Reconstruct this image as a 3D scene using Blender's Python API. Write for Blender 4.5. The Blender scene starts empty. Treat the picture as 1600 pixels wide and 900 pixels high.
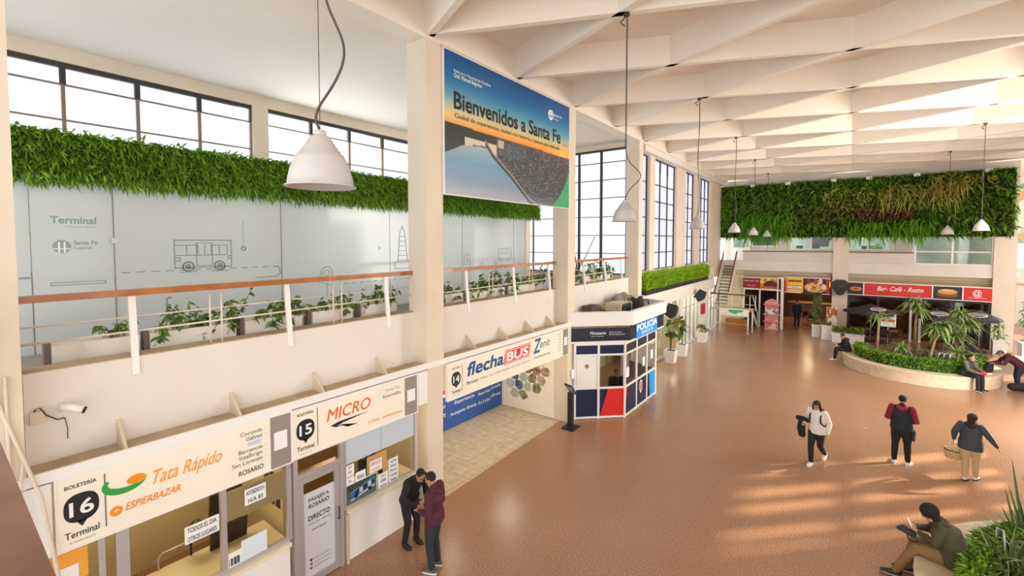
import bpy, math, random
import numpy as np
from mathutils import Vector, Matrix
random.seed(7)
RNG = np.random.default_rng(7)
scene = bpy.context.scene
COL = scene.collection
PI = math.pi

# ------------------------------------------------------------ camera, world, light, exposure
FPX, CX, CY, EYE = 700.0, 800.0, 407.0, 5.7
YAW, PITCH = math.atan(528 / 700), math.atan(29 / 700)
cam_data = bpy.data.cameras.new('camera')
cam_data.sensor_width = 36.0
cam_data.lens = FPX / 1600 * 36
cam_data.shift_y = (CY - 450) / 1600
cam_data.clip_start = 0.02
cam = bpy.data.objects.new('camera', cam_data)
COL.objects.link(cam)
cam.location = (0, 0, EYE)
cam.rotation_euler = (PI / 2 - PITCH, 0, YAW)
scene.camera = cam

def sl(c):
    return c / 12.92 if c <= 0.04045 else ((c + 0.055) / 1.055) ** 2.4
def rgb(h):
    if isinstance(h, str):
        h = h.lstrip('#'); h = [int(h[i:i + 2], 16) for i in (0, 2, 4)]
    return tuple(sl(v / 255) for v in h)
def rgba(h):
    h = h or '#808080'
    return rgb(h) + (1.0,)

world = bpy.data.worlds.new('world'); scene.world = world
world.use_nodes = True
wn = world.node_tree.nodes; wl = world.node_tree.links
for n in list(wn): wn.remove(n)
wo = wn.new('ShaderNodeOutputWorld'); wb = wn.new('ShaderNodeBackground')
tc = wn.new('ShaderNodeTexCoord'); nz = wn.new('ShaderNodeTexNoise'); cr = wn.new('ShaderNodeValToRGB')
nz.inputs['Scale'].default_value = 2.2; nz.inputs['Detail'].default_value = 6
cr.color_ramp.elements[0].position = 0.38; cr.color_ramp.elements[0].color = (0.80, 0.87, 0.96, 1)
cr.color_ramp.elements[1].position = 0.60; cr.color_ramp.elements[1].color = (1.0, 0.97, 0.93, 1)
wl.new(tc.outputs['Generated'], nz.inputs['Vector']); wl.new(nz.outputs['Fac'], cr.inputs['Fac'])
wl.new(cr.outputs['Color'], wb.inputs['Color']); wl.new(wb.outputs['Background'], wo.inputs['Surface'])
wb.inputs['Strength'].default_value = 1.35

sun_data = bpy.data.lights.new('sun', 'SUN'); sun = bpy.data.objects.new('sun', sun_data); COL.objects.link(sun)
SUN_EL = math.radians(27)
sd = Vector((-math.cos(SUN_EL) * .70, -math.cos(SUN_EL) * .714, -math.sin(SUN_EL)))
sun.rotation_euler = sd.to_track_quat('-Z', 'Y').to_euler()
sun.location = (30, 45, 25)
sun_data.energy = 5.6; sun_data.angle = math.radians(1.6); sun_data.color = (1.0, 0.89, 0.74)

def area(name, loc, aim, sx, sy, power, color=(1, 0.96, 0.91)):
    d = bpy.data.lights.new(name, 'AREA'); d.shape = 'RECTANGLE'; d.size = sx; d.size_y = sy
    d.energy = power; d.color = color
    o = bpy.data.objects.new(name, d); COL.objects.link(o)
    o.location = loc; o.rotation_euler = (Vector(aim) - Vector(loc)).to_track_quat('-Z', 'Z').to_euler()
    return o
# fill lamps added along the unseen right-hand wall, which has no clerestory
area('fill_right_upper', (6.9, 17, 8.0), (-7, 17, 6.0), 26, 3.2, 1500)
area('fill_right_lower', (6.9, 20, 5.0), (-7, 20, 5.6), 24, 4.0, 1500)  # second fill lamp, added to brighten the ceiling
area('left_window_boost', (-14.8, 8, 7.4), (-9, 8, 6.6), 22, 4.4, 1300, (1, .92, .81))  # extra lamp added behind the left windows to brighten the frosted glass
area('daylight_entrance', (12.5, 36, 6.0), (0, 22, 2.0), 8, 7.0, 250)

vs = scene.view_settings
scene.display_settings.display_device = 'sRGB'
vs.view_transform = 'Standard'; vs.look = 'None'; vs.exposure = 1.05; vs.gamma = 1.0
vs.use_curve_mapping = False

# ------------------------------------------------------------ mapping photograph rays onto real planes
_fw = np.array([-math.sin(YAW) * math.cos(PITCH), math.cos(YAW) * math.cos(PITCH), -math.sin(PITCH)])
_r = np.array([math.cos(YAW), math.sin(YAW), 0.0]); _u = np.cross(_r, _fw); _C = np.array([0, 0, EYE])
def _ray(px, py): return _r * (px - CX) / FPX - _u * (py - CY) / FPX + _fw
def onX(px, py, x0):
    d = _ray(px, py); return Vector(_C + d * (x0 / d[0]))
def onY(px, py, y0):
    d = _ray(px, py); return Vector(_C + d * (y0 / d[1]))
def onZ(px, py, z0=0.0):
    d = _ray(px, py); return Vector(_C + d * ((z0 - EYE) / d[2]))

# ------------------------------------------------------------ materials
MATS = {}
def mat(name, col, rough=0.6, metal=0.0, spec=0.5, var=None, scale=6.0, bump=0.0, bscale=40.0, island=None, translucent=0.0, coat=0.0):
    """procedural principled material; var = second colour mixed by noise, island = colour ramp by mesh island"""
    if name in MATS: return MATS[name]
    m = bpy.data.materials.new(name); m.use_nodes = True
    nt = m.node_tree; b = nt.nodes['Principled BSDF']
    b.inputs['Base Color'].default_value = rgba(col); b.inputs['Roughness'].default_value = rough
    b.inputs['Metallic'].default_value = metal
    b.inputs['Specular IOR Level'].default_value = spec
    if coat: b.inputs['Coat Weight'].default_value = coat
    if var is not None:
        t = nt.nodes.new('ShaderNodeTexCoord'); n = nt.nodes.new('ShaderNodeTexNoise'); r = nt.nodes.new('ShaderNodeValToRGB')
        n.inputs['Scale'].default_value = scale; n.inputs['Detail'].default_value = 5
        r.color_ramp.elements[0].position = .35; r.color_ramp.elements[1].position = .68
        r.color_ramp.elements[0].color = rgba(col); r.color_ramp.elements[1].color = rgba(var)
        nt.links.new(t.outputs['Object'], n.inputs['Vector']); nt.links.new(n.outputs['Fac'], r.inputs['Fac'])
        nt.links.new(r.outputs['Color'], b.inputs['Base Color'])
    if island is not None:
        g = nt.nodes.new('ShaderNodeNewGeometry'); r = nt.nodes.new('ShaderNodeValToRGB')
        els = r.color_ramp.elements
        for i, c in enumerate(island):
            p = i / (len(island) - 1)
            if i == 0: e = els[0]; e.position = 0
            elif i == len(island) - 1: e = els[-1]; e.position = 1
            else: e = els.new(p)
            e.color = rgba(c)
        nt.links.new(g.outputs['Random Per Island'], r.inputs['Fac']); nt.links.new(r.outputs['Color'], b.inputs['Base Color'])
        if translucent:
            tr = nt.nodes.new('ShaderNodeBsdfTranslucent'); mx = nt.nodes.new('ShaderNodeMixShader')
            mx.inputs['Fac'].default_value = translucent
            nt.links.new(r.outputs['Color'], tr.inputs['Color'])
            nt.links.new(b.outputs['BSDF'], mx.inputs[1]); nt.links.new(tr.outputs['BSDF'], mx.inputs[2])
            nt.links.new(mx.outputs['Shader'], nt.nodes['Material Output'].inputs['Surface'])
    if bump:
        t2 = nt.nodes.new('ShaderNodeTexCoord'); n2 = nt.nodes.new('ShaderNodeTexNoise'); bp = nt.nodes.new('ShaderNodeBump')
        n2.inputs['Scale'].default_value = bscale; bp.inputs['Strength'].default_value = bump; bp.inputs['Distance'].default_value = .01
        nt.links.new(t2.outputs['Object'], n2.inputs['Vector']); nt.links.new(n2.outputs['Fac'], bp.inputs['Height'])
        nt.links.new(bp.outputs['Normal'], b.inputs['Normal'])
    MATS[name] = m
    return m

def glass(name, tint, transp=0.8, rough=0.05, diffuse=None, translucent=0.0):
    """thin pane: transparent mixed with glossy (and a frosted translucent share)"""
    if name in MATS: return MATS[name]
    m = bpy.data.materials.new(name); m.use_nodes = True
    nt = m.node_tree
    for n in list(nt.nodes): nt.nodes.remove(n)
    out = nt.nodes.new('ShaderNodeOutputMaterial')
    t = nt.nodes.new('ShaderNodeBsdfTransparent'); t.inputs['Color'].default_value = rgba(tint)
    g = nt.nodes.new('ShaderNodeBsdfGlossy'); g.inputs['Roughness'].default_value = rough
    fr = nt.nodes.new('ShaderNodeFresnel'); fr.inputs['IOR'].default_value = 1.45
    base = t
    if diffuse is not None:
        d = nt.nodes.new('ShaderNodeBsdfDiffuse'); d.inputs['Color'].default_value = rgba(diffuse)
        tl = nt.nodes.new('ShaderNodeBsdfTranslucent'); tl.inputs['Color'].default_value = rgba(diffuse)
        m1 = nt.nodes.new('ShaderNodeMixShader'); m1.inputs['Fac'].default_value = translucent
        nt.links.new(d.outputs[0], m1.inputs[1]); nt.links.new(tl.outputs[0], m1.inputs[2])
        m2 = nt.nodes.new('ShaderNodeMixShader'); m2.inputs['Fac'].default_value = transp
        nt.links.new(m1.outputs[0], m2.inputs[1]); nt.links.new(t.outputs[0], m2.inputs[2])
        base = m2
    mx = nt.nodes.new('ShaderNodeMixShader')
    nt.links.new(fr.outputs[0], mx.inputs['Fac']); nt.links.new(base.outputs[0], mx.inputs[1]); nt.links.new(g.outputs[0], mx.inputs[2])
    nt.links.new(mx.outputs[0], out.inputs['Surface'])
    MATS[name] = m
    return m

def emit(name, col, strength):
    if name in MATS: return MATS[name]
    m = bpy.data.materials.new(name); m.use_nodes = True
    b = m.node_tree.nodes['Principled BSDF']
    b.inputs['Base Color'].default_value = rgba(col)
    b.inputs['Emission Color'].default_value = rgba(col); b.inputs['Emission Strength'].default_value = strength
    MATS[name] = m; return m

def printed(name, rough=0.5):
    if name in MATS: return MATS[name]
    m = bpy.data.materials.new(name); m.use_nodes = True
    nt = m.node_tree; b = nt.nodes['Principled BSDF']; b.inputs['Roughness'].default_value = rough
    a = nt.nodes.new('ShaderNodeVertexColor'); a.layer_name = 'Col'
    nt.links.new(a.outputs['Color'], b.inputs['Base Color'])
    MATS[name] = m; return m

W = mat('white_wall_paint', '#e6dfd6', .75, var='#e1d9ce', scale=.8)
CREAM = mat('cream_ceiling_paint', '#f0e7d9', .85, var='#ece2d2', scale=.5)
PILL = mat('cream_pillar_paint', '#e6d8c4', .7, var='#dfcfb9', scale=1.2)
TRIM = mat('beige_trim_paint', '#d9c8b0', .6)
LEDGE = mat('dusty_beige_ledge', '#c3ac8f', .8, var='#ad957a', scale=3)
WHITE = mat('white_enamel', '#f1eee8', .4)
OFFW = mat('sign_face_cream', '#f7efdd', .45)
GREY = mat('warm_grey_panel', '#968b82', .5)
ALU = mat('aluminium', '#c9c6c6', .35, .55)
WOOD = mat('varnished_wood', '#b9702f', .35, var='#a05c22', scale=4, coat=.3)
DWOOD = mat('dark_varnished_wood', '#7a4626', .3, var='#5d3117', scale=5, coat=.4)
BLACK = mat('black_ink', '#16151a', .5)
DARK = mat('dark_metal', '#3a3330', .5)
BROWNF = mat('brown_window_frame', '#8a7564', .5)
CABLE = mat('brown_cable', '#4a4038', .5)
LAMPW = mat('lamp_enamel', '#c3beba', .35)
INKG = mat('sage_line_ink', '#8fa59b', .6)
ORANGE = mat('orange_ink', '#f0931e', .5)
RED = mat('red_ink', '#d9281e', .45)
GREEN = mat('green_ink', '#2fa043', .5)
NAVY = mat('navy_panel', '#0e2144', .35)
BLUEB = mat('blue_board', '#2a5aa6', .45)
SKYB = mat('sky_blue_panel', '#19a0ea', .4)
TEAL = mat('teal_ink', '#16788c', .5)
BLUEI = mat('blue_ink', '#14528f', .5)
GINK = mat('grey_ink', '#6d6a68', .6)
PAPER = mat('white_paper', '#f3f3f0', .6)
CONC = mat('cream_terrazzo_bench', '#dccab0', .5, var='#cdb898', scale=5)
BLK = mat('black_plastic', '#222225', .45)
SOIL = mat('dark_soil', '#3b2a1d', .9, var='#58422d', scale=12)

# ------------------------------------------------------------ mesh building
class MB:
    def __init__(s): s.v = []; s.f = []; s.mi = []; s.mats = []; s.cur = 0; s.smooth = False; s.sm = []; s.cuts = []; s.nb = 0
    def m(s, material):
        if material not in s.mats: s.mats.append(material)
        s.cur = s.mats.index(material); return s
    def add(s, vs, fs, smooth=None):
        o = len(s.v); s.v.extend([tuple(v) for v in vs])
        for f in fs: s.f.append(tuple(i + o for i in f)); s.mi.append(s.cur); s.sm.append(s.smooth if smooth is None else smooth)
        return s
    def box(s, x0, y0, z0, x1, y1, z1):
        if x0 > x1: x0, x1 = x1, x0
        if y0 > y1: y0, y1 = y1, y0
        if z0 > z1: z0, z1 = z1, z0
        e = (s.nb % 6) * .0005; s.nb += 1                              # keeps faces of touching boxes apart
        x0 -= e; y0 -= e; x1 += e; y1 += e; z1 += e
        v = [(x0, y0, z0), (x1, y0, z0), (x1, y1, z0), (x0, y1, z0), (x0, y0, z1), (x1, y0, z1), (x1, y1, z1), (x0, y1, z1)]
        return s.add(v, [(3, 2, 1, 0), (4, 5, 6, 7), (0, 1, 5, 4), (1, 2, 6, 5), (2, 3, 7, 6), (3, 0, 4, 7)], False)
    def obox(s, c, ax, ay, az):
        """box from centre and three half-axis vectors"""
        c = Vector(c); ax = Vector(ax); ay = Vector(ay); az = Vector(az)
        v = [c + ax * a + ay * b + az * d for d in (-1, 1) for a, b in ((-1, -1), (1, -1), (1, 1), (-1, 1))]
        return s.add(v, [(3, 2, 1, 0), (4, 5, 6, 7), (0, 1, 5, 4), (1, 2, 6, 5), (2, 3, 7, 6), (3, 0, 4, 7)], False)
    def bar(s, p, q, w, h, up=(0, 0, 1)):
        p = Vector(p); q = Vector(q); d = q - p; L = d.length; d.normalize(); up = Vector(up)
        if abs(d.dot(up)) > .99: up = Vector((1, 0, 0))
        sd_ = d.cross(up).normalized(); u2 = sd_.cross(d).normalized()
        return s.obox((p + q) / 2, d * L / 2, sd_ * w / 2, u2 * h / 2)
    def tube(s, pts, r, n=8, caps=True):
        pts = [Vector(p) for p in pts]; rs = r if isinstance(r, (list, tuple)) else [r] * len(pts)
        o = []; ref = Vector((0, 0, 1)); prev = None
        for i, p in enumerate(pts):
            d = (pts[min(i + 1, len(pts) - 1)] - pts[max(i - 1, 0)]).normalized()
            if prev is None:
                a = ref if abs(d.dot(ref)) < .95 else Vector((1, 0, 0)); x = d.cross(a).normalized()
            else:
                x = prev - d * prev.dot(d); x.normalize()
            prev = x; y = d.cross(x)
            o += [p + (x * math.cos(2 * PI * k / n) + y * math.sin(2 * PI * k / n)) * rs[i] for k in range(n)]
        f = [(i * n + k, i * n + (k + 1) % n, (i + 1) * n + (k + 1) % n, (i + 1) * n + k) for i in range(len(pts) - 1) for k in range(n)]
        if caps: f += [tuple(range(n))[::-1], tuple((len(pts) - 1) * n + k for k in range(n))]
        return s.add(o, f, True if n > 5 else False)
    def lathe(s, prof, c=(0, 0, 0), n=24, closed=False):
        o = [(c[0] + r * math.cos(2 * PI * k / n), c[1] + r * math.sin(2 * PI * k / n), c[2] + z) for r, z in prof for k in range(n)]
        m_ = len(prof)
        f = [(i * n + k, i * n + (k + 1) % n, (i + 1) * n + (k + 1) % n, (i + 1) * n + k) for i in range(m_ - 1) for k in range(n)]
        return s.add(o, f, True)
    def sphere(s, c, rx, ry=None, rz=None, n=12, m_=8):
        ry = rx if ry is None else ry; rz = rx if rz is None else rz
        v = [(c[0], c[1], c[2] - rz)]
        for i in range(1, m_):
            t = -PI / 2 + PI * i / m_
            v += [(c[0] + rx * math.cos(t) * math.cos(2 * PI * k / n), c[1] + ry * math.cos(t) * math.sin(2 * PI * k / n), c[2] + rz * math.sin(t)) for k in range(n)]
        v.append((c[0], c[1], c[2] + rz)); L = len(v) - 1
        f = [(0, 1 + (k + 1) % n, 1 + k) for k in range(n)]
        f += [(1 + i * n + k, 1 + i * n + (k + 1) % n, 1 + (i + 1) * n + (k + 1) % n, 1 + (i + 1) * n + k) for i in range(m_ - 2) for k in range(n)]
        b = 1 + (m_ - 2) * n
        f += [(b + k, b + (k + 1) % n, L) for k in range(n)]
        return s.add(v, f, True)
    def prism(s, pts2, o, r, u, depth):
        """extrude a 2-D outline given in the frame (o, r, u) by depth along r x u"""
        o = Vector(o); r = Vector(r); u = Vector(u); nn = r.cross(u).normalized(); k = len(pts2)
        a = [o + r * x + u * y for x, y in pts2]
        v = a + [p + nn * depth for p in a]
        return s.add(v, [tuple(range(k))[::-1], tuple(range(k, 2 * k))] + [(i, (i + 1) % k, k + (i + 1) % k, k + i) for i in range(k)], False)
    def piece(s, faces):
        q = MB(); q.mats = s.mats; used = sorted({i for k in faces for i in s.f[k]}); at_ = {i: j for j, i in enumerate(used)}
        q.v = [s.v[i] for i in used]
        for k in faces: q.f.append(tuple(at_[i] for i in s.f[k])); q.mi.append(s.mi[k]); q.sm.append(s.sm[k])
        ms = sorted(set(q.mi)); q.mats = [s.mats[i] for i in ms]; q.mi = [ms.index(i) for i in q.mi]
        return q
    def build(s, name, material=None, parent=None, **props):
        if parent is not None and len(s.cuts) > 1:                    # every line of lettering is a part of its own
            rest = [k for k in range(len(s.f)) if not any(a <= k < b for a, b in s.cuts)]
            for a, b in s.cuts: s.piece(range(a, b)).build('lettering', None, parent)
            return s.piece(rest).build(name if name != 'lettering' else 'printed_marks', None, parent) if rest else None
        me = bpy.data.meshes.new(name)
        off = Vector((0, 0, 0)); p = parent
        while p is not None: off += p.location; p = p.parent
        if off.length > 0: s.v = [(x - off.x, y - off.y, z - off.z) for x, y, z in s.v]
        me.from_pydata(s.v, [], s.f)
        ml = s.mats if s.mats else [material]
        for q in ml: me.materials.append(q)
        if len(ml) > 1: me.polygons.foreach_set('material_index', s.mi)
        if any(s.sm): me.polygons.foreach_set('use_smooth', s.sm)
        me.validate(); me.update()
        o = bpy.data.objects.new(name, me); COL.objects.link(o)
        if parent is not None: o.parent = parent
        for k, v in props.items(): o[k] = v
        return o

def thing(name, label, cat, loc=(0, 0, 0), group=None):
    o = bpy.data.objects.new(name, None); COL.objects.link(o)
    o.location = loc; o.empty_display_size = .2
    o['label'] = label; o['category'] = cat
    if group: o['group'] = group
    return o
def tag(o, label, cat, group=None):
    o['label'] = label; o['category'] = cat
    if group: o['group'] = group
    return o
def struct(o):
    o['kind'] = 'structure'; return o
def copy_tree(o, parent=None):
    c = o.copy(); COL.objects.link(c)
    if parent is not None: c.parent = parent
    for ch in [q for q in bpy.data.objects if q.parent == o]: copy_tree(ch, c)
    return c
def SB(name, m, *boxes):
    b = MB()
    for q in boxes: b.box(*q)
    return struct(b.build(name, m))

_txt_cache = {}
def txt(mb, s, o, r, u, w=None, h=None, shear=0.0, bold=0.0, align='L', lift=0.004):
    """lettering laid on the plane (o, r, u): cap-height box fitted to width w and/or height h"""
    key = s
    if key not in _txt_cache:
        cu = bpy.data.curves.new('t', 'FONT'); cu.body = s; cu.size = 1; cu.resolution_u = 3
        ob = bpy.data.objects.new('t', cu); COL.objects.link(ob)
        dg = bpy.context.evaluated_depsgraph_get()
        me = ob.evaluated_get(dg).to_mesh()
        _txt_cache[key] = ([tuple(v.co) for v in me.vertices], [tuple(p.vertices) for p in me.polygons])
        ob.evaluated_get(dg).to_mesh_clear()
        bpy.data.objects.remove(ob); bpy.data.curves.remove(cu)
    V, F = _txt_cache[key]
    if not V: return
    xs = [v[0] for v in V]; ys = [v[1] for v in V]; x0, x1 = min(xs), max(xs)
    y0, y1 = 0.0, max(ys)
    if w is None: k = h / (y1 - y0); kx = ky = k
    elif h is None: kx = ky = w / (x1 - x0)
    else: kx = w / (x1 - x0); ky = h / (y1 - y0)
    o = Vector(o); r = Vector(r).normalized(); u = Vector(u).normalized(); n = r.cross(u)
    sh = {'L': 0, 'C': -(x1 - x0) * kx / 2, 'R': -(x1 - x0) * kx}[align]
    b_ = bold * .85; reps = [(0, 0)] if not bold else [(0, 0), (b_, b_), (-b_, b_), (b_, -b_), (-b_, -b_)]
    mb.cuts.append((len(mb.f), len(mb.f) + len(F) * len(reps)))
    for i, (ex, ey) in enumerate(reps):
     lf = lift - .0003 * i
     mb.add([o + r * ((x + ex - x0) * kx + shear * (y + ey) * ky + sh) + u * ((y + ey) * ky) + n * lf for x, y, _ in V], F, False)

def painted(name, o, r, u, w, h, nx, ny, fn, parent=None, material=None, lift=0.0):
    """a printed picture: fn(x, y) in 0..1 gives an sRGB colour 0..255"""
    o = Vector(o); r = Vector(r).normalized(); u = Vector(u).normalized(); n = r.cross(u)
    off = Vector((0, 0, 0)); p = parent
    while p is not None: off += p.location; p = p.parent
    o = o - off + n * lift
    X, Y = np.meshgrid(np.linspace(0, 1, nx + 1), np.linspace(0, 1, ny + 1))
    P = np.array(o)[None, :] + X.ravel()[:, None] * w * np.array(r)[None, :] + Y.ravel()[:, None] * h * np.array(u)[None, :]
    F = [(j * (nx + 1) + i, j * (nx + 1) + i + 1, (j + 1) * (nx + 1) + i + 1, (j + 1) * (nx + 1) + i) for j in range(ny) for i in range(nx)]
    me = bpy.data.meshes.new(name); me.from_pydata(P.tolist(), [], F)
    a = me.color_attributes.new('Col', 'FLOAT_COLOR', 'POINT')
    C = np.ones((len(P), 4))
    for k, (x, y) in enumerate(zip(X.ravel(), Y.ravel())):
        C[k, :3] = [sl(max(0, min(255, c)) / 255) for c in fn(x, y)]
    a.data.foreach_set('color', C.ravel())
    me.materials.append(material or printed('printed_picture'))
    ob = bpy.data.objects.new(name, me); COL.objects.link(ob)
    if parent is not None: ob.parent = parent
    return ob
def mix(a, b, t):
    t = max(0, min(1, t)); return tuple(p + (q - p) * t for p, q in zip(a, b))
def ramp(stops, t):
    for (p, a), (q, b) in zip(stops, stops[1:]):
        if t <= q: return mix(a, b, (t - p) / max(1e-6, q - p))
    return stops[-1][1]
def hsh(i, j, k=0):
    x = math.sin(i * 127.1 + j * 311.7 + k * 74.7) * 43758.5453
    return x - math.floor(x)
def vnoise(x, y, k=0):
    i, j = math.floor(x), math.floor(y); a, b = x - i, y - j
    a = a * a * (3 - 2 * a); b = b * b * (3 - 2 * b)
    return (hsh(i, j, k) * (1 - a) + hsh(i + 1, j, k) * a) * (1 - b) + (hsh(i, j + 1, k) * (1 - a) + hsh(i + 1, j + 1, k) * a) * b

# leaves: many little curved blades written in bulk
def blades(mb, base, dirs, length, width, droop, seg=3, side=None, tip=.15):
    """base, dirs (n,3); length, width, droop scalars or (n,)"""
    base = np.asarray(base, float); d = np.asarray(dirs, float); n = len(base)
    d = d / np.linalg.norm(d, axis=1)[:, None]
    L = np.broadcast_to(length, n).astype(float); Wd = np.broadcast_to(width, n).astype(float); D = np.broadcast_to(droop, n).astype(float)
    if side is None:
        rnd = RNG.normal(size=(n, 3)); sv = np.cross(d, rnd)
    else: sv = np.asarray(side, float)
    sv = sv / (np.linalg.norm(sv, axis=1)[:, None] + 1e-9)
    rows = []
    for k in range(seg + 1):
        t = k / seg
        c = base + d * (L * t)[:, None]; c[:, 2] -= D * L * t * t
        wf = math.sin(PI * (0.18 + 0.78 * t)) if tip < .5 else 1 - .3 * t
        if k == seg: wf = tip * .3
        rows.append(c - sv * (Wd * wf / 2)[:, None]); rows.append(c + sv * (Wd * wf / 2)[:, None])
    A = np.stack(rows, 1).reshape(-1, 3); R = 2 * (seg + 1)
    fs = []
    for i in range(n):
        b = i * R
        for k in range(seg): fs.append((b + 2 * k, b + 2 * k + 1, b + 2 * k + 3, b + 2 * k + 2))
    mb.add(A.tolist(), fs, True)
    return mb
# ============================================================ THE SETTING
def floor_material(name, c1, c2, c3, tile, grout, rough, fine, grout_w=.006):
    m = bpy.data.materials.new(name); m.use_nodes = True; nt = m.node_tree; b = nt.nodes['Principled BSDF']
    t = nt.nodes.new('ShaderNodeTexCoord')
    n1 = nt.nodes.new('ShaderNodeTexNoise'); n1.inputs['Scale'].default_value = fine; n1.inputs['Detail'].default_value = 3
    r1 = nt.nodes.new('ShaderNodeValToRGB'); e = r1.color_ramp.elements
    e[0].position = .38; e[0].color = rgba(c1); e[1].position = .66; e[1].color = rgba(c3); k = e.new(.52); k.color = rgba(c2)
    n2 = nt.nodes.new('ShaderNodeTexNoise'); n2.inputs['Scale'].default_value = .45; n2.inputs['Detail'].default_value = 4
    mx = nt.nodes.new('ShaderNodeMixRGB'); mx.blend_type = 'MULTIPLY'; mx.inputs['Fac'].default_value = .35
    r2 = nt.nodes.new('ShaderNodeValToRGB'); r2.color_ramp.elements[0].position = .3; r2.color_ramp.elements[1].position = .7
    r2.color_ramp.elements[0].color = (.80, .77, .75, 1)
    br = nt.nodes.new('ShaderNodeTexBrick'); br.offset = 0; br.inputs['Scale'].default_value = 1.0
    br.inputs['Brick Width'].default_value = tile; br.inputs['Row Height'].default_value = tile
    br.inputs['Mortar Size'].default_value = grout_w; br.inputs['Color1'].default_value = (1, 1, 1, 1); br.inputs['Color2'].default_value = (.94, .93, .92, 1)
    br.inputs['Mortar'].default_value = rgba(grout)
    m2 = nt.nodes.new('ShaderNodeMixRGB'); m2.blend_type = 'MULTIPLY'; m2.inputs['Fac'].default_value = .7 if tile < .7 else .30
    nt.links.new(t.outputs['Object'], n1.inputs['Vector']); nt.links.new(t.outputs['Object'], n2.inputs['Vector']); nt.links.new(t.outputs['Object'], br.inputs['Vector'])
    nt.links.new(n1.outputs['Fac'], r1.inputs['Fac']); nt.links.new(n2.outputs['Fac'], r2.inputs['Fac'])
    nt.links.new(r1.outputs['Color'], mx.inputs[1]); nt.links.new(r2.outputs['Color'], mx.inputs[2])
    nt.links.new(mx.outputs['Color'], m2.inputs[1]); nt.links.new(br.outputs['Color'], m2.inputs[2])
    nt.links.new(m2.outputs['Color'], b.inputs['Base Color'])
    rr = nt.nodes.new('ShaderNodeMapRange'); rr.inputs['To Min'].default_value = rough - .03; rr.inputs['To Max'].default_value = rough + .06
    nt.links.new(n2.outputs['Fac'], rr.inputs['Value']); nt.links.new(rr.outputs['Result'], b.inputs['Roughness'])
    b.inputs['Specular IOR Level'].default_value = .45
    return m
TERR = floor_material('terracotta_terrazzo', '#8c664c', '#a87d5f', '#c29b7a', .8, '#c9b6a4', .24, 46, .004)
TILE = floor_material('beige_floor_tile', '#c3b79c', '#cfc3a8', '#d9ceb6', .6, '#bba98c', .3, 6, .008)
DARKT = mat('mezzanine_floor', '#9a9084', .5)

SB('floor', TERR, (-14, -4, -.2, 24, 60, 0))
b = MB(); b.add([(-9.7, 6.75, .004), (-7.08, 6.75, .004), (-7.26, 12.2, .004), (-9.7, 12.2, .004)], [(0, 1, 2, 3)])
struct(b.build('floor_passage', TILE))
MEZ_END = 18.4
SB('floor_mezzanine', DARKT, (-14.2, -4, 3.75, -7.56, MEZ_END, 4.05))

# ---- diagrid ceiling: one concrete surface with ribs
def ceiling():
    b = MB(); z0, z1 = 9.9, 10.55
    b.box(-7.6, -3, z1, 8.7, 35.6, z1 + .2)
    dx, dy = 3.45, 1.5
    y_of = lambda i: 6.45 + (dy if i % 2 else 0)
    w = .075
    for i in range(0, 4):
        xa, xb = -6.95 + dx * i, -6.95 + dx * (i + 1)
        if i < 0: continue
        for j in range(-4, 11):
            y = y_of(i) + 2 * dy * j
            b.prism([(-.21, 0), (0, -.1), (.21, 0), (0, .1)], (xa, y, z0 + .001), (1, 0, 0), (0, 1, 0), .6)
            for s in (-1, 1):
                p = Vector((xa, y, 0)); q = Vector((xb, y + s * dy, 0)); d = (q - p).normalized(); n = Vector((-d.y, d.x, 0))
                wt = w * 2.0
                v = [p - n * w + Vector((0, 0, z0)), p + n * w + Vector((0, 0, z0)), q + n * w + Vector((0, 0, z0)), q - n * w + Vector((0, 0, z0)),
                     p - n * wt + Vector((0, 0, z1)), p + n * wt + Vector((0, 0, z1)), q + n * wt + Vector((0, 0, z1)), q - n * wt + Vector((0, 0, z1))]
                b.add(v, [(3, 2, 1, 0), (0, 1, 5, 4), (1, 2, 6, 5), (2, 3, 7, 6), (3, 0, 4, 7)], False)
    return struct(b.build('ceiling', CREAM))
ceiling()
SB('ceiling_right', CREAM, (6.9, 35.6, 10.2, 18, 47, 10.4), (7.5, 33, 10.2, 18, 35.6, 10.4))
SB('ceiling_mezzanine', CREAM, (-14.3, -4, 10.0, -7.45, MEZ_END + .2, 10.2))
SB('trim_1', CREAM, (-7.45, -4, 9.85, -6.98, 34.6, 10.6))            # edge beam over the pillars

# ---- pillars of the long wall
pil_y = [(.2, .62), (6.34, 6.78), (12.18, 12.62), (17.98, 18.38), (20.02, 20.66), (23.98, 25.5), (27.45, 28.4), (31.0, 34.0)]
for i, (a, c) in enumerate(pil_y):
    b = MB(); zb = 0 if i < 4 else 3.3
    b.box(-7.56, a, zb, -7.0 if i < 4 else -7.28, c, 9.9)
    if 0 < i < 3:                                                     # stepped reveal beside the hall face
        b.box(-7.4, c, 3.15, -7.06, c + .1, 9.86)
    struct(b.build('trim_%d' % (i + 2), PILL))
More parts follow.
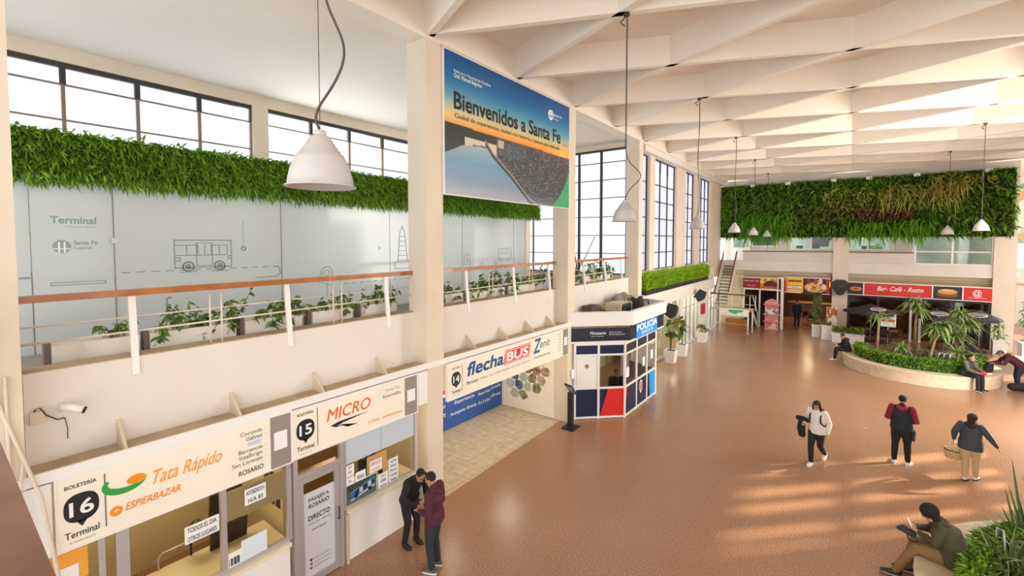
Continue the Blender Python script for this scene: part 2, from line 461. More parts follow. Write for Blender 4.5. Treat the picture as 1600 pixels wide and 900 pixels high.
# ---- tall windows between the far pillars (frosted panes in dark frames)
FROST = glass('frosted_window_pane', '#dfe2f2', .10, .3, '#c3c2d8', .85)
CLEAR = glass('clear_window_pane', '#b4bfcb', .95, .03)
def window_y(name, x, y0, y1, z0, z1, cols, zs, fr, pane, th=.05, top=None, topfr=None):
    """window in a wall along y"""
    b = MB().m(fr)
    for k in range(cols + 1):
        y = y0 + (y1 - y0) * k / cols; t = th if k in (0, cols) else th * .7
        b.m(fr).box(x - .04, y - t / 2, z0, x + .04, y + t / 2, z1 if top is None else top)
        if top is not None: b.m(topfr).box(x - .045, y - .05, top, x + .045, y + .05, z1)
    for z in zs: b.m(fr).box(x - .03, y0, z - .018, x + .03, y1, z + .018)
    b.m(topfr or fr).box(x - .05, y0, z1 - .05, x + .05, y1, z1 + .05)
    b.m(fr).box(x - .04, y0, z0 - .03, x + .04, y1, z0 + .03)
    o = struct(b.build(name))
    g = MB(); g.add([(x, y0, z0), (x, y1, z0), (x, y1, z1), (x, y0, z1)], [(0, 1, 2, 3)])
    g.build('pane', pane, o)
    return o
rows = [5.2, 6.0, 6.82, 7.62, 8.42]
n_w = 0
for (a, c), cols in zip([(18.42, 20.0), (20.7, 23.95), (25.55, 27.4), (28.45, 30.95)], (2, 3, 2, 3)):
    n_w += 1
    window_y('window_%d' % n_w, -7.46, a, c, 4.4, 9.6, cols, rows, DARK, FROST, .1, 9.0, DARK)
SB('wall_left_far', W, (-7.56, MEZ_END + .02, 3.38, -7.34, 34, 4.4), (-7.5, MEZ_END + .4, 9.6, -7.05, 34, 9.95))
# ---- mezzanine back wall: lintel, pillars, clerestory windows
SB('wall_mezzanine', PILL, (-14.3, -4, 4.05, -14.05, MEZ_END, 5.0), (-14.3, -4, 9.68, -14.0, MEZ_END, 10.0),
   (-14.3, 6.0, 5.0, -13.95, 6.42, 9.7), (-14.3, .3, 5.0, -13.95, .75, 9.7), (-14.3, 12.0, 5.0, -13.95, 12.4, 9.7), (-14.3, 18.0, 5.0, -13.95, 18.4, 9.7))
for a, c in ((-3.5, .3), (.75, 6.0), (6.42, 12.0), (12.4, 18.0)):
    n_w += 1
    window_y('window_%d' % n_w, -14.1, a, c, 5.0, 9.62, 4, [5.9, 6.7, 7.5, 8.42, 9.2], BROWNF, CLEAR, .09, 9.2, DARK)
# ---- end wall of the mezzanine, facing us
def window_x(name, y, x0, x1, z0, z1, xs, zs, fr, pane, th=.05, heavy=()):
    b = MB()
    for k, x in enumerate(xs):
        t = .1 if k in heavy else th
        b.m(DARK if k in heavy else fr).box(x - t / 2, y - .04, z0, x + t / 2, y + .04, z1)
    for z in zs: b.m(fr).box(x0, y - .03, z - .02, x1, y + .03, z + .02)
    b.m(DARK).box(x0, y - .05, z1 - .04, x1, y + .05, z1 + .05)
    b.m(fr).box(x0, y - .05, z0 - .04, x1, y + .05, z0 + .03)
    o = struct(b.build(name)); g = MB(); g.add([(x0, y, z0), (x1, y, z0), (x1, y, z1), (x0, y, z1)], [(0, 1, 2, 3)])
    g.build('pane', pane, o); return o
n_w += 1
window_x('window_%d' % n_w, MEZ_END, -13.9, -7.6, 4.3, 9.72, [-13.85, -12.55, -11.3, -10.0, -8.9, -7.72], [5.19, 5.99, 6.81, 7.64, 8.43, 9.19], BROWNF, CLEAR, .06, (3, 4))
SB('wall_mezzanine_end', PILL, (-14.1, MEZ_END, 9.76, -7.5, MEZ_END + .2, 10.0), (-14.1, MEZ_END, 4.0, -7.5, MEZ_END + .2, 4.3))
# ---- parapet and upper wall above the booths
SB('wall_left', W, (-7.56, .66, 3.0, -7.4, 6.34, 4.2), (-7.56, 6.78, 3.0, -7.4, 12.18, 4.2), (-7.56, 12.62, 3.0, -7.4, 17.98, 4.2), (-7.56, -3, 3.0, -7.4, .2, 4.2))
SB('trim_11', LEDGE, (-7.72, .66, 4.2, -7.41, 6.34, 4.215), (-7.72, 6.78, 4.2, -7.41, 12.18, 4.215), (-7.72, 12.62, 4.2, -7.41, 17.98, 4.215))
# ---- canopy shelf above the signs, with triangular fins
def canopy(name, y0, y1, fins, number):
    b = MB().m(LEDGE); b.box(-7.4, y0, 3.1, -7.0, y1, 3.14)
    b.m(WHITE).box(-7.02, y0, 3.05, -6.98, y1, 3.17)
    o = struct(b.build(name))
    for y in fins:
        f = MB(); f.prism([(0, 0), (.38, 0), (.03, .3), (0, .3)], (-7.4, y + .02, 3.14), (1, 0, 0), (0, 0, 1), .035)
        f.build('fin', TRIM, o)
    return o
canopy('trim_12', .0, 6.8, [1.46 + 1.3 * k for k in range(4)] + [6.74], 12)
canopy('trim_13', 6.8, 12.5, [7.95, 9.22, 10.42, 11.55], 13)
canopy('trim_14', 12.62, 17.9, [12.9, 14.1, 15.3], 14)
# ---- wall between the booths and the rooms behind them
BOOTHW = mat('cream_booth_wall', '#dccfae', .7, var='#d0c29d', scale=.7)
SB('wall_booths', BOOTHW, (-9.8, -1, 0, -9.66, 12.4, 3.75), (-9.66, 12.18, 0, -7.45, 12.3, 3.75), (-9.66, 6.5, 0, -7.5, 6.62, 3.75),
   (-9.66, 3.5, 0, -7.4, 3.56, 3.0), (-9.66, .6, 0, -7.5, .7, 3.0))
SB('ceiling_booths', CREAM, (-9.7, -1, 2.98, -7.05, 6.6, 3.04), (-9.7, 6.6, 2.98, -7.05, 12.3, 3.04))
# ---- lower far wall with shop fronts under the planter
SB('wall_left_shops', W, (-7.5, 17.2, 2.75, -6.95, 31, 3.38), (-7.3, 18.9, 0, -7.1, 19.4, 2.8), (-7.3, 24.2, 0, -7.1, 24.8, 2.8), (-7.3, 28.0, 0, -7.1, 30.2, 2.8), (-7.3, 17.0, 0, -7.1, 17.3, 2.8))
SB('baseboard_left', mat('brown_baseboard', '#8b5a40', .5), (-7.1, 24.2, 0, -7.05, 24.8, .15), (-7.1, 28, 0, -7.05, 30.2, .15), (-7.1, 18.9, 0, -7.05, 19.4, .15))
SB('wall_shop_back', mat('shop_back', '#d9cfa8', .7, var='#a8bfae', scale=.9), (-9.0, 17, 0, -8.9, 31, 2.8))
for a, c in ((19.4, 24.2), (24.8, 28.0), (30.2, 33.9)):
    n_w += 1
    window_y('window_%d' % n_w, -7.2, a, c, .1, 2.75, 4, [2.1], ALU, glass('shop_pane', '#e6efe2', .8, .04), .06)
# ---- right-hand wall (outside the photograph): closed up to block sun, one open bay shaped to cast the floor streaks
RW = 7.05
SB('wall_right', PILL, (8.3, 5, 0, 8.6, 13.2, 10.5), (RW, 13.0, 0, 8.6, 13.3, 10.5), (RW, 13.3, 0, RW + .3, 17.6, 9.9), (RW, 17.6, 0, RW + .3, 22.6, 2.9), (RW, 17.6, 6.6, RW + .3, 22.6, 9.9), (RW, 22.6, 0, RW + .3, 28.5, 9.9), (RW, 28.5, 7.0, RW + .3, 33.6, 9.9))  # return between the offset walls added to stop a sun gap
n_w += 1
bb = MB()
for y in (18.05, 18.7, 19.05, 19.8, 20.6, 20.95, 21.9, 22.3): bb.box(RW + .05, y - .1, 2.3, RW + .25, y + .1, 6.6)
for z in (3.5, 5.2): bb.box(RW + .1, 17.6, z - .12, RW + .2, 22.6, z + .12)
struct(bb.build('window_%d' % n_w, DARK))
# ---- far end wall: gallery slab, columns, upper wall, rooms
YF = 34.0
SB('floor_gallery', W, (-7.3, YF, 3.82, 7.0, YF + 3.4, 4.05), (-7.3, YF - .03, 3.8, 6.8, YF + .12, 4.45), (-7.3, YF - .05, 3.78, 6.8, YF + .1, 3.9))
for k, (a, c) in enumerate(((-.82, -.05), (6.02, 6.85))):
    SB('trim_%d' % (15 + k), PILL, (a, YF - .12, 0, c, YF + .6, 5.95))
b = MB().m(W)
for k in range(5): b.box(-5.85, YF + .02, 4.47 + .115 * k, 2.9, YF + .06, 4.47 + .115 * k + .1)
b.m(W).box(-5.85, YF + .07, 4.4, 2.9, YF + .1, 5.05)
struct(b.build('wall_gallery_parapet'))
UPW = mat('gallery_back_wall', '#d8d2c8', .7)
SB('wall_far', UPW, (-7.3, YF + 1.6, 4.05, -6.9, YF + 1.75, 6.2), (-5.6, YF + 1.6, 4.05, -3.25, YF + 1.75, 6.2), (-.9, YF + 1.6, 4.05, -.15, YF + 1.75, 6.2),
   (1.9, YF + 1.6, 4.05, 2.95, YF + 1.75, 6.2), (-3.25, YF + 1.6, 4.05, -.9, YF + 1.75, 5.2), (-.15, YF + 1.6, 4.05, 1.9, YF + 1.75, 5.2),
   (-6.9, YF + 1.6, 6.1, 7, YF + 1.75, 9.9), (-7.3, YF + .22, 5.96, 6.9, YF + .4, 9.9))
SB('wall_far_rooms', mat('office_wall', '#a9b5ad', .7, var='#7d8d88', scale=1.1), (-7.3, YF + 4.4, 4.05, 7.2, YF + 4.5, 6.4))
def pane_x(name, y, x0, x1, z0, z1, n, fr=WHITE, pane=None, midz=None):
    b = MB()
    for k in range(n + 1):
        x = x0 + (x1 - x0) * k / n; b.box(x - .045, y - .04, z0, x + .045, y + .04, z1)
    b.box(x0, y - .04, z1 - .05, x1, y + .04, z1 + .03); b.box(x0, y - .04, z0 - .03, x1, y + .04, z0 + .05)
    if midz: b.box(x0, y - .04, midz - .03, x1, y + .04, midz + .03)
    o = struct(b.build(name, fr)); g = MB(); g.add([(x0, y, z0), (x1, y, z0), (x1, y, z1), (x0, y, z1)], [(0, 1, 2, 3)])
    g.build('pane', pane or OFFG, o); return o
OFFG = glass('office_pane', '#c9dad4', .85, .04)
for x0, x1, z0, z1, n, mz in ((-3.2, -.95, 5.2, 6.15, 2, None), (-.1, 1.85, 5.2, 6.15, 2, None), (2.95, 6.0, 4.45, 6.2, 2, 5.15), (-5.55, -4.0, 5.4, 6.05, 1, None)):
    n_w += 1
    if z0 < 4.6: pane_x('window_%d' % n_w, YF + .05, x0, x1, z0, z1, n, WHITE, glass('gallery_pane', '#c3cabb', .75, .04), mz)
    else: pane_x('window_%d' % n_w, YF + 1.58, x0, x1, z0, z1, n, WHITE)
d = MB().m(WHITE); d.box(-6.9, YF + 1.56, 4.05, -5.6, YF + 1.66, 5.3); d.box(-6.9, YF + 1.56, 5.3, -6.8, YF + 1.66, 6.15); d.box(-5.75, YF + 1.56, 5.3, -5.6, YF + 1.66, 6.15)
d = struct(d.build('door_1'))
g = MB(); g.add([(-6.8, YF + 1.6, 5.3), (-5.75, YF + 1.6, 5.3), (-5.75, YF + 1.6, 6.1), (-6.8, YF + 1.6, 6.1)], [(0, 1, 2, 3)]); g.build('pane', OFFG, d)
g = MB(); g.box(-5.9, YF + 1.5, 4.95, -5.8, YF + 1.56, 5.05); g.build('handle', ALU, d)
# ground floor behind the far wall: cafe hall
CAFEW = mat('cafe_brown_wall', '#7b5a3c', .7, var='#573c26', scale=.8)
SB('wall_cafe', CAFEW, (-7.3, 44, 0, 7.2, 44.2, 3.9), (-7.5, 34.2, 0, -7.3, 44, 3.9), (6.9, 34.6, 0, 7.0, 44, 3.9), (-.75, 34.6, 0, -.55, 40, 3.3))
SB('wall_stair', BOOTHW, (-7.28, 34.12, 0, -5.8, 34.18, 3.8))
SB('ceiling_cafe', mat('cafe_ceiling', '#b79d78', .7), (-7.3, 34.1, 3.45, 7.2, 44.2, 3.55))
SB('wall_far_lintel', BOOTHW, (-7.3, YF + .35, 3.2, 7, YF + .45, 3.82))
# ground outside and the bright side of the terminal beyond the right column
SB('wall_right_far', W, (7.0, 46, 0, 20, 46.2, 3.9), (7.0, 46, 5.6, 20, 46.2, 10.5))
# ============================================================ SIGNS AND BOOTHS ON THE LONG WALL
R_, U_ = Vector((0, 1, 0)), Vector((0, 0, 1))
XS = -6.98
def at(px, py, x=XS): return onX(px, py, x)
def balloon(mb, c, w, h, ink, n=28):
    """round speech balloon with a small point below, on the wall plane"""
    pts = []
    for k in range(n):
        a = -PI / 2 + 2 * PI * (k + .5) / n
        if k == 0: pts.append((-w * .12, -h * .47))
        pts.append((w / 2 * math.cos(a) * 1.0, h / 2 * math.sin(a)))
    pts = [(w / 2 * math.copysign(abs(math.cos(2 * PI * k / n)) ** .8, math.cos(2 * PI * k / n)), h / 2 * math.copysign(abs(math.sin(2 * PI * k / n)) ** .8, math.sin(2 * PI * k / n))) for k in range(n)]
    mb.m(ink).prism(pts, c, R_, U_, .006)
    mb.prism([(-w * .16, -h * .45), (0, -h * .68), (w * .16, -h * .45)], c, R_, U_, .006)
def wall_sign(name, label, y0, y1, z0, z1, grey=None, x=-7.02):
    t = thing(name, label, 'sign', (x, (y0 + y1) / 2, z0))
    MB().m(OFFW).box(x, y0, z0, XS, y1, z1).build('sign_face', None, t)
    f = MB().m(WHITE)
    f.box(x - .03, y0 - .02, z0 - .02, XS + .008, y1 + .02, z0); f.box(x - .03, y0 - .02, z1, XS + .008, y1 + .02, z1 + .03)
    f.box(x - .03, y0 - .02, z0 - .02, XS + .008, y0, z1 + .02); f.box(x - .03, y1, z0 - .02, XS + .008, y1 + .02, z1 + .02)
    f.build('sign_frame', None, t)
    if grey: MB().m(GREY).box(XS, grey[0], z0, XS + .004, grey[1], z1).build('end_panel', None, t)
    return t
def number_block(t, ys, zt, word, num, k=1.0, gap=.0):
    """ticket-office number: BOLETERIA, balloon with the number, Terminal"""
    m = MB().m(BLACK)
    txt(m, 'BOLETERÍA', (XS, ys, zt), R_, U_, .27 * k, .055 * k, 0, .012, 'C')
    txt(m, 'Terminal', (XS, ys, zt - .57 * k), R_, U_, .29 * k, .075 * k, 0, .01, 'C')
    txt(m, 'de Ómnibus Santa Fe', (XS, ys, zt - .63 * k), R_, U_, .22 * k, .022 * k, 0, 0, 'C')
    m.build('lettering', None, t)
    m = MB(); balloon(m, (XS, ys, zt - .24 * k), .30 * k, .33 * k, BLACK)
    txt(m.m(PAPER), num, (XS + .006, ys, zt - .32 * k), R_, U_, .2 * k, .16 * k, 0, .02, 'C')
    m.build('number_balloon', None, t)
    MB().m(GINK).box(XS, ys + .2 * k, zt - .58 * k, XS + .004, ys + .212 * k, zt + .06 * k).build('divider', None, t)
# ---- sign over the first booth
s16 = wall_sign('shop_sign', 'long cream fascia sign with number 16 balloon and green and orange swoosh', .84, 3.45, 2.22, 3.02, (3.14, 3.45))
number_block(s16, 1.035, 2.90, '', '16')
m = MB().m(PAPER)
el = lambda cy, cz, a, b_, n=26, t0=0, t1=2 * PI: [(cy + a * math.cos(t0 + (t1 - t0) * k / n), cz + b_ * math.sin(t0 + (t1 - t0) * k / n)) for k in range(n)]
org = (XS, 0, 0)
m.m(ORANGE).prism(el(1.535, 2.775, .095, .055), org, R_, U_, .007)
m.m(GREEN)
outer = [(1.42 + .21 * math.cos(a), 2.775 + .13 * math.sin(a)) for a in np.linspace(PI * .80, PI * 1.93, 18)]
inner = [(1.455 + .19 * math.cos(a), 2.80 + .085 * math.sin(a)) for a in np.linspace(PI * 1.93, PI * .86, 18)]
ring = outer + inner
for k in range(17):
    q = [outer[k], outer[k + 1], inner[16 - k], inner[17 - k]]
    m.prism(q, org, R_, U_, .005)
txt(m.m(mat('pale_orange_ink', '#f2a850', .5)), 'Tata Rápido', (XS, 1.66, 2.63), R_, U_, .80, .17, .28, .012); m.m(ORANGE)
txt(m, 'ESPIERBAZAR', (XS, 1.42, 2.425), R_, U_, .56, .085, .25, .02)
m.prism(el(1.335, 2.46, .06, .06), org, R_, U_, .004); txt(m.m(PAPER), '+', (XS + .004, 1.335, 2.435), R_, U_, .06, .05, 0, .01, 'C')
m.build('logo', None, s16)
m = MB()
for k, s in enumerate(['Coronda', 'Gálvez', '', 'Barrancas', 'Intalbrigo', 'San Lorenzo']):
    if s: txt(m.m(GINK), s, (XS, 3.02, 2.87 - .085 * k), R_, U_, None, .058, 0, .004, 'R')
    m.m(mat('pale_green_dot', '#b9d8b2', .6)).prism(el(3.075, 2.90 - .085 * k, .008, .01, 8), org, R_, U_, .003)
txt(m.m(BLACK), 'ROSARIO', (XS, 3.03, 2.30), R_, U_, .34, .07, 0, .012, 'R')
m.m(mat('pale_blue_patch', '#c9d3ec', .6)).box(XS, 2.82, 2.70, XS + .004, 3.0, 2.76)
m.build('destination_list', None, s16)
MB().m(PAPER).box(XS + .004, 3.19, 2.49, XS + .008, 3.39, 2.77).build('blank_sticker', None, s16)
# ---- sign over the second booth
s15 = wall_sign('shop_sign', 'cream fascia sign with number 15 balloon and bold orange italic word', 3.49, 6.03, 2.24, 3.0, (5.72, 6.03))
number_block(s15, 3.69, 2.90, '', '15')
m = MB()
txt(m.m(mat('deep_orange_ink', '#e85c12', .5)), 'MICRO', (XS, 4.06, 2.66), R_, U_, .84, .20, .22, .004)
m.m(BLACK).prism([(4.12, 2.57), (4.30, 2.60), (4.86, 2.60), (4.36, 2.56), (4.26, 2.535), (4.22, 2.52)], org, R_, U_, .005)
m.prism([(4.30, 2.54), (4.42, 2.47), (4.66, 2.45), (4.45, 2.455), (4.33, 2.535)], org, R_, U_, .004)
m.prism([(4.12, 2.57), (4.22, 2.52), (4.40, 2.50), (4.24, 2.535)], org, R_, U_, .004)
txt(m.m(ORANGE), '2 2 8 Hs - Full Autoboleto', (XS, 4.86, 2.36), R_, U_, .78, .055, .1, .006)
txt(m.m(GINK), 'Turma Tur', (XS, 5.24, 2.85), R_, U_, .36, .05, 0, .0)
txt(m, 'Reservaliba', (XS, 5.20, 2.74), R_, U_, .42, .055, 0, .008)
m.build('logo', None, s15)
MB().m(PAPER).box(XS + .004, 5.78, 2.5, XS + .008, 5.98, 2.74).build('blank_sticker', None, s15)
tag(MB().m(WHITE).box(-7.02, 6.07, 2.34, -6.98, 6.32, 3.02).build('blank_panel'), 'narrow blank white panel between the number 15 sign and the pillar', 'panel')
tag(MB().m(WHITE).box(-7.03, .12, 2.2, -6.99, .8, 3.03).build('blank_panel'), 'blank white wall panel left of the number 16 sign', 'panel')
# ---- sign over the passage
s14 = wall_sign('shop_sign', 'cream fascia sign with blue italic word and red box over the open passage', 6.92, 12.16, 2.2, 3.0, (11.86, 12.16))
number_block(s14, 7.17, 2.86, '', '14', .95)
m = MB()
txt(m.m(BLUEI), 'flecha', (XS, 7.52, 2.60), R_, U_, 1.34, .30, .22, .03)
m.m(RED).prism([(8.88, 2.56), (10.02, 2.56), (10.12, 2.92), (8.98, 2.92)], org, R_, U_, .004)
m.m(PAPER).prism([(8.93, 2.585), (10.0, 2.585), (10.085, 2.895), (9.0, 2.895)], org, R_, U_, .006)
m.m(RED).prism([(8.95, 2.6), (9.985, 2.6), (10.065, 2.88), (9.02, 2.88)], org, R_, U_, .008)
txt(m.m(PAPER), 'BUS', (XS + .008, 9.02, 2.63), R_, U_, .92, .22, .2, .035)
txt(m.m(TEAL), 'Z', (XS, 10.25, 2.58), R_, U_, .30, .38, .2, .03)
txt(m, 'enit', (XS, 10.56, 2.68), R_, U_, .52, .2, .25, .004)
txt(m.m(GINK), 'Ómnibus - San Cristóbal - Esperanza - Reconquista - Buenos Aires', (XS, 8.0, 2.42), R_, U_, 2.1, .045, .1, .002)
txt(m.m(BLACK), 'Mercosur', (XS, 7.5, 2.40), R_, U_, .42, .08, .1, .006)
txt(m.m(GINK), 'Ciudad Internacional', (XS, 10.27, 2.42), R_, U_, .85, .06, .1, .006)
for k in range(7): txt(m, ['Coronda', 'Gálvez', 'Rafaela', 'Rosario', 'Córdoba', 'Paraná', 'San Justo'][k], (XS, 11.74, 2.9 - .085 * k), R_, U_, None, .04, 0, 0, 'R')
m.build('lettering', None, s14)
MB().m(PAPER).box(XS + .004, 11.93, 2.5, XS + .008, 12.1, 2.76).build('blank_sticker', None, s14)
# ---- booth 16: counter, window, things inside
BOOTH_L = []
def counter(name, label, y0, y1, h, x0=-7.42, x1=-6.97):
    t = thing(name, label, 'counter', ((x0 + x1) / 2, (y0 + y1) / 2, 0))
    MB().m(WHITE).box(x0, y0, 0, x1 - .05, y1, h - .06).build('front_panel', None, t)
    MB().m(mat('cream_worktop', '#e7dcc2', .4)).box(x0 - .5, y0, h - .06, x1 + .02, y1, h).build('worktop', None, t)
    MB().m(mat('counter_edge', '#c9b79c', .6)).box(x1 - .06, y0 - .03, 0, x1 + .02, y0 + .02, h - .06).build('end_trim', None, t)
    return t
counter('ticket_counter', 'white ticket counter under the cream sign numbered 16', 1.40, 3.42, .93)
counter('ticket_counter', 'white ticket counter beside the two men, right of the glass door', 4.42, 6.06, .95)
CLEARG = glass('booth_glass', '#f2ecd8', .93, .03)
def booth_window(name, label, ys, z0, z1, extra=None):
    t = thing(name, label, 'window', (-7.05, ys[0], z0))
    f = MB().m(ALU)
    for y in ys: f.box(-7.1, y - .035, z0, -7.02, y + .035, z1)
    f.box(-7.1, ys[0], z0 - .02, -7.02, ys[-1], z0 + .04); f.box(-7.1, ys[0], z1 - .04, -7.02, ys[-1], z1)
    f.build('window_frame', None, t)
    for a, c in zip(ys, ys[1:]):
        g = MB(); g.add([(-7.06, a, z0), (-7.06, c, z0), (-7.06, c, z1), (-7.06, a, z1)], [(0, 1, 2, 3)]); g.build('pane', CLEARG, t)
    return t
w16 = booth_window('booth_window', 'sliding aluminium ticket window below the number 16 sign', [1.42, 2.5, 3.43], .95, 2.22)
w15 = booth_window('booth_window', 'ticket window with blue-grey upper panels below the number 15 sign', [4.40, 6.04], .97, 2.26)
b = MB().m(mat('blue_grey_film', '#c3cfd8', .4)); b.box(-7.055, 4.44, 1.74, -7.045, 5.19, 2.24); b.box(-7.055, 5.2, 1.74, -7.045, 6.0, 2.24); b.build('film_panel', None, w15)
b = MB().m(mat('beige_film', '#cdbfa6', .5)); b.box(-7.075, 2.55, 1.66, -7.065, 3.4, 2.1); b.build('film_panel', None, w16)
def paper_sheet(name, label, cat, y0, y1, z0, z1, lines, ink=BLACK, x=-7.035, base=PAPER, shearz=0):
    t = thing(name, label, cat, (x, (y0 + y1) / 2, z0))
    MB().m(base).box(x - .004, y0, z0, x, y1, z1).build('sheet', None, t)
    m = MB().m(ink); n = len(lines)
    for k, (s, ww) in enumerate(lines):
        hh = (z1 - z0) / n * .55
        txt(m, s, (x, (y0 + y1) / 2, z1 - (z1 - z0) * (k + .80) / n), R_, U_, (y1 - y0) * ww, hh, 0, .01, 'C', .003)
    if m.v: m.build('lettering', None, t)
    return t
paper_sheet('paper_notice', 'white two-line notice hung in the left pane of the number 16 window', 'notice', 2.03, 2.44, 1.62, 1.86, [('TODOS EL DIA', .85), ('OTROS LUGARES', .85)])
paper_sheet('paper_notice', 'white notice on the beige film of the number 16 window', 'notice', 2.78, 3.08, 1.80, 2.04, [('AUTORIZADOS A', .85), ('H/A 83', .7)])
paper_sheet('paper_sheet', 'pale blue blank sheet taped low in the right pane of window 16', 'paper', 2.72, 3.08, .99, 1.30, [], base=mat('pale_blue_paper', '#dbe7f0', .6))
t = thing('barcode_notice', 'striped black and white notice low in window 16', 'notice', (-7.035, 2.65, 1.0))
m = MB().m(PAPER).box(-7.039, 2.54, .99, -7.035, 2.72, 1.2); m.build('sheet', None, t)
m = MB().m(BLACK)
for k in range(7): m.box(-7.035, 2.555 + .022 * k, 1.01, -7.032, 2.555 + .022 * k + .006 + .008 * (k % 2), 1.12)
m.build('stripes', None, t)
# inside booth 16
t = thing('desk', 'cream desk behind the number 16 window', 'desk', (-7.75, 2.5, 0))
MB().m(mat('cream_worktop', '', 0)).box(-8.1, 1.6, .70, -7.46, 3.4, .74).build('desk_top', None, t)
for y in (1.65, 3.35): MB().m(mat('cream_worktop', '', 0)).box(-8.08, y - .02, 0, -7.5, y + .02, .70).build('leg', None, t)
t = thing('computer_monitor', 'black computer monitor facing away behind window 16', 'monitor', (-7.78, 2.85, .74))
m = MB().m(BLK); m.obox((-7.74, 2.82, 1.1), (.0, .26, 0), (.02, 0, .0), (.03, 0, .17)); m.build('screen', None, t)
m = MB().m(BLK); m.tube([(-7.8, 2.82, .75), (-7.78, 2.82, 1.02)], .025); m.box(-7.9, 2.7, .74, -7.68, 2.94, .755); m.build('stand', None, t)
t = thing('office_chair', 'black office chair with raised backrest behind window 16', 'chair', (-8.45, 3.0, 0))
m = MB().m(BLK); m.obox((-8.5, 3.05, 1.12), (.04, 0, 0), (0, .24, 0), (.05, 0, .33)); m.build('backrest', None, t)
m = MB().m(BLK); m.lathe([(0, .46), (.24, .46), (.26, .5), (.24, .54), (0, .55)], (-8.3, 3.0, 0), 16); m.build('seat', None, t)
m = MB().m(DARK); m.tube([(-8.3, 3, .06), (-8.3, 3, .46)], .03)
for k in range(5): m.tube([(-8.3, 3, .09), (-8.3 + .28 * math.cos(k * 1.257), 3 + .28 * math.sin(k * 1.257), .04)], .02)
m.build('base', None, t)
t = thing('desk_phone', 'beige desk telephone with black handset behind window 16', 'telephone', (-7.6, 2.05, .74))
MB().m(TRIM).prism([(0, 0), (.2, 0), (.2, .03), (0, .08)], (-7.72, 1.97, .74), (1, 0, 0), (0, 0, 1), -.17).build('body', None, t)
MB().m(BLK).tube([(-7.7, 2.0, .84), (-7.66, 2.0, .83), (-7.58, 2.0, .80), (-7.55, 2.0, .78)], [.03, .018, .018, .03]).build('handset', None, t)
t = thing('desk_lamp', 'black round-headed desk lamp behind the hanging notice in window 16', 'lamp', (-7.9, 2.35, .74))
MB().m(BLK).tube([(-7.9, 2.35, .75), (-7.92, 2.36, 1.15), (-7.85, 2.38, 1.4)], .016).build('arm', None, t)
MB().m(BLK).lathe([(.01, .13), (.05, .12), (.13, .03), (.14, 0), (.12, 0)], (-7.8, 2.4, 1.36), 16).build('lamp_shade', None, t)
MB().m(BLK).lathe([(0, .74), (.1, .74), (.1, .76), (0, .77)], (-7.9, 2.35, 0), 16).build('base', None, t)
t = thing('cash_tray', 'grey cash tray on the desk behind window 16', 'tray', (-7.62, 2.3, .74))
MB().m(mat('tray_grey', '#b9b2a6', .5)).box(-7.78, 2.17, .74, -7.5, 2.45, .77).build('tray', None, t)
MB().m(ORANGE).box(-7.74, 2.2, .771, -7.6, 2.42, .785).build('leaflet', None, t)
t = thing('mesh_cable', 'grey wire towel rail standing behind the number 16 window', 'rail', (-7.9, 2.15, .74))
t.name = 'wire_rail'
MB().m(ALU).tube([(-7.9, 1.95, .75), (-7.9, 1.95, 1.1), (-7.9, 2.0, 1.16), (-7.9, 2.35, 1.16), (-7.9, 2.4, 1.1)], .012).build('rail', None, t)
tag(SB('noticeboard', TRIM, (-9.64, 2.9, 1.35, -9.6, 3.35, 2.0)), 'beige cabinet with small doors on the back wall of booth 16', 'cabinet'); bpy.data.objects['noticeboard']['kind'] = 'thing'; bpy.data.objects['noticeboard'].name = 'wall_cabinet'
b = MB().m(DARK)
for k in range(3):
    for j in range(2): b.box(-7.62 - .2 * k, 3.49, 1.25 + .3 * j, -7.48 - .2 * k, 3.5, 1.5 + .3 * j)
tag(b.build('file_rack'), 'grid of dark pigeonholes on the right inner wall of booth 16', 'rack')
# orange poster and its frame at the far left
t = thing('orange_poster', 'orange poster on the glass at the left edge below sign 16', 'poster', (-7.03, .88, 1.9))
MB().m(mat('poster_orange', '#f0a840', .5)).box(-7.05, .76, 1.80, -7.04, 1.08, 2.16).build('sheet', None, t)
MB().m(PAPER).box(-7.04, .84, 1.84, -7.037, 1.0, 1.99).build('label_patch', None, t)
t = thing('glass_side_panel', 'narrow aluminium framed glass panel left of window 16', 'panel', (-7.06, 1.0, 0))
f = MB().m(ALU)
for y in (.7, 1.2, 1.36): f.box(-7.1, y - .03, 0, -7.02, y + .03, 2.22)
f.box(-7.1, .7, .02, -7.02, 1.36, .08); f.build('frame', None, t)
g = MB(); g.add([(-7.06, .7, .05), (-7.06, 1.36, .05), (-7.06, 1.36, 2.2), (-7.06, .7, 2.2)], [(0, 1, 2, 3)]); g.build('pane', CLEARG, t)
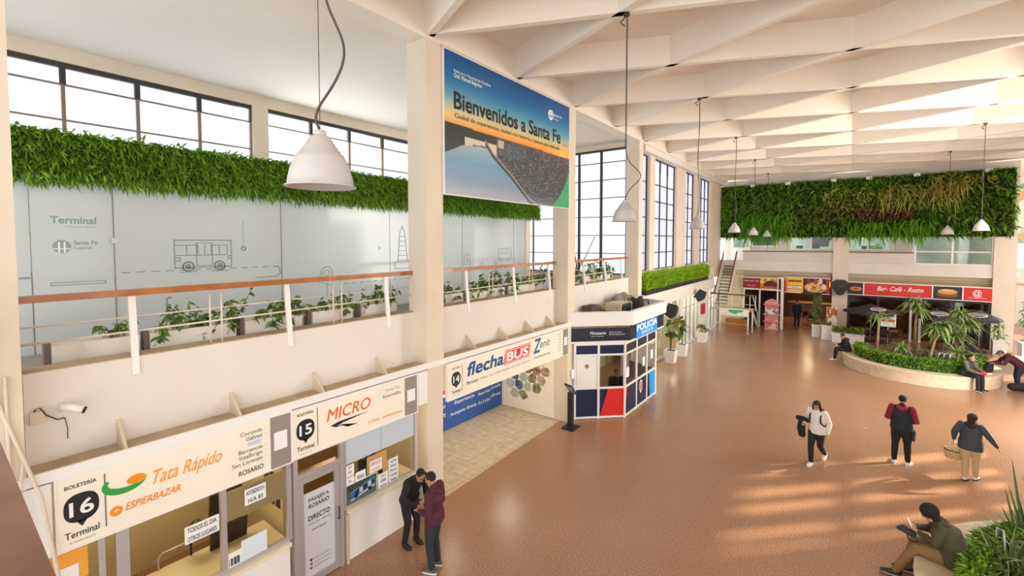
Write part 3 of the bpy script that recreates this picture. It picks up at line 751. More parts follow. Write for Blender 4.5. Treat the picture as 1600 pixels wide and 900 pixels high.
# ---- the door between the booths
t = thing('booth_door', 'aluminium door with grey printed panel between the two ticket windows', 'door', (-7.03, 3.9, 0))
f = MB().m(ALU)
for y in (3.52, 4.33): f.box(-7.12, y - .035, 0, -6.99, y + .035, 2.24)
f.box(-7.12, 3.5, 2.2, -6.99, 4.35, 2.25); f.box(-7.12, 3.5, 1.86, -6.99, 4.35, 1.94); f.build('door_frame', None, t)
l = MB().m(ALU)
for a, c in ((3.56, 3.65), (4.2, 4.29)): l.box(-7.08, a, .02, -7.004, c, 1.85)
l.box(-7.08, 3.56, .02, -7.0, 4.29, .14); l.box(-7.08, 3.56, 1.76, -7.0, 4.29, 1.85); l.build('leaf', None, t)
MB().m(mat('printed_grey', '#d3d3d4', .4)).box(-7.05, 3.65, .14, -7.03, 4.2, 1.56).build('printed_panel', None, t)
g = MB(); g.add([(-7.04, 3.65, 1.56), (-7.04, 4.2, 1.56), (-7.04, 4.2, 1.76), (-7.04, 3.65, 1.76)], [(0, 1, 2, 3)]); g.add([(-7.05, 3.55, 1.94), (-7.05, 4.3, 1.94), (-7.05, 4.3, 2.2), (-7.05, 3.55, 2.2)], [(0, 1, 2, 3)])
g.build('pane', glass('brown_glass', '#a58a70', .9, .04), t)
m = MB().m(BLACK)
for s, z, w_, h_, bd in (('PASAJES A', 1.40, .36, .06, .01), ('ROSARIO', 1.29, .36, .07, .015), ('DIRECTO', 1.08, .38, .085, .015), ('COCHE CAMA · SERVICIOS', 1.01, .4, .025, 0), ('ELEGÍ TU BOLETO', .90, .26, .03, .004)):
    txt(m, s, (-7.03, 3.925, z), R_, U_, w_, h_, 0, bd, 'C')
for k in range(3):
    m.m(GINK); txt(m, ['pasajes y encomiendas', 'reservas en boletería', 'consultas al mostrador'][k], (-7.03, 3.82, .40 - .07 * k), R_, U_, .3, .025)
    m.m([BLACK, RED, GINK][k]).box(-7.03, 3.75, .395 - .07 * k, -7.027, 3.79, .43 - .07 * k)
m.build('lettering', None, t)
h = MB().m(DARK); h.tube([(-6.99, 4.25, .9), (-6.95, 4.25, .9), (-6.95, 4.25, 1.1), (-6.99, 4.25, 1.1)], .012); h.build('door_handle', None, t)
# ---- papers on window 15
paper_sheet('window_notice', 'tall white notice at the left edge of window 15', 'notice', 4.44, 4.60, 1.22, 1.72, [('AV', .5), ('ruta', .4), ('11 a 23', .7), ('hs', .3), ('boletos', .6), ('pago', .5)], GINK)
paper_sheet('window_notice', 'white notice right of the tall one in window 15', 'notice', 4.63, 4.84, 1.18, 1.52, [('Horarios', .7), ('salidas', .6)], GINK)
paper_sheet('window_notice', 'white and red notice over the brown board in window 15', 'notice', 4.93, 5.2, 1.38, 1.60, [('SERVICIOS', .8), ('A S H S', .6)], RED)
paper_sheet('window_notice', 'tall white sheet of small print in the middle of window 15', 'notice', 5.36, 5.58, 1.02, 1.48, [('tarifas', .7), ('Rosario', .6), ('Paraná', .7), ('Córdoba', .7), ('Rafaela', .6)], BLUEI)
paper_sheet('window_notice', 'small white card low beside the bus poster in window 15', 'notice', 5.12, 5.33, 1.0, 1.28, [('bici', .5), ('cama', .6), ('semi', .7)], BLUEI)
paper_sheet('brown_board', 'brown cardboard sheet behind the notices of window 15', 'board', 4.88, 5.32, 1.36, 1.70, [], base=mat('cardboard', '#c49a5e', .7), x=-7.05)
def busposter(x, y):
    c = mix((96, 110, 104), (62, 70, 66), y)
    u, v = (x - .55) / .42, (y - .48) / .40
    body = abs(v - .35 * u) < .62 and abs(u) < .95
    if body:
        c = (45, 110, 165)
        if abs(v - .35 * u - .1) < .34 and -.6 < u < .85: c = (40, 46, 52) if math.sin(u * 9) > -.3 else (190, 205, 215)
        if v - .35 * u < -.4: c = (205, 210, 208)
        if v - .35 * u > .48: c = (90, 165, 215)
    for cx in (.32, .78):
        if (x - cx) ** 2 + ((y - .26 - .12 * (cx - .3)) * .8) ** 2 < .005: c = (25, 25, 28)
    return c
t = thing('bus_poster', 'poster of a blue coach low on the left of window 15', 'poster', (-7.03, 4.72, 1.0))
MB().m(PAPER).box(-7.038, 4.42, 1.0, -7.034, 5.08, 1.36).build('sheet', None, t)
painted('picture', (-7.034, 4.43, 1.01), R_, U_, .64, .34, 60, 34, busposter, t, None, .002)
# ---- passage: blue board and wall of cell-shaped photographs
t = thing('blue_board', 'blue information board with white words on the passage back wall', 'board', (-9.6, 9, 0))
b = MB().m(BLUEB); b.box(-9.655, 6.65, .02, -9.61, 12.15, 1.03); b.build('board', None, t)
b = MB().m(PAPER); b.prism([(6.65, 1.03), (12.15, 1.03), (12.15, 1.09), (6.65, 1.16)], (-9.64, 0, 0), R_, U_, .03)
b.m(mat('pale_red_stripe', '#cf6b60', .5)).prism([(6.65, 1.16), (12.15, 1.09), (12.15, 1.14), (6.65, 1.30)], (-9.64, 0, 0), R_, U_, .03); b.build('stripe', None, t)
m = MB().m(PAPER)
for s, y, z, w_ in (('Experiencia', 9.8, .70, .9), ('Recorridos', 10.9, .66, .62), ('más comodidad', 11.55, .70, .5), ('Autopista directa', 9.6, .38, 1.2), ('0 a 5 años', 10.9, .36, .6), ('100 rutas', 11.55, .42, .5), ('Viajá', 11.5, .88, .3), ('Viajes', 9.0, .72, .4), ('seguro', 9.05, .44, .35)):
    txt(m, s, (-9.61, y, z), R_, U_, w_, .1, .15, .01)
m.build('lettering', None, t)
t = thing('photo_wall', 'white wall panel of cell-shaped travel photographs at the end of the passage', 'wall panel', (-8.4, 12.16, 0))
MB().m(mat('photo_wall_white', '#f3ead8', .5)).box(-9.6, 12.14, .02, -7.46, 12.18, 2.6).build('panel', None, t)
RX = Vector((1, 0, 0))
def cell(c, rad, k, seed):
    pts = []; rr = random.Random(seed)
    for i in range(k):
        a = 2 * PI * i / k + rr.uniform(-.25, .25); q = rad * rr.uniform(.85, 1.12)
        pts.append((c[0] + q * math.cos(a), c[1] + q * math.sin(a)))
    return pts
cols = [('#9dbcd8', '#c9b88e'), ('#6b5a30', '#bfb38a'), ('#1d2836', '#7d97b4'), ('#7a4f30', '#d6c4a8'), ('#8fb0d0', '#dcd3b8'), ('#4d4a2a', '#b7b07e'), ('#a3bedb', '#e2dcc8')]
kk = 0
for row in range(7):
    for c_ in range(6):
        x = -9.4 + .36 * c_ + (.18 if row % 2 else 0); z = .55 + .31 * row
        if x > -7.62 or (row == 0 and c_ in (0, 3, 4, 5)) or (x > -7.9 and z < 1.1): continue
        a, c2 = cols[(kk * 5 + row) % 7]
        MB().m(mat('photo_tint_%d' % ((kk * 5 + row) % 7), a, .4, var=c2, scale=5)).prism([(p[0], p[1]) for p in cell((x, z), .185, 6 + kk % 2, kk)], (0, 12.14, 0), RX, U_, .006).build('photograph', None, t)
        kk += 1
# ---- CCTV camera on the upper wall
t = thing('security_camera', 'white bullet security camera with dark cable on the upper wall', 'camera', (-7.4, .95, 3.72))
m = MB().m(WHITE); m.lathe([(0, 0), (.05, 0), (.05, .03), (.02, .04), (0, .04)], (-7.36, .98, 3.72), 14); m.tube([(-7.4, .98, 3.74), (-7.3, .98, 3.76), (-7.27, 1.0, 3.74)], .016); m.build('bracket', None, t)
m = MB().m(WHITE); m.tube([(-7.3, .94, 3.79), (-7.22, 1.12, 3.71)], .045, 12); m.build('body', None, t)
m = MB().m(BLK); m.tube([(-7.222, 1.115, 3.712), (-7.212, 1.138, 3.702)], .04, 12); m.build('lens', None, t)
m = MB().m(DARK); m.tube([(-7.38, .98, 3.62), (-7.36, .92, 3.62), (-7.36, .83, 3.70), (-7.36, .78, 3.80), (-7.38, .74, 3.78), (-7.38, .74, 3.66)], .007); m.tube([(-7.38, .98, 3.62), (-7.37, 1.0, 3.5), (-7.38, 1.0, 3.36)], .004); m.build('cable', None, t)
m = MB().m(TRIM); m.box(-7.4, .7, 3.62, -7.36, .82, 3.76); m.build('junction_box', None, t)
# conduits on the left pillar
m = MB().m(PILL); m.tube([(-6.97, .32, 9.0), (-6.97, .40, 4.2), (-6.96, .60, 3.4), (-6.94, .72, 2.9), (-6.93, .82, 2.0), (-6.93, .84, 0)], .018)
m.tube([(-6.96, .60, 3.4), (-6.95, .56, 3.0), (-6.95, .56, 1.0)], .014); m.tube([(-6.97, .5, 4.3), (-6.97, .5, 0.5)], .016)
tag(m.build('conduit'), 'thin cream conduit pipes running down the left pillar', 'pipe')
# ---- near wooden handrail of the bridge we stand on
t = thing('bridge_railing', 'dark brown wooden handrail close to us at lower left', 'railing', (-3, .05, 3.9))
m = MB().m(DWOOD); m.box(-6.9, -.06, 5.03, .4, .13, 5.1); m.build('handrail', None, t)
for x in (-5.5, -3.2, -1.2): MB().m(WHITE).box(x - .03, -.02, 4.0, x + .03, .04, 5.03).build('post', None, t)
SB('floor_bridge', DARKT, (-7, -3, 3.75, 4, -.05, 4.05))
# ============================================================ BANNER, MEZZANINE, LAMPS, HEDGES
def skyline(x):
    return .60 - .02 * x
def banner_fn(x, y):
    hor = .502 - .012 * x
    if y > hor:
        t = (y - hor) / (1 - hor)
        left = ramp([(0, (235, 165, 85)), (.10, (245, 205, 130)), (.25, (190, 200, 180)), (.42, (95, 160, 185)), (.65, (25, 112, 165)), (1, (10, 80, 138))], t)
        right = ramp([(0, (245, 140, 40)), (.10, (250, 185, 80)), (.24, (200, 200, 165)), (.42, (90, 160, 190)), (.68, (18, 108, 165)), (1, (8, 78, 138))], t)
        c = mix(left, right, x * 1.3)
        g = math.exp(-(((x - .92) / .09) ** 2 + ((y - hor - .01) / .045) ** 2)); c = mix(c, (255, 208, 95), g)
        g = math.exp(-(((x - .955) / .03) ** 2 + ((y - hor - .12) / .012) ** 2)); c = mix(c, (240, 110, 30), g * .9)
        return c
    n = vnoise(x * 60, y * 90) * .6 + vnoise(x * 150, y * 180, 3) * .4
    c = mix((36, 44, 48), (76, 82, 86), n)
    gx = abs((x * 26 + y * 16) % 1 - .5); gy = abs((x * 10 - y * 34) % 1 - .5)
    if gx < .08 or gy < .09: c = mix(c, (118, 116, 112), .32)
    if hsh(int(x * 140), int(y * 90), 5) > .88: c = mix(c, (180, 172, 160), .5)
    if x < .33: c = mix((26, 34, 30), (58, 62, 52), n)
    c = mix(c, (190, 110, 70), max(0, (y - hor + .10) / .10) * .25 * x)
    if .33 < x < .56 and .36 < y < .47: c = mix(c, (92, 108, 126), .45)
    if .345 < x < .385 and .42 < y < .475: c = (205, 190, 170)
    up = ramp([(0, (.285,)), (.105, (.365,)), (.25, (.41,)), (.30, (.33,)), (.435, (.195,)), (.60, (.0,)), (1, (-.2,))], x)[0]
    if y < up - .0:
        t = y / .42
        c = ramp([(0, (150, 152, 165)), (.3, (122, 150, 172)), (.6, (108, 156, 180)), (.85, (150, 178, 186)), (1, (215, 205, 188))], t)
    elif x > .25 and y < up + .025: c = (28, 36, 36)
    elif x > .25 and y < up + .045: c = (140, 142, 148)
    elif .12 < x < .33 and y < .435 and y > up: c = (222, 205, 185) if y < .428 else (60, 62, 60)
    if .17 < x < .27 and abs(y - .385 - .05 * (x - .17)) < .006: c = (90, 96, 100)
    c = mix(c, (200, 205, 215), max(0, (.10 - y) / .10) * .35)
    if x > .80 and y < .34 and x > .985 - .16 * (1 - y / .34) ** 1.5: c = (60, 168, 115)
    return c
t = thing('welcome_banner', 'huge hanging banner with blue and orange sunset sky over a river city', 'banner', (-6.97, 9.5, 6.72))
m = MB().m(WHITE); m.box(-7.03, 6.82, 6.72, -6.97, 12.19, 9.83); m.build('banner_panel', None, t)
painted('picture', (-6.97, 6.85, 6.74), R_, U_, 5.31, 3.07, 240, 150, banner_fn, t, printed('banner_print', .35), .002)
BX = -6.966
m = MB().m(PAPER)
txt(m, 'Estás en la Terminal de Ómnibus', (BX, 7.14, 9.40), R_, U_, 1.24, .08, 0, .008); txt(m, 'Gral. Manuel Belgrano', (BX, 7.14, 9.29), R_, U_, .92, .09, 0, .016)
m.prism(el(11.09, 9.35, .145, .145, 24), (BX, 0, 0), R_, U_, .004); txt(m, 'Santa Fe', (BX, 11.27, 9.36), R_, U_, .42, .07, 0, .012); txt(m, 'Capital', (BX, 11.27, 9.26), R_, U_, .25, .045)
m.m(BLUEI).box(BX, 11.03, 9.25, BX + .006, 11.05, 9.45); m.box(BX, 11.13, 9.25, BX + .006, 11.15, 9.45); m.box(BX, 10.97, 9.30, BX + .006, 11.21, 9.32)
m.build('small_lettering', None, t)
m = MB().m(BLACK); txt(m, 'Bienvenidos a Santa Fe', (BX, 7.14, 8.62), R_, U_, 4.48, .36, 0, .026); m.build('headline', None, t)
m = MB().m(BLACK); txt(m, 'Ciudad de experiencias, ciudad con historia y paseos para disfrutar', (BX, 7.15, 8.42), R_, U_, 4.45, .10, 0, .006); m.build('subtitle', None, t)
b = MB().m(TRIM); b.box(-7.06, 6.76, 9.825, -6.962, 12.25, 9.87); b.box(-7.06, 6.78, 6.7, -7.02, 6.83, 9.86); b.box(-7.06, 12.18, 6.7, -7.02, 12.22, 9.86); b.build('frame', None, t)
# ---- frosted glass partition with line drawings
PX = -9.45
FROSTG = glass('frosted_glass', '#ffffff', .03, .12, '#f4f7f4', .68)
t = thing('glass_partition', 'frosted white glass partition with grey line drawings on the mezzanine', 'partition', (PX, 6, 4.05))
edges = [-3.5, .98, 1.9, 4.55, 7.3, 10.0, 12.6, 13.5]
for a, c in zip(edges, edges[1:]):
    MB().m(FROSTG).box(PX - .015, a + .008, 4.05, PX + .015, c - .008, 6.95).build('panel', None, t)
m = MB().m(ALU); m.box(PX - .03, 1.86, 5.68, PX + .035, 1.94, 5.76)
for z in (4.3,): m.box(PX - .03, 1.86, z, PX + .035, 1.94, z + .07)
m.build('clamp', None, t)
m = MB().m(BROWNF)
for y in edges[1:-1]: m.box(PX - .012, y - .004, 4.05, PX + .012, y + .004, 6.95)
m.build('joint', None, t)
GX = PX + .016
g = MB().m(INKG)
def line(pts, w=.016, closed=False):
    pts = [Vector((GX + .003, y, z)) for y, z in pts]
    if closed: pts.append(pts[0])
    for p, q in zip(pts, pts[1:]):
        if (q - p).length < 1e-4: continue
        d = (q - p).normalized(); g.bar(p - d * w * .4, q + d * w * .4, w, .005, (1, 0, 0))
def ringline(y, z, r, n=14, w=.014): line([(y + r * math.cos(2 * PI * k / n), z + r * math.sin(2 * PI * k / n)) for k in range(n)], w, True)
def rect(y0, z0, y1, z1, w=.014): line([(y0, z0), (y1, z0), (y1, z1), (y0, z1)], w, True)
txt(g, 'Terminal', (GX, 1.19, 5.98), R_, U_, .50, .10, 0, .03); txt(g, 'de Ómnibus Santa Fe', (GX, 1.34, 5.92), R_, U_, .36, .03, 0, .004)
g.prism(el(1.30, 5.63, .10, .10, 20), (GX, 0, 0), R_, U_, .003)
txt(g, 'Santa Fe', (GX, 1.43, 5.66), R_, U_, .27, .06, 0, .02); txt(g, 'Capital', (GX, 1.43, 5.59), R_, U_, .2, .045, 0, .006)
g2 = MB().m(PAPER); g2.box(GX + .003, 1.26, 5.54, GX + .006, 1.28, 5.70); g2.box(GX + .003, 1.32, 5.54, GX + .006, 1.34, 5.70); g2.box(GX + .003, 1.21, 5.59, GX + .006, 1.39, 5.605); g2.build('logo_bridge', None, t)
rect(1.17, 5.05, 1.78, 5.09, .012)
line([(.86, 5.18), (.97, 5.18)], .03)
y = 1.98
while y < 4.5:
    line([(y, 5.20), (y + .10, 5.20)], .016); y += .2
line([(4.42, 5.20), (4.5, 5.17), (4.52, 5.05), (4.45, 5.0), (4.05, 4.99)], .014)
# bus
rect(2.70, 5.24, 3.60, 5.73, .02)
line([(2.72, 5.64), (3.05, 5.64)]); line([(3.27, 5.64), (3.54, 5.64)]); line([(2.72, 5.46), (3.52, 5.46)])
for a in (2.88, 3.05, 3.16, 3.27, 3.40, 3.53): line([(a, 5.46), (a, 5.64)])
rect(3.03, 5.27, 3.28, 5.68)
line([(2.71, 5.42), (2.78, 5.42), (2.78, 5.36), (2.71, 5.36)]); line([(3.59, 5.44), (3.55, 5.44), (3.55, 5.38), (3.59, 5.38)])
g.m(FROSTG)
for a in (2.9, 3.40): g.prism(el(a, 5.26, .085, .085, 18), (GX, 0, 0), R_, U_, .004)
g.m(INKG)
for a in (2.9, 3.40): ringline(a, 5.26, .085, 16, .018); ringline(a, 5.26, .03, 8, .016); line([(a - .13, 5.165), (a + .13, 5.165)], .012)
line([(3.82, 6.1), (3.82, 5.62)], .006); ringline(3.82, 5.575, .04, 12, .014)
ringline(6.98, 5.55, .03, 8, .01)
# obelisk
line([(7.55, 5.18), (7.62, 5.95), (7.70, 6.12), (7.78, 5.95), (7.88, 5.18)], .018)
for k in range(6): q = k / 6; line([(7.55 + .07 * q, 5.22 + .75 * q), (7.87 - .09 * q, 5.22 + .75 * q)], .014)
rect(7.45, 5.0, 7.98, 5.18, .016); line([(7.4, 4.9), (8.05, 4.9)], .014)
for k in range(14):
    line([(6.0 + .2 * k, 4.72), (6.1 + .2 * k, 4.73)], .013)
ringline(5.55, 5.0, .14, 14, .014); ringline(5.55, 5.0, .07, 10, .012); line([(5.55, 4.9), (5.55, 4.45)], .016); line([(5.35, 4.95), (5.35, 4.8), (5.7, 4.7)], .014)
line([(10.05, 5.0), (10.1, 5.25), (10.2, 5.35), (10.3, 5.25), (10.35, 5.0)], .016); line([(10.15, 5.0), (10.2, 5.2), (10.25, 5.0)], .012)
for k in range(20): line([(9.0 + .17 * k, 4.85), (9.09 + .17 * k, 4.86)], .014)
ringline(10.9, 4.98, .08, 10, .012); ringline(11.6, 5.0, .06, 10, .012)
rect(11.75, 5.10, 12.45, 5.48, .016); line([(11.75, 5.3), (12.45, 5.3)], .012)
for k in range(4): line([(11.9 + .13 * k, 5.3), (11.9 + .13 * k, 5.46)], .012)
ringline(11.9, 5.1, .06, 10, .012); ringline(12.3, 5.1, .06, 10, .012)
g.build('line_drawings', None, t)
# post and lintel that carry the hedge
MB().m(PILL).box(PX - .1, 13.3, 4.05, PX + .05, 13.55, 6.95).build('end_post', None, t)
# ---- hanging green hedge on top of the partition
HEDGE = mat('hedge_leaf', '', .55, island=['#4a7414', '#5f9016', '#79aa22', '#93c034', '#557f18', '#aacb52'], translucent=.3)
t = thing('green_hedge', 'long strip of leafy green hedge along the top of the glass partition', 'hedge', (PX, 5, 6.9))
MB().m(mat('hedge_core', '#2a4210', .9)).box(PX - .12, -3.5, 6.68, PX + .12, 14.0, 7.30).build('backing', None, t)
N = 15000
P = np.stack([np.full(N, PX + .10), RNG.uniform(.3, 14.05, N), RNG.uniform(6.62, 7.36, N)], 1)
D = np.stack([RNG.uniform(.3, 1, N), RNG.normal(0, .55, N), RNG.normal(-.15, .6, N)], 1)
m = MB().m(HEDGE); blades(m, P, D, RNG.uniform(.08, .19, N), RNG.uniform(.022, .045, N), RNG.uniform(.1, .7, N), 2)
N = 2600
P = np.stack([RNG.uniform(PX - .1, PX + .15, N), RNG.uniform(.3, 14.05, N), np.full(N, 7.28)], 1)
D = np.stack([RNG.normal(.2, .5, N), RNG.normal(0, .5, N), RNG.uniform(.4, 1, N)], 1)
blades(m, P, D, RNG.uniform(.06, .15, N), .03, .3, 2)
N = 2600
P = np.stack([RNG.uniform(PX + .08, PX + .2, N), RNG.uniform(.3, 14.05, N), RNG.uniform(6.58, 6.75, N)], 1)
D = np.stack([RNG.normal(.3, .3, N), RNG.normal(0, .3, N), RNG.uniform(-1, -.4, N)], 1)
blades(m, P, D, RNG.uniform(.08, .18, N), .028, .2, 2)
m.build('leaves', None, t)
# ---- mezzanine railings: one per bay
def railing(name, label, y0, y1, posts, rods):
    t = thing(name, label, 'railing', (-7.48, (y0 + y1) / 2, 4.2))
    MB().m(WOOD).box(-7.57, y0, 5.0, -7.43, y1, 5.08).build('handrail', None, t)
    for y in posts:
        MB().m(WHITE).bar((-7.385, y, 3.98), (-7.49, y, 5.0), .075, .045, (1, 0, 0)).build('post', None, t)
    m = MB().m(PILL)
    for y in rods: m.tube([(-7.5, y, 4.21), (-7.5, y, 5.0)], .013)
    m.build('rods', None, t)
    m = MB().m(PILL); m.tube([(-7.5, y0, 4.52), (-7.5, y1, 4.56)], .014); m.tube([(-7.62, y0, 4.70), (-7.62, y1, 4.72)], .010); m.build('lower_bars', None, t)
    return t
railing('mezzanine_railing', 'wood-topped white railing of the nearest mezzanine bay, under the bus drawing', .66, 6.36, [1.66, 3.68, 5.67], [2.56, 2.71, 4.53, 4.70])
railing('mezzanine_railing', 'wood-topped white railing under the big sunset banner', 6.8, 12.17, [8.04, 9.97, 11.79], [8.95, 9.1, 10.8, 10.95])
railing('mezzanine_railing', 'wood-topped white railing in front of the tall end window', 12.64, 17.9, [14.06, 15.76, 17.3], [14.9, 15.05, 16.5])
# ---- leafy plants in white troughs behind the railing
PLEAF = mat('pothos_leaf', '', .45, island=['#3d5c22', '#587a30', '#4a6a28', '#7a9a46', '#98b05a'], translucent=.25)
PSTEM = mat('plant_stem', '#6b6a34', .7)
def bushy(t, c, n, hgt, spread, leafmat=PLEAF, lw=(.06, .11), droop=.5):
    m = MB().m(PSTEM); P = []; D = []
    for k in range(n):
        a = RNG.uniform(0, 2 * PI); s = RNG.uniform(.2, 1) * spread; hh = hgt * RNG.uniform(.35, 1)
        p0 = Vector(c); p2 = p0 + Vector((math.cos(a) * s * .6, math.sin(a) * s, hh)); p1 = (p0 + p2) / 2 + Vector((0, 0, hh * .2))
        m.tube([p0, p1, p2], .006, 4)
        for j in range(9):
            tt = RNG.uniform(.35, 1); q = p0.lerp(p1, tt * 2) if tt < .5 else p1.lerp(p2, tt * 2 - 1)
            P.append(q); D.append((RNG.normal(), RNG.normal(), RNG.normal(.3, .6)))
    m.build('stems', None, t)
    l = MB().m(leafmat); blades(l, P, D, RNG.uniform(lw[0] * 1.1, lw[1] * 1.5, len(P)), RNG.uniform(lw[0], lw[1], len(P)), droop, 3)
    l.build('leaves', None, t)
troughs = [(.95, 1.80, 0, 'empty-looking white trough at the left end of the nearest railing'), (1.92, 3.02, 1, 'white trough of leafy plants right of the first railing post'), (3.16, 4.10, 1, 'white trough of bushy plants under the second railing post'),
           (4.3, 5.12, 2, 'white trough of tall thin plants under the round drawing'), (5.34, 6.2, 2, 'white trough of yellow-green plants beside the near pillar'),
           (7.0, 8.3, 1, 'plant trough just right of the near pillar'), (8.5, 10.0, 1, 'plant trough below the middle of the sunset banner'), (10.2, 11.9, 1, 'plant trough beside the second pillar'),
           (12.8, 14.4, 1, 'plant trough under the tall end window, nearest us'), (14.7, 17.2, 1, 'plant trough under the tall end window, farthest from us')]
for a, c, kind, lab in troughs:
    t = thing('planter_trough', lab, 'planter', (-7.9, (a + c) / 2, 4.05))
    MB().m(W).box(-8.08, a, 4.05, -7.8, c, 4.42).build('trough', None, t)
    m = MB().m(mat('trough_bracket', '#75675a', .6)); m.box(-8.0, a - .06, 4.05, -7.85, a, 4.45); m.build('end_bracket', None, t)
    if kind == 0:
        bushy(t, (-7.92, c - .3, 4.40), 6, .22, .3, PLEAF, (.04, .08))
    else:
        n = int((c - a) / .22)
        for k in range(n):
            y = a + .12 + (c - a - .2) * k / max(1, n - 1)
        cc = MB().m(PSTEM); P = []; D = []
        for k in range(int((c - a) * 22)):
            y = RNG.uniform(a, c); base = Vector((RNG.uniform(-8.0, -7.75), y, 4.42 if RNG.uniform() < .6 else 4.25)); hh = RNG.uniform(.12, .5 if kind == 1 else .55) * (.5 + .7 * vnoise(y * 2.3, a * 3))
            p2 = base + Vector((RNG.normal(.06, .08), RNG.normal(0, .12), hh)); cc.tube([base, (base + p2) / 2 + Vector((.02, 0, .04)), p2], .006, 4)
            for j in range(13 if kind == 1 else 9):
                q = base.lerp(p2, RNG.uniform(.2, 1.05)); P.append(q); D.append((RNG.normal(.3, 1), RNG.normal(), RNG.normal(.2, .6)))
        cc.build('stems', None, t)
        l = MB().m(PLEAF); blades(l, P, D, RNG.uniform(.06, .13, len(P)), RNG.uniform(.04, .075, len(P)), .5, 3); l.build('leaves', None, t)
# big split-leaf plant against the end window
t = thing('leafy_plant', 'tall pale green split-leaf plant in front of the end window', 'plant', (-8.3, 15.2, 4.05))
m = MB().m(PSTEM); m.tube([(-8.3, 15.2, 4.1), (-8.32, 15.1, 4.9), (-8.4, 15.0, 5.5)], .03); m.tube([(-8.3, 15.2, 4.6), (-8.1, 15.5, 5.2), (-7.9, 15.8, 5.9)], .018); m.build('stem', None, t)
l = MB().m(mat('pale_leaf', '#93a772', .5)); blades(l, [(-8.4, 15, 5.45), (-8.4, 15, 5.4), (-8.3, 15.1, 5.0), (-8.2, 15.3, 4.8), (-8, 15.7, 4.9), (-7.95, 15.8, 5.9)], [(-.6, -.3, .2), (.1, -.2, .5), (.5, -.4, .1), (.5, .3, .3), (.3, .6, -.5), (.2, .5, .4)], [.6, .45, .5, .45, .5, .3], [.3, .22, .26, .22, .24, .1], [.5, .3, .4, .4, .5, .2], 4, [(0, 1, .2)] * 6)
l.build('leaves', None, t)
# ---- pendant lamps
def lamp(loc, top, label, cord):
    t = thing('pendant_lamp', label, 'lamp', loc, 'white bell pendant lamps of the hall')
    x, y, z = loc
    m = MB().m(LAMPW)
    prof = [(.045, .36), (.07, .355), (.075, .335), (.085, .33), (.087, .31), (.10, .305), (.103, .285), (.117, .28), (.12, .26), (.135, .255), (.138, .235), (.155, .23), (.175, .19), (.20, .13), (.217, .06), (.222, .015), (.238, .008), (.24, 0), (.222, 0), (.205, .06), (.185, .13), (.14, .22), (.07, .31), (.0, .33)]
    m.lathe(prof, (x, y, z), 36); m.build('lamp_shade', None, t)
    m = MB().m(LAMPW); m.lathe([(0, .40), (.04, .40), (.045, .36), (.0, .355)], (x, y, z), 16); m.build('socket_cap', None, t)
    m = MB().m(CABLE)
    m.tube([(x, y, z + .40), (x, y, z + .5), (x, y, top)], .0035, 6); m.build('suspension_wire', None, t)
    m = MB().m(CABLE)
    H_ = top - z - .42; k = cord
    pts = [(x, y, z + .40)]
    for i in range(1, 81):
        u = i / 80; h_ = z + .42 + H_ * u
        if k == 0: s = .05 + .15 * math.exp(-((h_ - z - .95) / .28) ** 2) - .07 * math.exp(-((h_ - z - .5) / .15) ** 2) - .02
        elif k == 1: s = .015 + .28 * math.exp(-((h_ - z - .85) / .22) ** 2)
        elif k == 2: s = .01 + .06 * math.sin(u * 9) * (1 - u)
        else: s = .012
        pts.append((x + s * _r[0], y + s * _r[1], h_))
    m.tube(pts, .009, 6); m.build('cord', None, t)
    m = MB().m(DARK); m.lathe([(0, 0), (.06, 0), (.06, -.04), (.02, -.05), (0, -.05)], (x, y, top), 12); m.tube([(x, y, top - .04), (x - .1, y - .06, top - .16), (x - .03, y, top - .22)], .012); m.build('ceiling_hook', None, t)
    m = MB().m(mat('lamp_bulb', '#fff1d6', .3)); m.sphere((x, y, z + .17), .05, .05, .07); m.build('bulb', None, t)
    return t
for loc, lab, c in (((-3.03, 1.75, 6.09), 'largest pendant lamp, nearest to us, in front of the green hedge', 0), ((-3.39, 8.0, 6.08), 'pendant lamp beside the welcome banner', 1),
                    ((-3.62, 13.9, 6.08), 'pendant lamp before the tall windows, third of the left row', 2), ((-3.75, 19.9, 6.08), 'pendant lamp in front of the left edge of the green wall', 2),
                    ((-3.98, 25.9, 6.05), 'pendant lamp in front of the hanging fern, middle one of three', 3), ((-4.1, 31.5, 6.02), 'smallest pendant lamp of the left row, in front of the fern', 3),
                    ((3.72, 22.9, 6.1), 'pendant lamp at the right end of the green wall, larger of the right pair', 3), ((3.6, 28.9, 6.05), 'pendant lamp before the green wall, smaller of the right pair', 3)):
    lamp(loc, 9.9, lab, c)
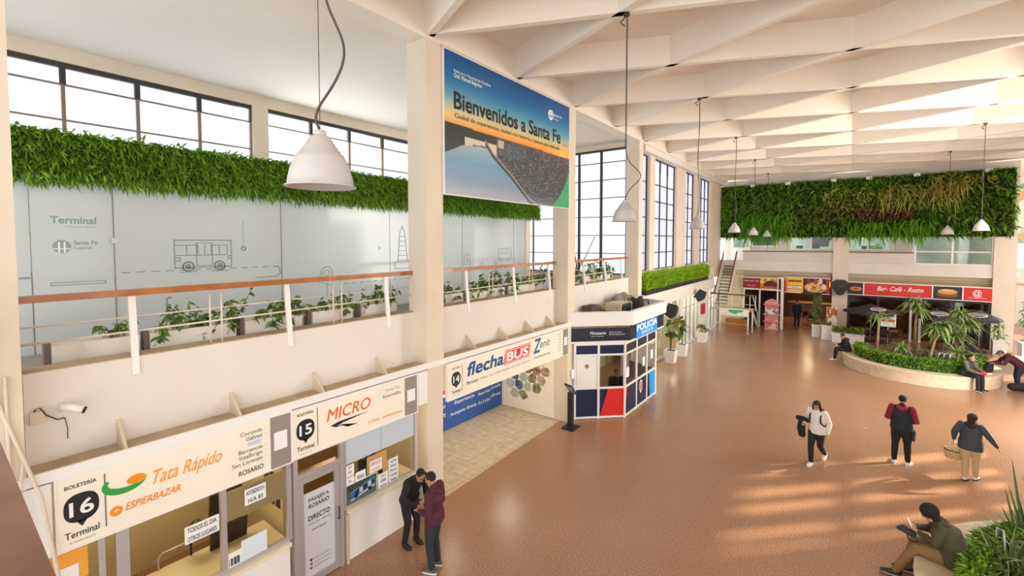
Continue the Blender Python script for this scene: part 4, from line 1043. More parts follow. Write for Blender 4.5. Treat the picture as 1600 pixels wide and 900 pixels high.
# ---- lime green bushes in dark boxes on the far shop roof
LIME = mat('lime_frond', '', .55, island=['#86b418', '#a2cf24', '#bbe03a', '#6f9a14', '#d0ee60'], translucent=.5)
names = ['nearest the police booth', 'second from the police booth', 'third from the police booth', 'fourth along the roof edge', 'fifth along the roof edge', 'third from the staircase', 'second from the staircase', 'nearest the staircase']
for k in range(8):
    y0 = 18.95 + 1.32 * k
    t = thing('lime_bush', 'lime green bush in a dark box on the roof ledge, ' + names[k], 'bush', (-7.1, y0 + .6, 3.38), 'lime bushes on the shop roof')
    MB().m(BLK).box(-7.26, y0 + .03, 3.385, -6.98, y0 + 1.28, 3.6).build('planter_box', None, t)
    n = 1300; yy_ = y0 + .65 + np.clip(RNG.normal(0, .30, n), -.64, .64)
    P = np.stack([RNG.uniform(-7.22, -6.99, n), yy_, RNG.uniform(3.55, 4.2, n)], 1)
    D = np.stack([RNG.normal(.25, .35, n), RNG.normal(0, .25, n), RNG.uniform(.4, 1, n)], 1)
    m = MB().m(LIME); blades(m, P, D, RNG.uniform(.18, .36, n), RNG.uniform(.05, .09, n), RNG.uniform(0, .5, n), 2)
    m.m(mat('lime_core', '#56780f', .9)).box(-7.45, y0 + .08, 3.6, -7.2, y0 + 1.24, 4.2)
    m.build('foliage', None, t)
# ---- the green wall of the far gallery
def zone(name, m_, rects, n, L, Wd, droop, dirz, t, seg=2, yo=.02):
    P = []; D = []
    for (x0, x1, z0, z1) in rects:
        k = int(n * (x1 - x0) * (z1 - z0))
        P.append(np.stack([RNG.uniform(x0, x1, k), np.full(k, YF - yo), RNG.uniform(z0, z1, k)], 1))
        D.append(np.stack([RNG.normal(0, .6, k), RNG.uniform(-1, -.35, k), RNG.normal(dirz, .5, k)], 1))
    P = np.concatenate(P); D = np.concatenate(D); k = len(P)
    m = MB().m(m_); blades(m, P, D, RNG.uniform(L * .6, L * 1.3, k), RNG.uniform(Wd * .7, Wd * 1.3, k), RNG.uniform(droop * .5, droop * 1.5, k), seg)
    return m.build(name, None, t)
t = thing('green_wall', 'large vertical garden of mixed foliage above the far gallery', 'vertical garden', (-.3, YF, 6))
MB().m(mat('garden_backing', '#1d2c0c', .9)).box(-7.38, YF, 6.0, 6.72, YF + .2, 9.5).build('backing', None, t)
DKG = mat('dark_green_leaf', '', .5, island=['#3f6412', '#52801a', '#6a9c22', '#84b238', '#466c16'], translucent=.3)
MDG = mat('mid_green_leaf', '', .5, island=['#568a1a', '#70a626', '#90be38', '#acd058', '#4e7c1a'], translucent=.35)
FERN = mat('fern_frond', '', .5, island=['#4f8f18', '#68aa22', '#86c034', '#427a16'], translucent=.3)
YEL = mat('yellow_green_leaf', '', .5, island=['#a3a634', '#bdb84c', '#d8d070', '#83922c', '#e4dc92'], translucent=.25)
PUR = mat('purple_leaf', '', .5, island=['#4a2222', '#6f3836', '#935248', '#381a1a', '#a87060'])
zone('dark_foliage', DKG, [(-7.4, 6.75, 6.0, 9.5)], 85, .30, .10, .5, -.1, t)
zone('mid_foliage', MDG, [(-7.4, -1.5, 7.6, 9.5), (-1.5, 2.0, 8.3, 9.5), (3.4, 6.75, 6.3, 8.6), (-7.4, -6, 6.2, 8)], 42, .30, .10, .5, .1, t)
zone('fern_patch', FERN, [(-6.0, -3.0, 6.05, 7.6), (-.2, 3.6, 6.1, 7.0)], 120, .5, .075, .8, -.35, t, 3, .12)
zone('yellow_foliage', YEL, [(-1.4, 1.0, 7.6, 9.0), (4.2, 6.0, 8.5, 9.3)], 70, .26, .10, .4, .1, t, 2, .12)
zone('striped_grass_patch', YEL, [(1.2, 4.8, 7.9, 9.0), (3.4, 5.0, 8.6, 9.4)], 85, .5, .045, 1.2, .0, t, 3, .14)
zone('purple_patch', PUR, [(.2, 2.8, 7.05, 7.75)], 110, .30, .11, .5, .1, t, 2, .16)
zone('brown_patch', mat('bronze_leaf', '', .5, island=['#55431c', '#7a6430', '#9c8a50', '#3f3a16', '#6e7a38']), [(-3.0, .2, 7.0, 8.0)], 60, .3, .1, .5, .1, t, 2, .10)
n = 500; P = np.stack([RNG.uniform(-7.4, 6.75, n), np.full(n, YF), np.full(n, 9.45)], 1); D = np.stack([RNG.normal(0, .5, n), RNG.uniform(-.6, 0, n), RNG.uniform(.2, .8, n)], 1)
m = MB().m(MDG); blades(m, P, D, .2, .06, .3, 2); m.build('top_fringe', None, t)
for k, x in enumerate((-5.3, -3.3, -.9, .8, 2.9, 5.7)):
    m = MB().m(WHITE); m.box(x - .14, YF - .16, 9.38, x + .14, YF - .02, 9.55); m.tube([(x, YF - .02, 9.5), (x, YF + .1, 9.7)], .03)
    tag(m.build('floodlight'), 'small white floodlight on top of the green wall, %s from the left' % ['first', 'second', 'third', 'fourth', 'fifth', 'largest and last'][k], 'light', 'floodlights along the green wall')
# mural on the wall beyond the right column
def mural_fn(x, y):
    a = vnoise(x * 5, y * 5, 1); c = (235, 222, 205)
    if y > .9: return (110, 180, 140)
    if a > .62: c = (225, 165, 125)
    elif a > .5: c = (245, 235, 222)
    elif a < .28: c = (175, 205, 180)
    if y < .18: c = mix((238, 170, 110), (120, 185, 165), 1 if vnoise(x * 8, y * 12, 4) > .5 else 0)
    return c
t = thing('mural', 'pale painted mural with orange and green shapes beyond the right column', 'mural', (11, 45.9, 5.6))
MB().m(PAPER).box(7.4, 45.9, 5.6, 14, 45.98, 9.7).build('panel', None, t)
painted('picture', (7.42, 45.9, 5.6), (1, 0, 0), U_, 6.5, 4.1, 90, 60, mural_fn, t, None, .004)
# ============================================================ POLICE BOOTH
A_ = Vector((-6.93, 12.52, 0)); B_ = Vector((-5.73, 13.66, 0)); D_ = Vector((-5.73, 16.5, 0)); E_ = Vector((-7.0, 17.1, 0))
t = thing('police_booth', 'white framed police booth with navy, red and sky blue panels', 'booth', (-6.4, 14.8, 0))
SMOKE = glass('smoked_glass', '#b3aca0', .8, .05)
def face(p, q, cols, kinds, prefix):
    """one glazed side of the booth: columns between p and q; kinds = (top, middle, bottom) per column"""
    d = (q - p); L = d.length; r = d.normalized(); n = r.cross(U_)      # outward for p->q left to right seen from the hall
    fr = MB().m(WHITE)
    xs = [L * c for c in cols]
    zs = [0.05, 1.0, 2.08, 2.42]
    for x in xs: fr.obox(p + r * x + U_ * 1.25, r * .035, n * .035, U_ * 1.25)
    for z in zs + [2.48]: fr.obox(p + r * L / 2 + U_ * z, r * L / 2, n * .03, U_ * .03)
    fr.build('frame', None, t)
    for (a, c), (top, mid, bot) in zip(zip(xs, xs[1:]), kinds):
        MB().m(top).obox(p + r * (a + c) / 2 + U_ * 2.25, r * ((c - a) / 2 - .03), n * .012, U_ * .15).build('top_panel', None, t)
        if mid is WHITE:
            o = MB().m(WHITE).obox(p + r * (a + c) / 2 + U_ * 1.54, r * ((c - a) / 2 - .05), n * .02, U_ * .5).build('door_panel', None, t)
            m = MB().m(mat('bronze', '#a5713b', .4)); pts = [(.07 * math.cos(2 * PI * k / 16) * (1 if k % 2 else .7), .08 * math.sin(2 * PI * k / 16) * (1 if k % 2 else .7)) for k in range(16)]
            m.prism(pts, p + r * (a + c) / 2 + U_ * 1.72 + n * .02, r, U_, .01); m.build('badge', None, o)
        else:
            g = MB(); P0 = p + r * (a + .03); P1 = p + r * (c - .03)
            g.add([P0 + U_ * 1.03, P1 + U_ * 1.03, P1 + U_ * 2.05, P0 + U_ * 2.05], [(0, 1, 2, 3)]); g.build('pane', mid, t)
        x0, x1 = a + .03, c - .03; o_ = p + n * .0
        m = MB().m(NAVY)
        m.obox(p + r * (a + c) / 2 + U_ * .525, r * ((c - a) / 2 - .03), n * .012, U_ * .44)
        if bot == 'red': m.m(RED).prism([(x0 + .03, .085), (x1, .085), (x1, .965), (x0 + (x1 - x0) * .36, .965)], o_ + n * .012, r, U_, .004)
        if bot == 'redsliver': m.m(RED).prism([(x0, .35), (x0 + (x1 - x0) * .22, .965), (x0, .965)], o_ + n * .012, r, U_, .004)
        if bot == 'crest':
            cx = (x0 + x1) / 2 - .05
            m.m(PAPER).prism([(cx - .12, .55), (cx, .42), (cx + .12, .55), (cx + .12, .82), (cx, .9), (cx - .12, .82)], o_ + n * .012, r, U_, .004)
            m.m(mat('crest_orange', '#d7663a', .5)).prism([(cx - .08, .58), (cx, .48), (cx + .08, .58), (cx + .08, .80), (cx, .86), (cx - .08, .80)], o_ + n * .016, r, U_, .004)
        if bot == 'blue': m.m(SKYB).prism([(x0 + (x1 - x0) * .40, .085), (x1, .085), (x1, .965), (x0 + (x1 - x0) * .25, .965)], o_ + n * .012, r, U_, .004)
        m.build('bottom_panel', None, t)
face(A_, B_, [.0, .47, 1.0], [(NAVY, WHITE, None), (NAVY, SMOKE, 'red')], 'front')
face(B_, D_, [0, .34, .68, 1.0], [(BLK, SMOKE, 'redsliver'), (BLK, SMOKE, 'crest'), (BLK, SMOKE, 'blue')], 'side')
face(D_, E_, [0, 1.0], [(NAVY, SMOKE, None)], 'end')
def ring_prism(pts, z0, z1, m_, name, th=.08):
    b = MB().m(m_)
    for p, q in zip(pts, pts[1:]):
        d = (q - p).normalized(); n = d.cross(U_); b.obox((p + q) / 2 + U_ * (z0 + z1) / 2 - n * th / 2, d * ((q - p).length / 2 + .0), n * th / 2, U_ * (z1 - z0) / 2)
    return b.build(name, None, t)
A2 = Vector((-7.0, 12.4, 0)); B2 = Vector((-5.6, 13.78, 0)); D2 = Vector((-5.6, 17.0, 0)); E2 = Vector((-7.0, 17.5, 0))
ring_prism([A2, B2, D2, E2], 2.52, 3.02, mat('dark_navy_band', '#1b2136', .4), 'sign_band')
ring_prism([A2 + Vector((0, -.06, 0)), B2 + Vector((.08, 0, 0)), D2 + Vector((.08, .06, 0)), E2 + Vector((.08, .1, 0))], 3.02, 3.46, WHITE, 'fascia', .16)
MB().m(WHITE).prism([(p.x, p.y) for p in (A2, B2, D2, E2)], (0, 0, 2.46), (1, 0, 0), (0, 1, 0), .06).build('soffit', None, t)
rf = MB().m(LEDGE); rf.prism([(p.x, p.y) for p in (A2, B2, D2, E2)], (0, 0, 2.95), (1, 0, 0), (0, 1, 0), .06); rf.build('roof', None, t)
d1 = (B2 - A2).normalized(); n1 = d1.cross(U_); d2 = (D2 - B2).normalized(); n2 = d2.cross(U_)
m = MB().m(PAPER)
txt(m, 'Ministerio', A2 + d1 * .62 + U_ * 2.74 + n1 * .005, d1, U_, .52, .09, .1, .012); txt(m, 'Justicia y Seguridad', A2 + d1 * .66 + U_ * 2.67 + n1 * .005, d1, U_, .4, .03)
txt(m, 'Gobierno de la', A2 + d1 * 1.25 + U_ * 2.78 + n1 * .005, d1, U_, .42, .045); txt(m, 'Provincia de Santa Fe', A2 + d1 * 1.25 + U_ * 2.71 + n1 * .005, d1, U_, .52, .05)
m.build('small_lettering', None, t)
m = MB().m(SKYB); m.obox(B2 + d2 * 1.5 + U_ * 2.72 + n2 * .004, d2 * 1.0, n2 * .004, U_ * .24)
txt(m.m(PAPER), 'POLICÍA', B2 + d2 * .55 + U_ * 2.72 + n2 * .01, d2, U_, 1.9, .27, 0, .03); txt(m, 'SANTA FE', B2 + d2 * .95 + U_ * 2.56 + n2 * .01, d2, U_, 1.1, .1, 0, .01)
m.build('police_lettering', None, t)
for q, zz_ in ((B_ + d2 * .18 + n2 * .03, 1.45), (B_ + d2 * 1.6 + n2 * .03, 1.5), (B_ + d2 * 2.4 + n2 * .03, 1.6)):
    b = MB().m(PAPER).obox(q + U_ * zz_, d2 * .11, n2 * .003, U_ * .16); b.build('notice', None, t)
MB().m(mat('booth_inner_floor', '#8a7c6a', .6)).prism([(p.x, p.y) for p in (A_, B_, D_, E_)], (0, 0, .0), (1, 0, 0), (0, 1, 0), .03).build('floor_plate', None, t)
t2 = thing('booth_desk', 'grey desk inside the police booth', 'desk', (-6.4, 14.6, .03))
b = MB().m(mat('desk_grey', '#8d8a86', .5)); b.box(-6.6, 13.9, .72, -6.0, 15.6, .76); b.build('desk_top', None, t2)
for y in (13.95, 15.55): MB().m(DARK).box(-6.55, y - .03, .03, -6.05, y + .03, .72).build('leg', None, t2)
# equipment lying on the booth roof
t = thing('air_conditioner', 'beige air conditioner unit with dark grille on the police booth roof', 'air conditioner', (-6.6, 15.4, 3.01))
MB().m(TRIM).box(-6.95, 14.75, 3.01, -6.35, 15.75, 3.52).build('housing', None, t)
g = MB().m(BLK); g.box(-6.35, 14.82, 3.05, -6.34, 15.68, 3.48); g.m(DARK)
for k in range(9): g.box(-6.34, 14.85, 3.1 + .05 * k, -6.325, 15.65, 3.115 + .05 * k)
g.build('grille', None, t)
def lumpy(name, label, cat, c, sx, sy, h, m_, seed):
    n = 16; V = []; F = []
    for j in range(n + 1):
        for i in range(n + 1):
            u, v = i / n, j / n; e = min(u, 1 - u, v, 1 - v)
            z = h * min(1, e * 6) * (.55 + .9 * vnoise(u * 3, v * 3, seed)) if e > 0 else 0
            V.append((c[0] + (u - .5) * sx + .08 * (vnoise(u * 4, v * 4, seed + 1) - .5), c[1] + (v - .5) * sy, c[2] + z))
    F = [(j * (n + 1) + i, j * (n + 1) + i + 1, (j + 1) * (n + 1) + i + 1, (j + 1) * (n + 1) + i) for j in range(n) for i in range(n)]
    k = len(V); V += [(x, y, c[2]) for x, y, z in V[:k]]
    b = MB().m(m_).add(V, F, True); o = b.build(name); return tag(o, label, cat)
lumpy('tarpaulin', 'crumpled grey-blue tarpaulin heaped behind the booth roof', 'tarpaulin', (-7.05, 16.3, 3.03), .62, 1.9, .62, mat('tarp_grey', '#9a968c', .7, var='#6f665a', scale=2.5), 3)
lumpy('black_sack', 'black sack lying at the far end of the booth roof', 'sack', (-6.5, 16.6, 3.02), .5, .5, .5, mat('sack_black', '#3b3733', .6), 8)
t = thing('old_speaker', 'brown boxed speaker standing on the police booth roof near the wall', 'speaker', (-7.0, 13.9, 3.01))
MB().m(mat('brown_box', '#5f5346', .6)).box(-7.3, 13.7, 3.15, -6.95, 14.35, 3.5).build('cabinet', None, t)
MB().m(BLK).lathe([(0, 0), (.12, 0), (.14, .02), (.12, .02), (0, .01)], (-7.1, 14.0, 3.5), 14).build('cone', None, t)
m = MB().m(BLK); pts = [(-6.9 + .25 * math.cos(k * .7), 14.2 + .35 * math.sin(k * .7), 3.05 + .25 * abs(math.sin(k * .55))) for k in range(16)]
m.tube(pts, .022, 6); m.tube([(-6.6, 13.6, 3.03), (-6.8, 13.9, 3.12), (-6.6, 14.3, 3.3), (-6.45, 14.7, 3.1)], .022, 6); m.tube([(-6.3, 15.9, 3.03), (-6.2, 16.3, 3.5), (-6.1, 16.7, 3.5), (-6.1, 16.9, 3.05)], .025, 6)
tag(m.build('cable'), 'loops of black cable lying on the police booth roof', 'cable')
t = thing('cable_coil', 'dark coiled cable bundle at the front edge of the booth roof', 'cable', (-6.6, 13.4, 3.01))
m = MB().m(BLK)
for k in range(4): m.tube([(-6.6 + .22 * math.cos(a), 13.45 + .22 * math.sin(a), 3.04 + .04 * k) for a in np.linspace(0, 2 * PI, 18)], .022, 6)
m.build('coil', None, t)
# kiosk in front of the booth
t = thing('info_kiosk', 'black pedestal information kiosk with tilted screen before the police booth', 'kiosk', (-6.72, 11.9, 0))
MB().m(BLK).box(-6.9, 11.65, 0, -6.5, 12.1, .04).build('base', None, t)
MB().m(BLK).box(-6.8, 11.84, .04, -6.64, 11.96, 1.1).build('pedestal', None, t)
h = MB().m(BLK).obox((-6.69, 11.84, 1.22), (.15, -.04, 0), (.03, .11, -.14), (.02, -.03, -.02)); hd = h.build('screen_housing', None, t)
MB().m(mat('screen_grey', '#8f9796', .25)).obox((-6.672, 11.806, 1.205), (.13, -.035, 0), (.025, .09, -.115), (.004, -.006, -.005)).build('screen', None, t)
# wall device beside the kiosk
m = MB().m(PAPER); m.box(-6.99, 12.36, 1.35, -6.93, 12.5, 1.65); tag(m.build('wall_dispenser'), 'small white dispenser fixed to the pillar beside the kiosk', 'dispenser')
# ---- speakers on the shop wall
def hung_speaker(loc, label, tilt):
    t = thing('wall_speaker', label, 'speaker', loc)
    x, y, z = loc
    o = [(-.2, -.28), (.16, -.34), (.26, -.1), (.26, .1), (.16, .34), (-.2, .28)]
    m = MB().m(BLK); r = Vector((1, 0, -tilt)).normalized(); u = Vector((tilt, .25, 1)).normalized()
    m.prism([(a, b_) for a, b_ in o], Vector((x, y - .2, z)), r, u, -.42); m.build('cabinet', None, t)
    g = MB().m(mat('speaker_mesh', '#3a3a3c', .6)); 
    c = Vector((x, y - .2, z)) + r * .21
    g.sphere((c.x, c.y + .2, c.z), .07, .13, .13); g.build('grille', None, t)
    MB().m(ALU).tube([(x - .45, y, z + .1), (x - .15, y, z)], .02).build('bracket', None, t)
    return t
hung_speaker((-6.62, 21.2, 2.52), 'black wall speaker above the two potted plants', .4)
hung_speaker((-6.62, 26.3, 2.75), 'black tilted wall speaker nearer the staircase', .7)
# a fire hose cabinet, wall posters, a leaning tripod light pole
tag(SB('fire_cabinet', mat('dark_red_box', '#a3263a', .5), (-7.098, 28.3, 1.35, -6.98, 28.9, 1.95)), 'dark red fire cabinet on the shop wall beside the staircase', 'cabinet'); del bpy.data.objects['fire_cabinet']['kind']
t = thing('shop_sticker', 'round pale green sign on the shop glass above the plants', 'sign', (-7.15, 22.0, 2.3))
MB().m(mat('mint', '#a6dcc0', .5)).prism(el(0, 0, .28, .28, 20), (-7.12, 22.6, 2.35), R_, U_, .02).build('disc', None, t)
t = thing('shop_shelves', 'shelves of small coloured goods behind the shop glass', 'shelf', (-8.2, 21, 0))
MB().m(TRIM).box(-8.4, 19.6, 0, -8.0, 24.0, .9).build('cabinet', None, t)
for k in range(3): MB().m(TRIM).box(-8.4, 19.6, 1.2 + .4 * k, -8.1, 24, 1.23 + .4 * k).build('shelf_board', None, t)
for k in range(14):
    m = MB().m(mat('goods_%d' % (k % 5), ['#c98a4a', '#d9c07a', '#8fb7a0', '#c66', '#6a8db5'][k % 5] if k % 5 != 3 else '#c46a5a', .5)); y = 19.8 + .3 * k
    m.box(-8.3, y, .9, -8.12, y + .17, 1.08 + .03 * (k % 3)); o = m.build('goods_box', None, None); tag(o, 'small coloured goods box on the shop shelf', 'box', 'goods on the shop shelves')
tag(MB().m(WHITE).tube([(-6.78, 25.9, 0), (-6.78, 25.9, 2.6)], .03).build('light_pole'), 'thin white pole standing beside the far potted plant', 'pole')
# ---- potted plants
POTW = mat('white_pot', '#eceae8', .4)
def pot(t, c, r, h):
    m = MB().m(POTW); k = .8
    pts = [(-1, -1), (1, -1), (1, 1), (-1, 1)]
    V = [(c[0] + x * r * k, c[1] + y * r * k, 0.0) for x, y in pts] + [(c[0] + x * r, c[1] + y * r, h) for x, y in pts] + [(c[0] + x * r * .88, c[1] + y * r * .88, h) for x, y in pts] + [(c[0] + x * r * .88, c[1] + y * r * .88, h - .05) for x, y in pts]
    F = [(3, 2, 1, 0)] + [(i, (i + 1) % 4, 4 + (i + 1) % 4, 4 + i) for i in range(4)] + [(4 + i, 4 + (i + 1) % 4, 8 + (i + 1) % 4, 8 + i) for i in range(4)] + [(8 + i, 8 + (i + 1) % 4, 12 + (i + 1) % 4, 12 + i) for i in range(4)]
    m.add(V, F, False); p = m.build('pot', None, t)
    s = MB().m(SOIL); s.add([(c[0] + x * r * .88, c[1] + y * r * .88, h - .05) for x, y in pts], [(0, 1, 2, 3)]); s.build('soil', None, p)
FIG = mat('fig_leaf', '', .45, island=['#2f4a1c', '#48652a', '#5e7a38', '#7d8d4a', '#8a6a3a'], translucent=.15)
def fig(label, c, hgt, n, lsz, r=.25, h=.6, name='potted_plant'):
    t = thing(name, label, 'plant', (c[0], c[1], 0)); pot(t, c, r, h)
    m = MB().m(PSTEM); P = []; D = []
    for k in range(3):
        a = RNG.uniform(0, 6.28); top = Vector((c[0] + .15 * math.cos(a), c[1] + .25 * math.sin(a), h + hgt * RNG.uniform(.75, 1))); m.tube([(c[0], c[1], h - .05), (c[0] + .05 * math.cos(a), c[1] + .05 * math.sin(a), h + hgt * .4), top], .018, 6)
        for j in range(n):
            q = Vector((c[0], c[1], h)).lerp(top, RNG.uniform(.3, 1)); P.append(q); aa = RNG.uniform(0, 6.28); D.append((math.cos(aa), math.sin(aa), RNG.normal(.2, .4)))
    m.build('stem', None, t)
    l = MB().m(FIG); k = len(P); blades(l, P, D, RNG.uniform(lsz * .7, lsz * 1.3, k), RNG.uniform(lsz * .4, lsz * .7, k), .45, 4); l.build('leaves', None, t)
fig('tall big-leaved plant in a white square pot just beyond the police booth', (-6.65, 21.3), 1.7, 11, .36)
fig('leafy plant in a white square pot behind the tall one by the shop wall', (-6.6, 22.9), 1.5, 11, .34, .24)
fig('low plant in a white square pot below the tilted speaker', (-6.62, 26.8), .45, 7, .2, .28, .6)
# ============================================================ STAIRCASE
t = thing('staircase', 'white steel staircase with landing and dark treads going up to the gallery', 'staircase', (-6, 31.5, 0))
STEELW = mat('white_steel', '#efe8df', .4); TREAD = mat('dark_tread', '#4c423a', .6); SLAB = mat('landing_slab', '#c9b69c', .6)
b = MB().m(SLAB); b.box(-7.05, 30.5, 1.42, -4.75, 31.6, 1.5); b.build('landing', None, t)
for x, y in ((-6.95, 30.55), (-6.5, 30.55), (-4.9, 30.6), (-4.8, 31.5), (-6.95, 31.5)):
    m = MB().m(STEELW); m.tube([(x, y, 0), (x, y, 1.42)], .045, 10); m.lathe([(.0, 0), (.07, 0), (.07, .02), (0, .02)], (x, y, 0), 10); m.build('leg', None, t)
n = 13
for k in range(n):
    u = (k + 1) / n; y = 31.65 + 2.35 * u; z = 1.5 + 2.55 * u
    MB().m(TREAD).box(-7.0, y - .26, z - .04, -6.28, y, z).build('tread', None, t)
for x in (-7.04, -6.24):
    m = MB().m(STEELW); m.bar((x, 31.5, 1.38), (x, 34.0, 4.0), .05, .24, (0, 0, 1)); m.build('stringer', None, t)
for k in range(8):
    u = k / 8; y = 31.9 + 1.9 * u; z = 1.42 - 1.42 * (k + .6) / 8
    MB().m(TREAD).box(-5.55, y, z - .04, -4.9, y + .26, z).build('tread', None, t)
for x in (-5.6, -4.85):
    m = MB().m(STEELW); m.bar((x, 31.6, 1.36), (x, 33.9, -.02), .05, .22, (0, 0, 1)); m.build('stringer', None, t)
    m = MB().m(STEELW); m.tube([(x, 31.6, 2.35), (x, 33.8, .95), (x, 33.8, 0)], .025); m.build('lower_rail', None, t)
RAILW = mat('rail_wood', '#8a4c28', .35, var='#6f3a1d', scale=5)
m = MB().m(RAILW); m.box(-7.05, 30.46, 2.38, -4.45, 30.54, 2.46); m.box(-7.08, 30.46, 2.38, -7.0, 31.6, 2.46); m.build('landing_handrail', None, t)
m = MB().m(STEELW)
for x in (-7.0, -6.5, -5.8, -5.2, -4.8, -4.5): m.tube([(x, 30.5, 1.5), (x, 30.5, 2.4)], .022)
m.tube([(-7.0, 30.5, 1.85), (-4.5, 30.5, 1.85)], .014); m.build('balusters', None, t)
for x in (-7.05, -6.22):
    m = MB().m(RAILW); m.bar((x, 31.5, 2.45), (x, 34.0, 5.05), .07, .06, (0, 0, 1)); m.build('handrail', None, t)
    m = MB().m(STEELW); m.bar((x, 31.5, 2.05), (x, 34.0, 4.65), .04, .16, (0, 0, 1))
    for u in (0, .33, .66, 1): m.tube([(x, 31.5 + 2.5 * u, 1.45 + 2.6 * u), (x, 31.5 + 2.5 * u, 2.45 + 2.6 * u)], .025)
    m.build('railing_bars', None, t)
t = thing('landing_board', 'white board with a green patch on the front of the stair landing', 'board', (-5.6, 30.4, 1.1))
MB().m(WHITE).box(-6.5, 30.42, 1.1, -4.85, 30.45, 1.56).build('board', None, t)
m = MB().m(mat('map_green', '#4db877', .5)).prism([(-.45, .38), (.42, .40), (.36, .26), (.1, .22), (.02, .12), (-.15, .14), (-.3, .2), (-.42, .24)], (-5.55, 30.42, 1.1), RX, U_, .006); m.build('green_patch', None, t)
m = MB().m(GINK); txt(m, 'Informes', (-6.35, 30.42, 1.2), RX, U_, .3, .05); m.build('lettering', None, t)
t = thing('cardboard_box', 'brown cardboard box on the floor under the stair landing', 'box', (-5.9, 32.4, 0))
MB().m(mat('cardboard_brown', '#b0793f', .7)).box(-6.5, 32.2, 0, -5.2, 32.7, .62).build('carton', None, t)
MB().m(mat('packing_tape', '#d3ae74', .4)).box(-6.5, 32.19, .28, -5.2, 32.2, .34).build('tape', None, t)
# ---- gallery handrail
t = thing('gallery_railing', 'thin wood handrail along the far gallery parapet', 'railing', (-1, YF, 4.45))
MB().m(RAILW).box(-5.9, YF - .04, 5.05, 2.9, YF + .05, 5.11).build('handrail', None, t)
for x in (-5.8, -3.3, -.95, .1, 2.8): MB().m(WHITE).box(x - .03, YF + .1, 4.45, x + .03, YF + .16, 5.05).build('post', None, t)
# ---- furniture seen in the upper rooms
for k, (x, w_) in enumerate(((-1.9, .5), (-2.8, .4), (.9, .6))):
    t = thing('office_chair', ['dark office chair behind the gallery window, right pane', 'dark office chair behind the gallery window, left pane', 'dark leafy plant stand chair behind the second gallery window'][k], 'chair', (x, YF + 2.6, 4.05))
    MB().m(BLK).box(x - w_ / 2, YF + 2.5, 4.5, x + w_ / 2, YF + 2.95, 4.6).build('seat', None, t)
    MB().m(BLK).box(x - w_ / 2, YF + 2.9, 4.6, x + w_ / 2, YF + 2.98, 5.45).build('backrest', None, t)
    MB().m(DARK).tube([(x, YF + 2.7, 4.05), (x, YF + 2.7, 4.5)], .04).build('base', None, t)
t = thing('wall_screen', 'black wall screen in the gallery office behind the window', 'screen', (-1.5, YF + 4.35, 5.6))
MB().m(BLK).box(-2.2, YF + 4.33, 5.4, -1.2, YF + 4.4, 6.0).build('screen', None, t)
t = thing('indoor_plant', 'dark plant behind the second gallery window', 'plant', (1.4, YF + 2.2, 4.05))
MB().m(DARK).lathe([(0, 0), (.2, 0), (.25, .6), (0, .58)], (1.4, YF + 2.2, 4.05), 14).build('pot', None, t)
l = MB().m(DKG); k = 60; blades(l, np.stack([np.full(k, 1.4), np.full(k, YF + 2.2), RNG.uniform(4.6, 5.4, k)], 1), RNG.normal(0, 1, (k, 3)) + [0, 0, .6], .55, .16, .5, 3); l.build('leaves', None, t)
# ============================================================ FAR SHOPS
def hsign(name, label, x0, x1, z0, z1, y=33.75, base=None, depth=.12):
    t = thing(name, label, 'sign', ((x0 + x1) / 2, y, z0))
    MB().m(base or RED).box(x0, y, z0, x1, y + depth, z1).build('sign_face', None, t)
    f = MB().m(WHITE); f.box(x0 - .03, y - .01, z0 - .04, x1 + .03, y + depth, z0); f.box(x0 - .03, y - .01, z1, x1 + .03, y + depth, z1 + .05); f.build('frame', None, t)
    return t
YS = 33.75
# cafe sign with pictures
t = hsign('cafe_sign', 'long red cafe fascia sign with white script and burger pictures', -.03, 5.98, 2.57, 3.26)
m = MB().m(PAPER); txt(m, 'Bar- Café - Resto', (1.32, YS, 2.86), RX, U_, 2.0, .26, .25, .012); m.build('lettering', None, t)
m = MB().m(BLK); m.box(-.03, YS - .008, 2.57, .68, YS, 3.26); m.box(3.72, YS - .008, 2.57, 4.88, YS, 3.26); m.m(PAPER)
for x in (.68, 3.68, 4.88): m.box(x, YS - .012, 2.57, x + .05, YS, 3.26)
m.build('picture_ground', None, t)
def ovalpic(c, a, b_, layers, seed):
    m = MB()
    for k, (col, s, dz, h_) in enumerate(layers):
        m.m(mat('food_%s' % col.strip('#'), col, .5)); m.prism([(c[0] + p[0], c[1] + dz + p[1]) for p in el(0, 0, a * s, b_ * h_, 20)], (0, YS - .008 - .002 * k, 0), RX, U_, .004)
    return m
ovalpic((.34, 2.9), .30, .14, [('#c2551e', 1, 0, 1), ('#e58a3a', .85, .01, .75), ('#b93a1e', .5, .01, .4)], 1).build('food_picture', None, t)
ovalpic((4.3, 2.88), .42, .2, [('#8f4a1c', 1, -.1, .5), ('#5d7a2a', 1.02, -.03, .35), ('#6b2f18', .98, 0, .35), ('#e2a04c', .95, .1, .75), ('#f0c27a', .6, .17, .3)], 2).build('food_picture', None, t)
m = MB().m(PAPER); txt(m, '@', (5.45, YS, 2.85), RX, U_, .34, .3, 0, .01, 'C'); txt(m, 'barcafe.resto', (5.45, YS, 2.7), RX, U_, .7, .06, 0, .004, 'C'); m.build('handle_lettering', None, t)
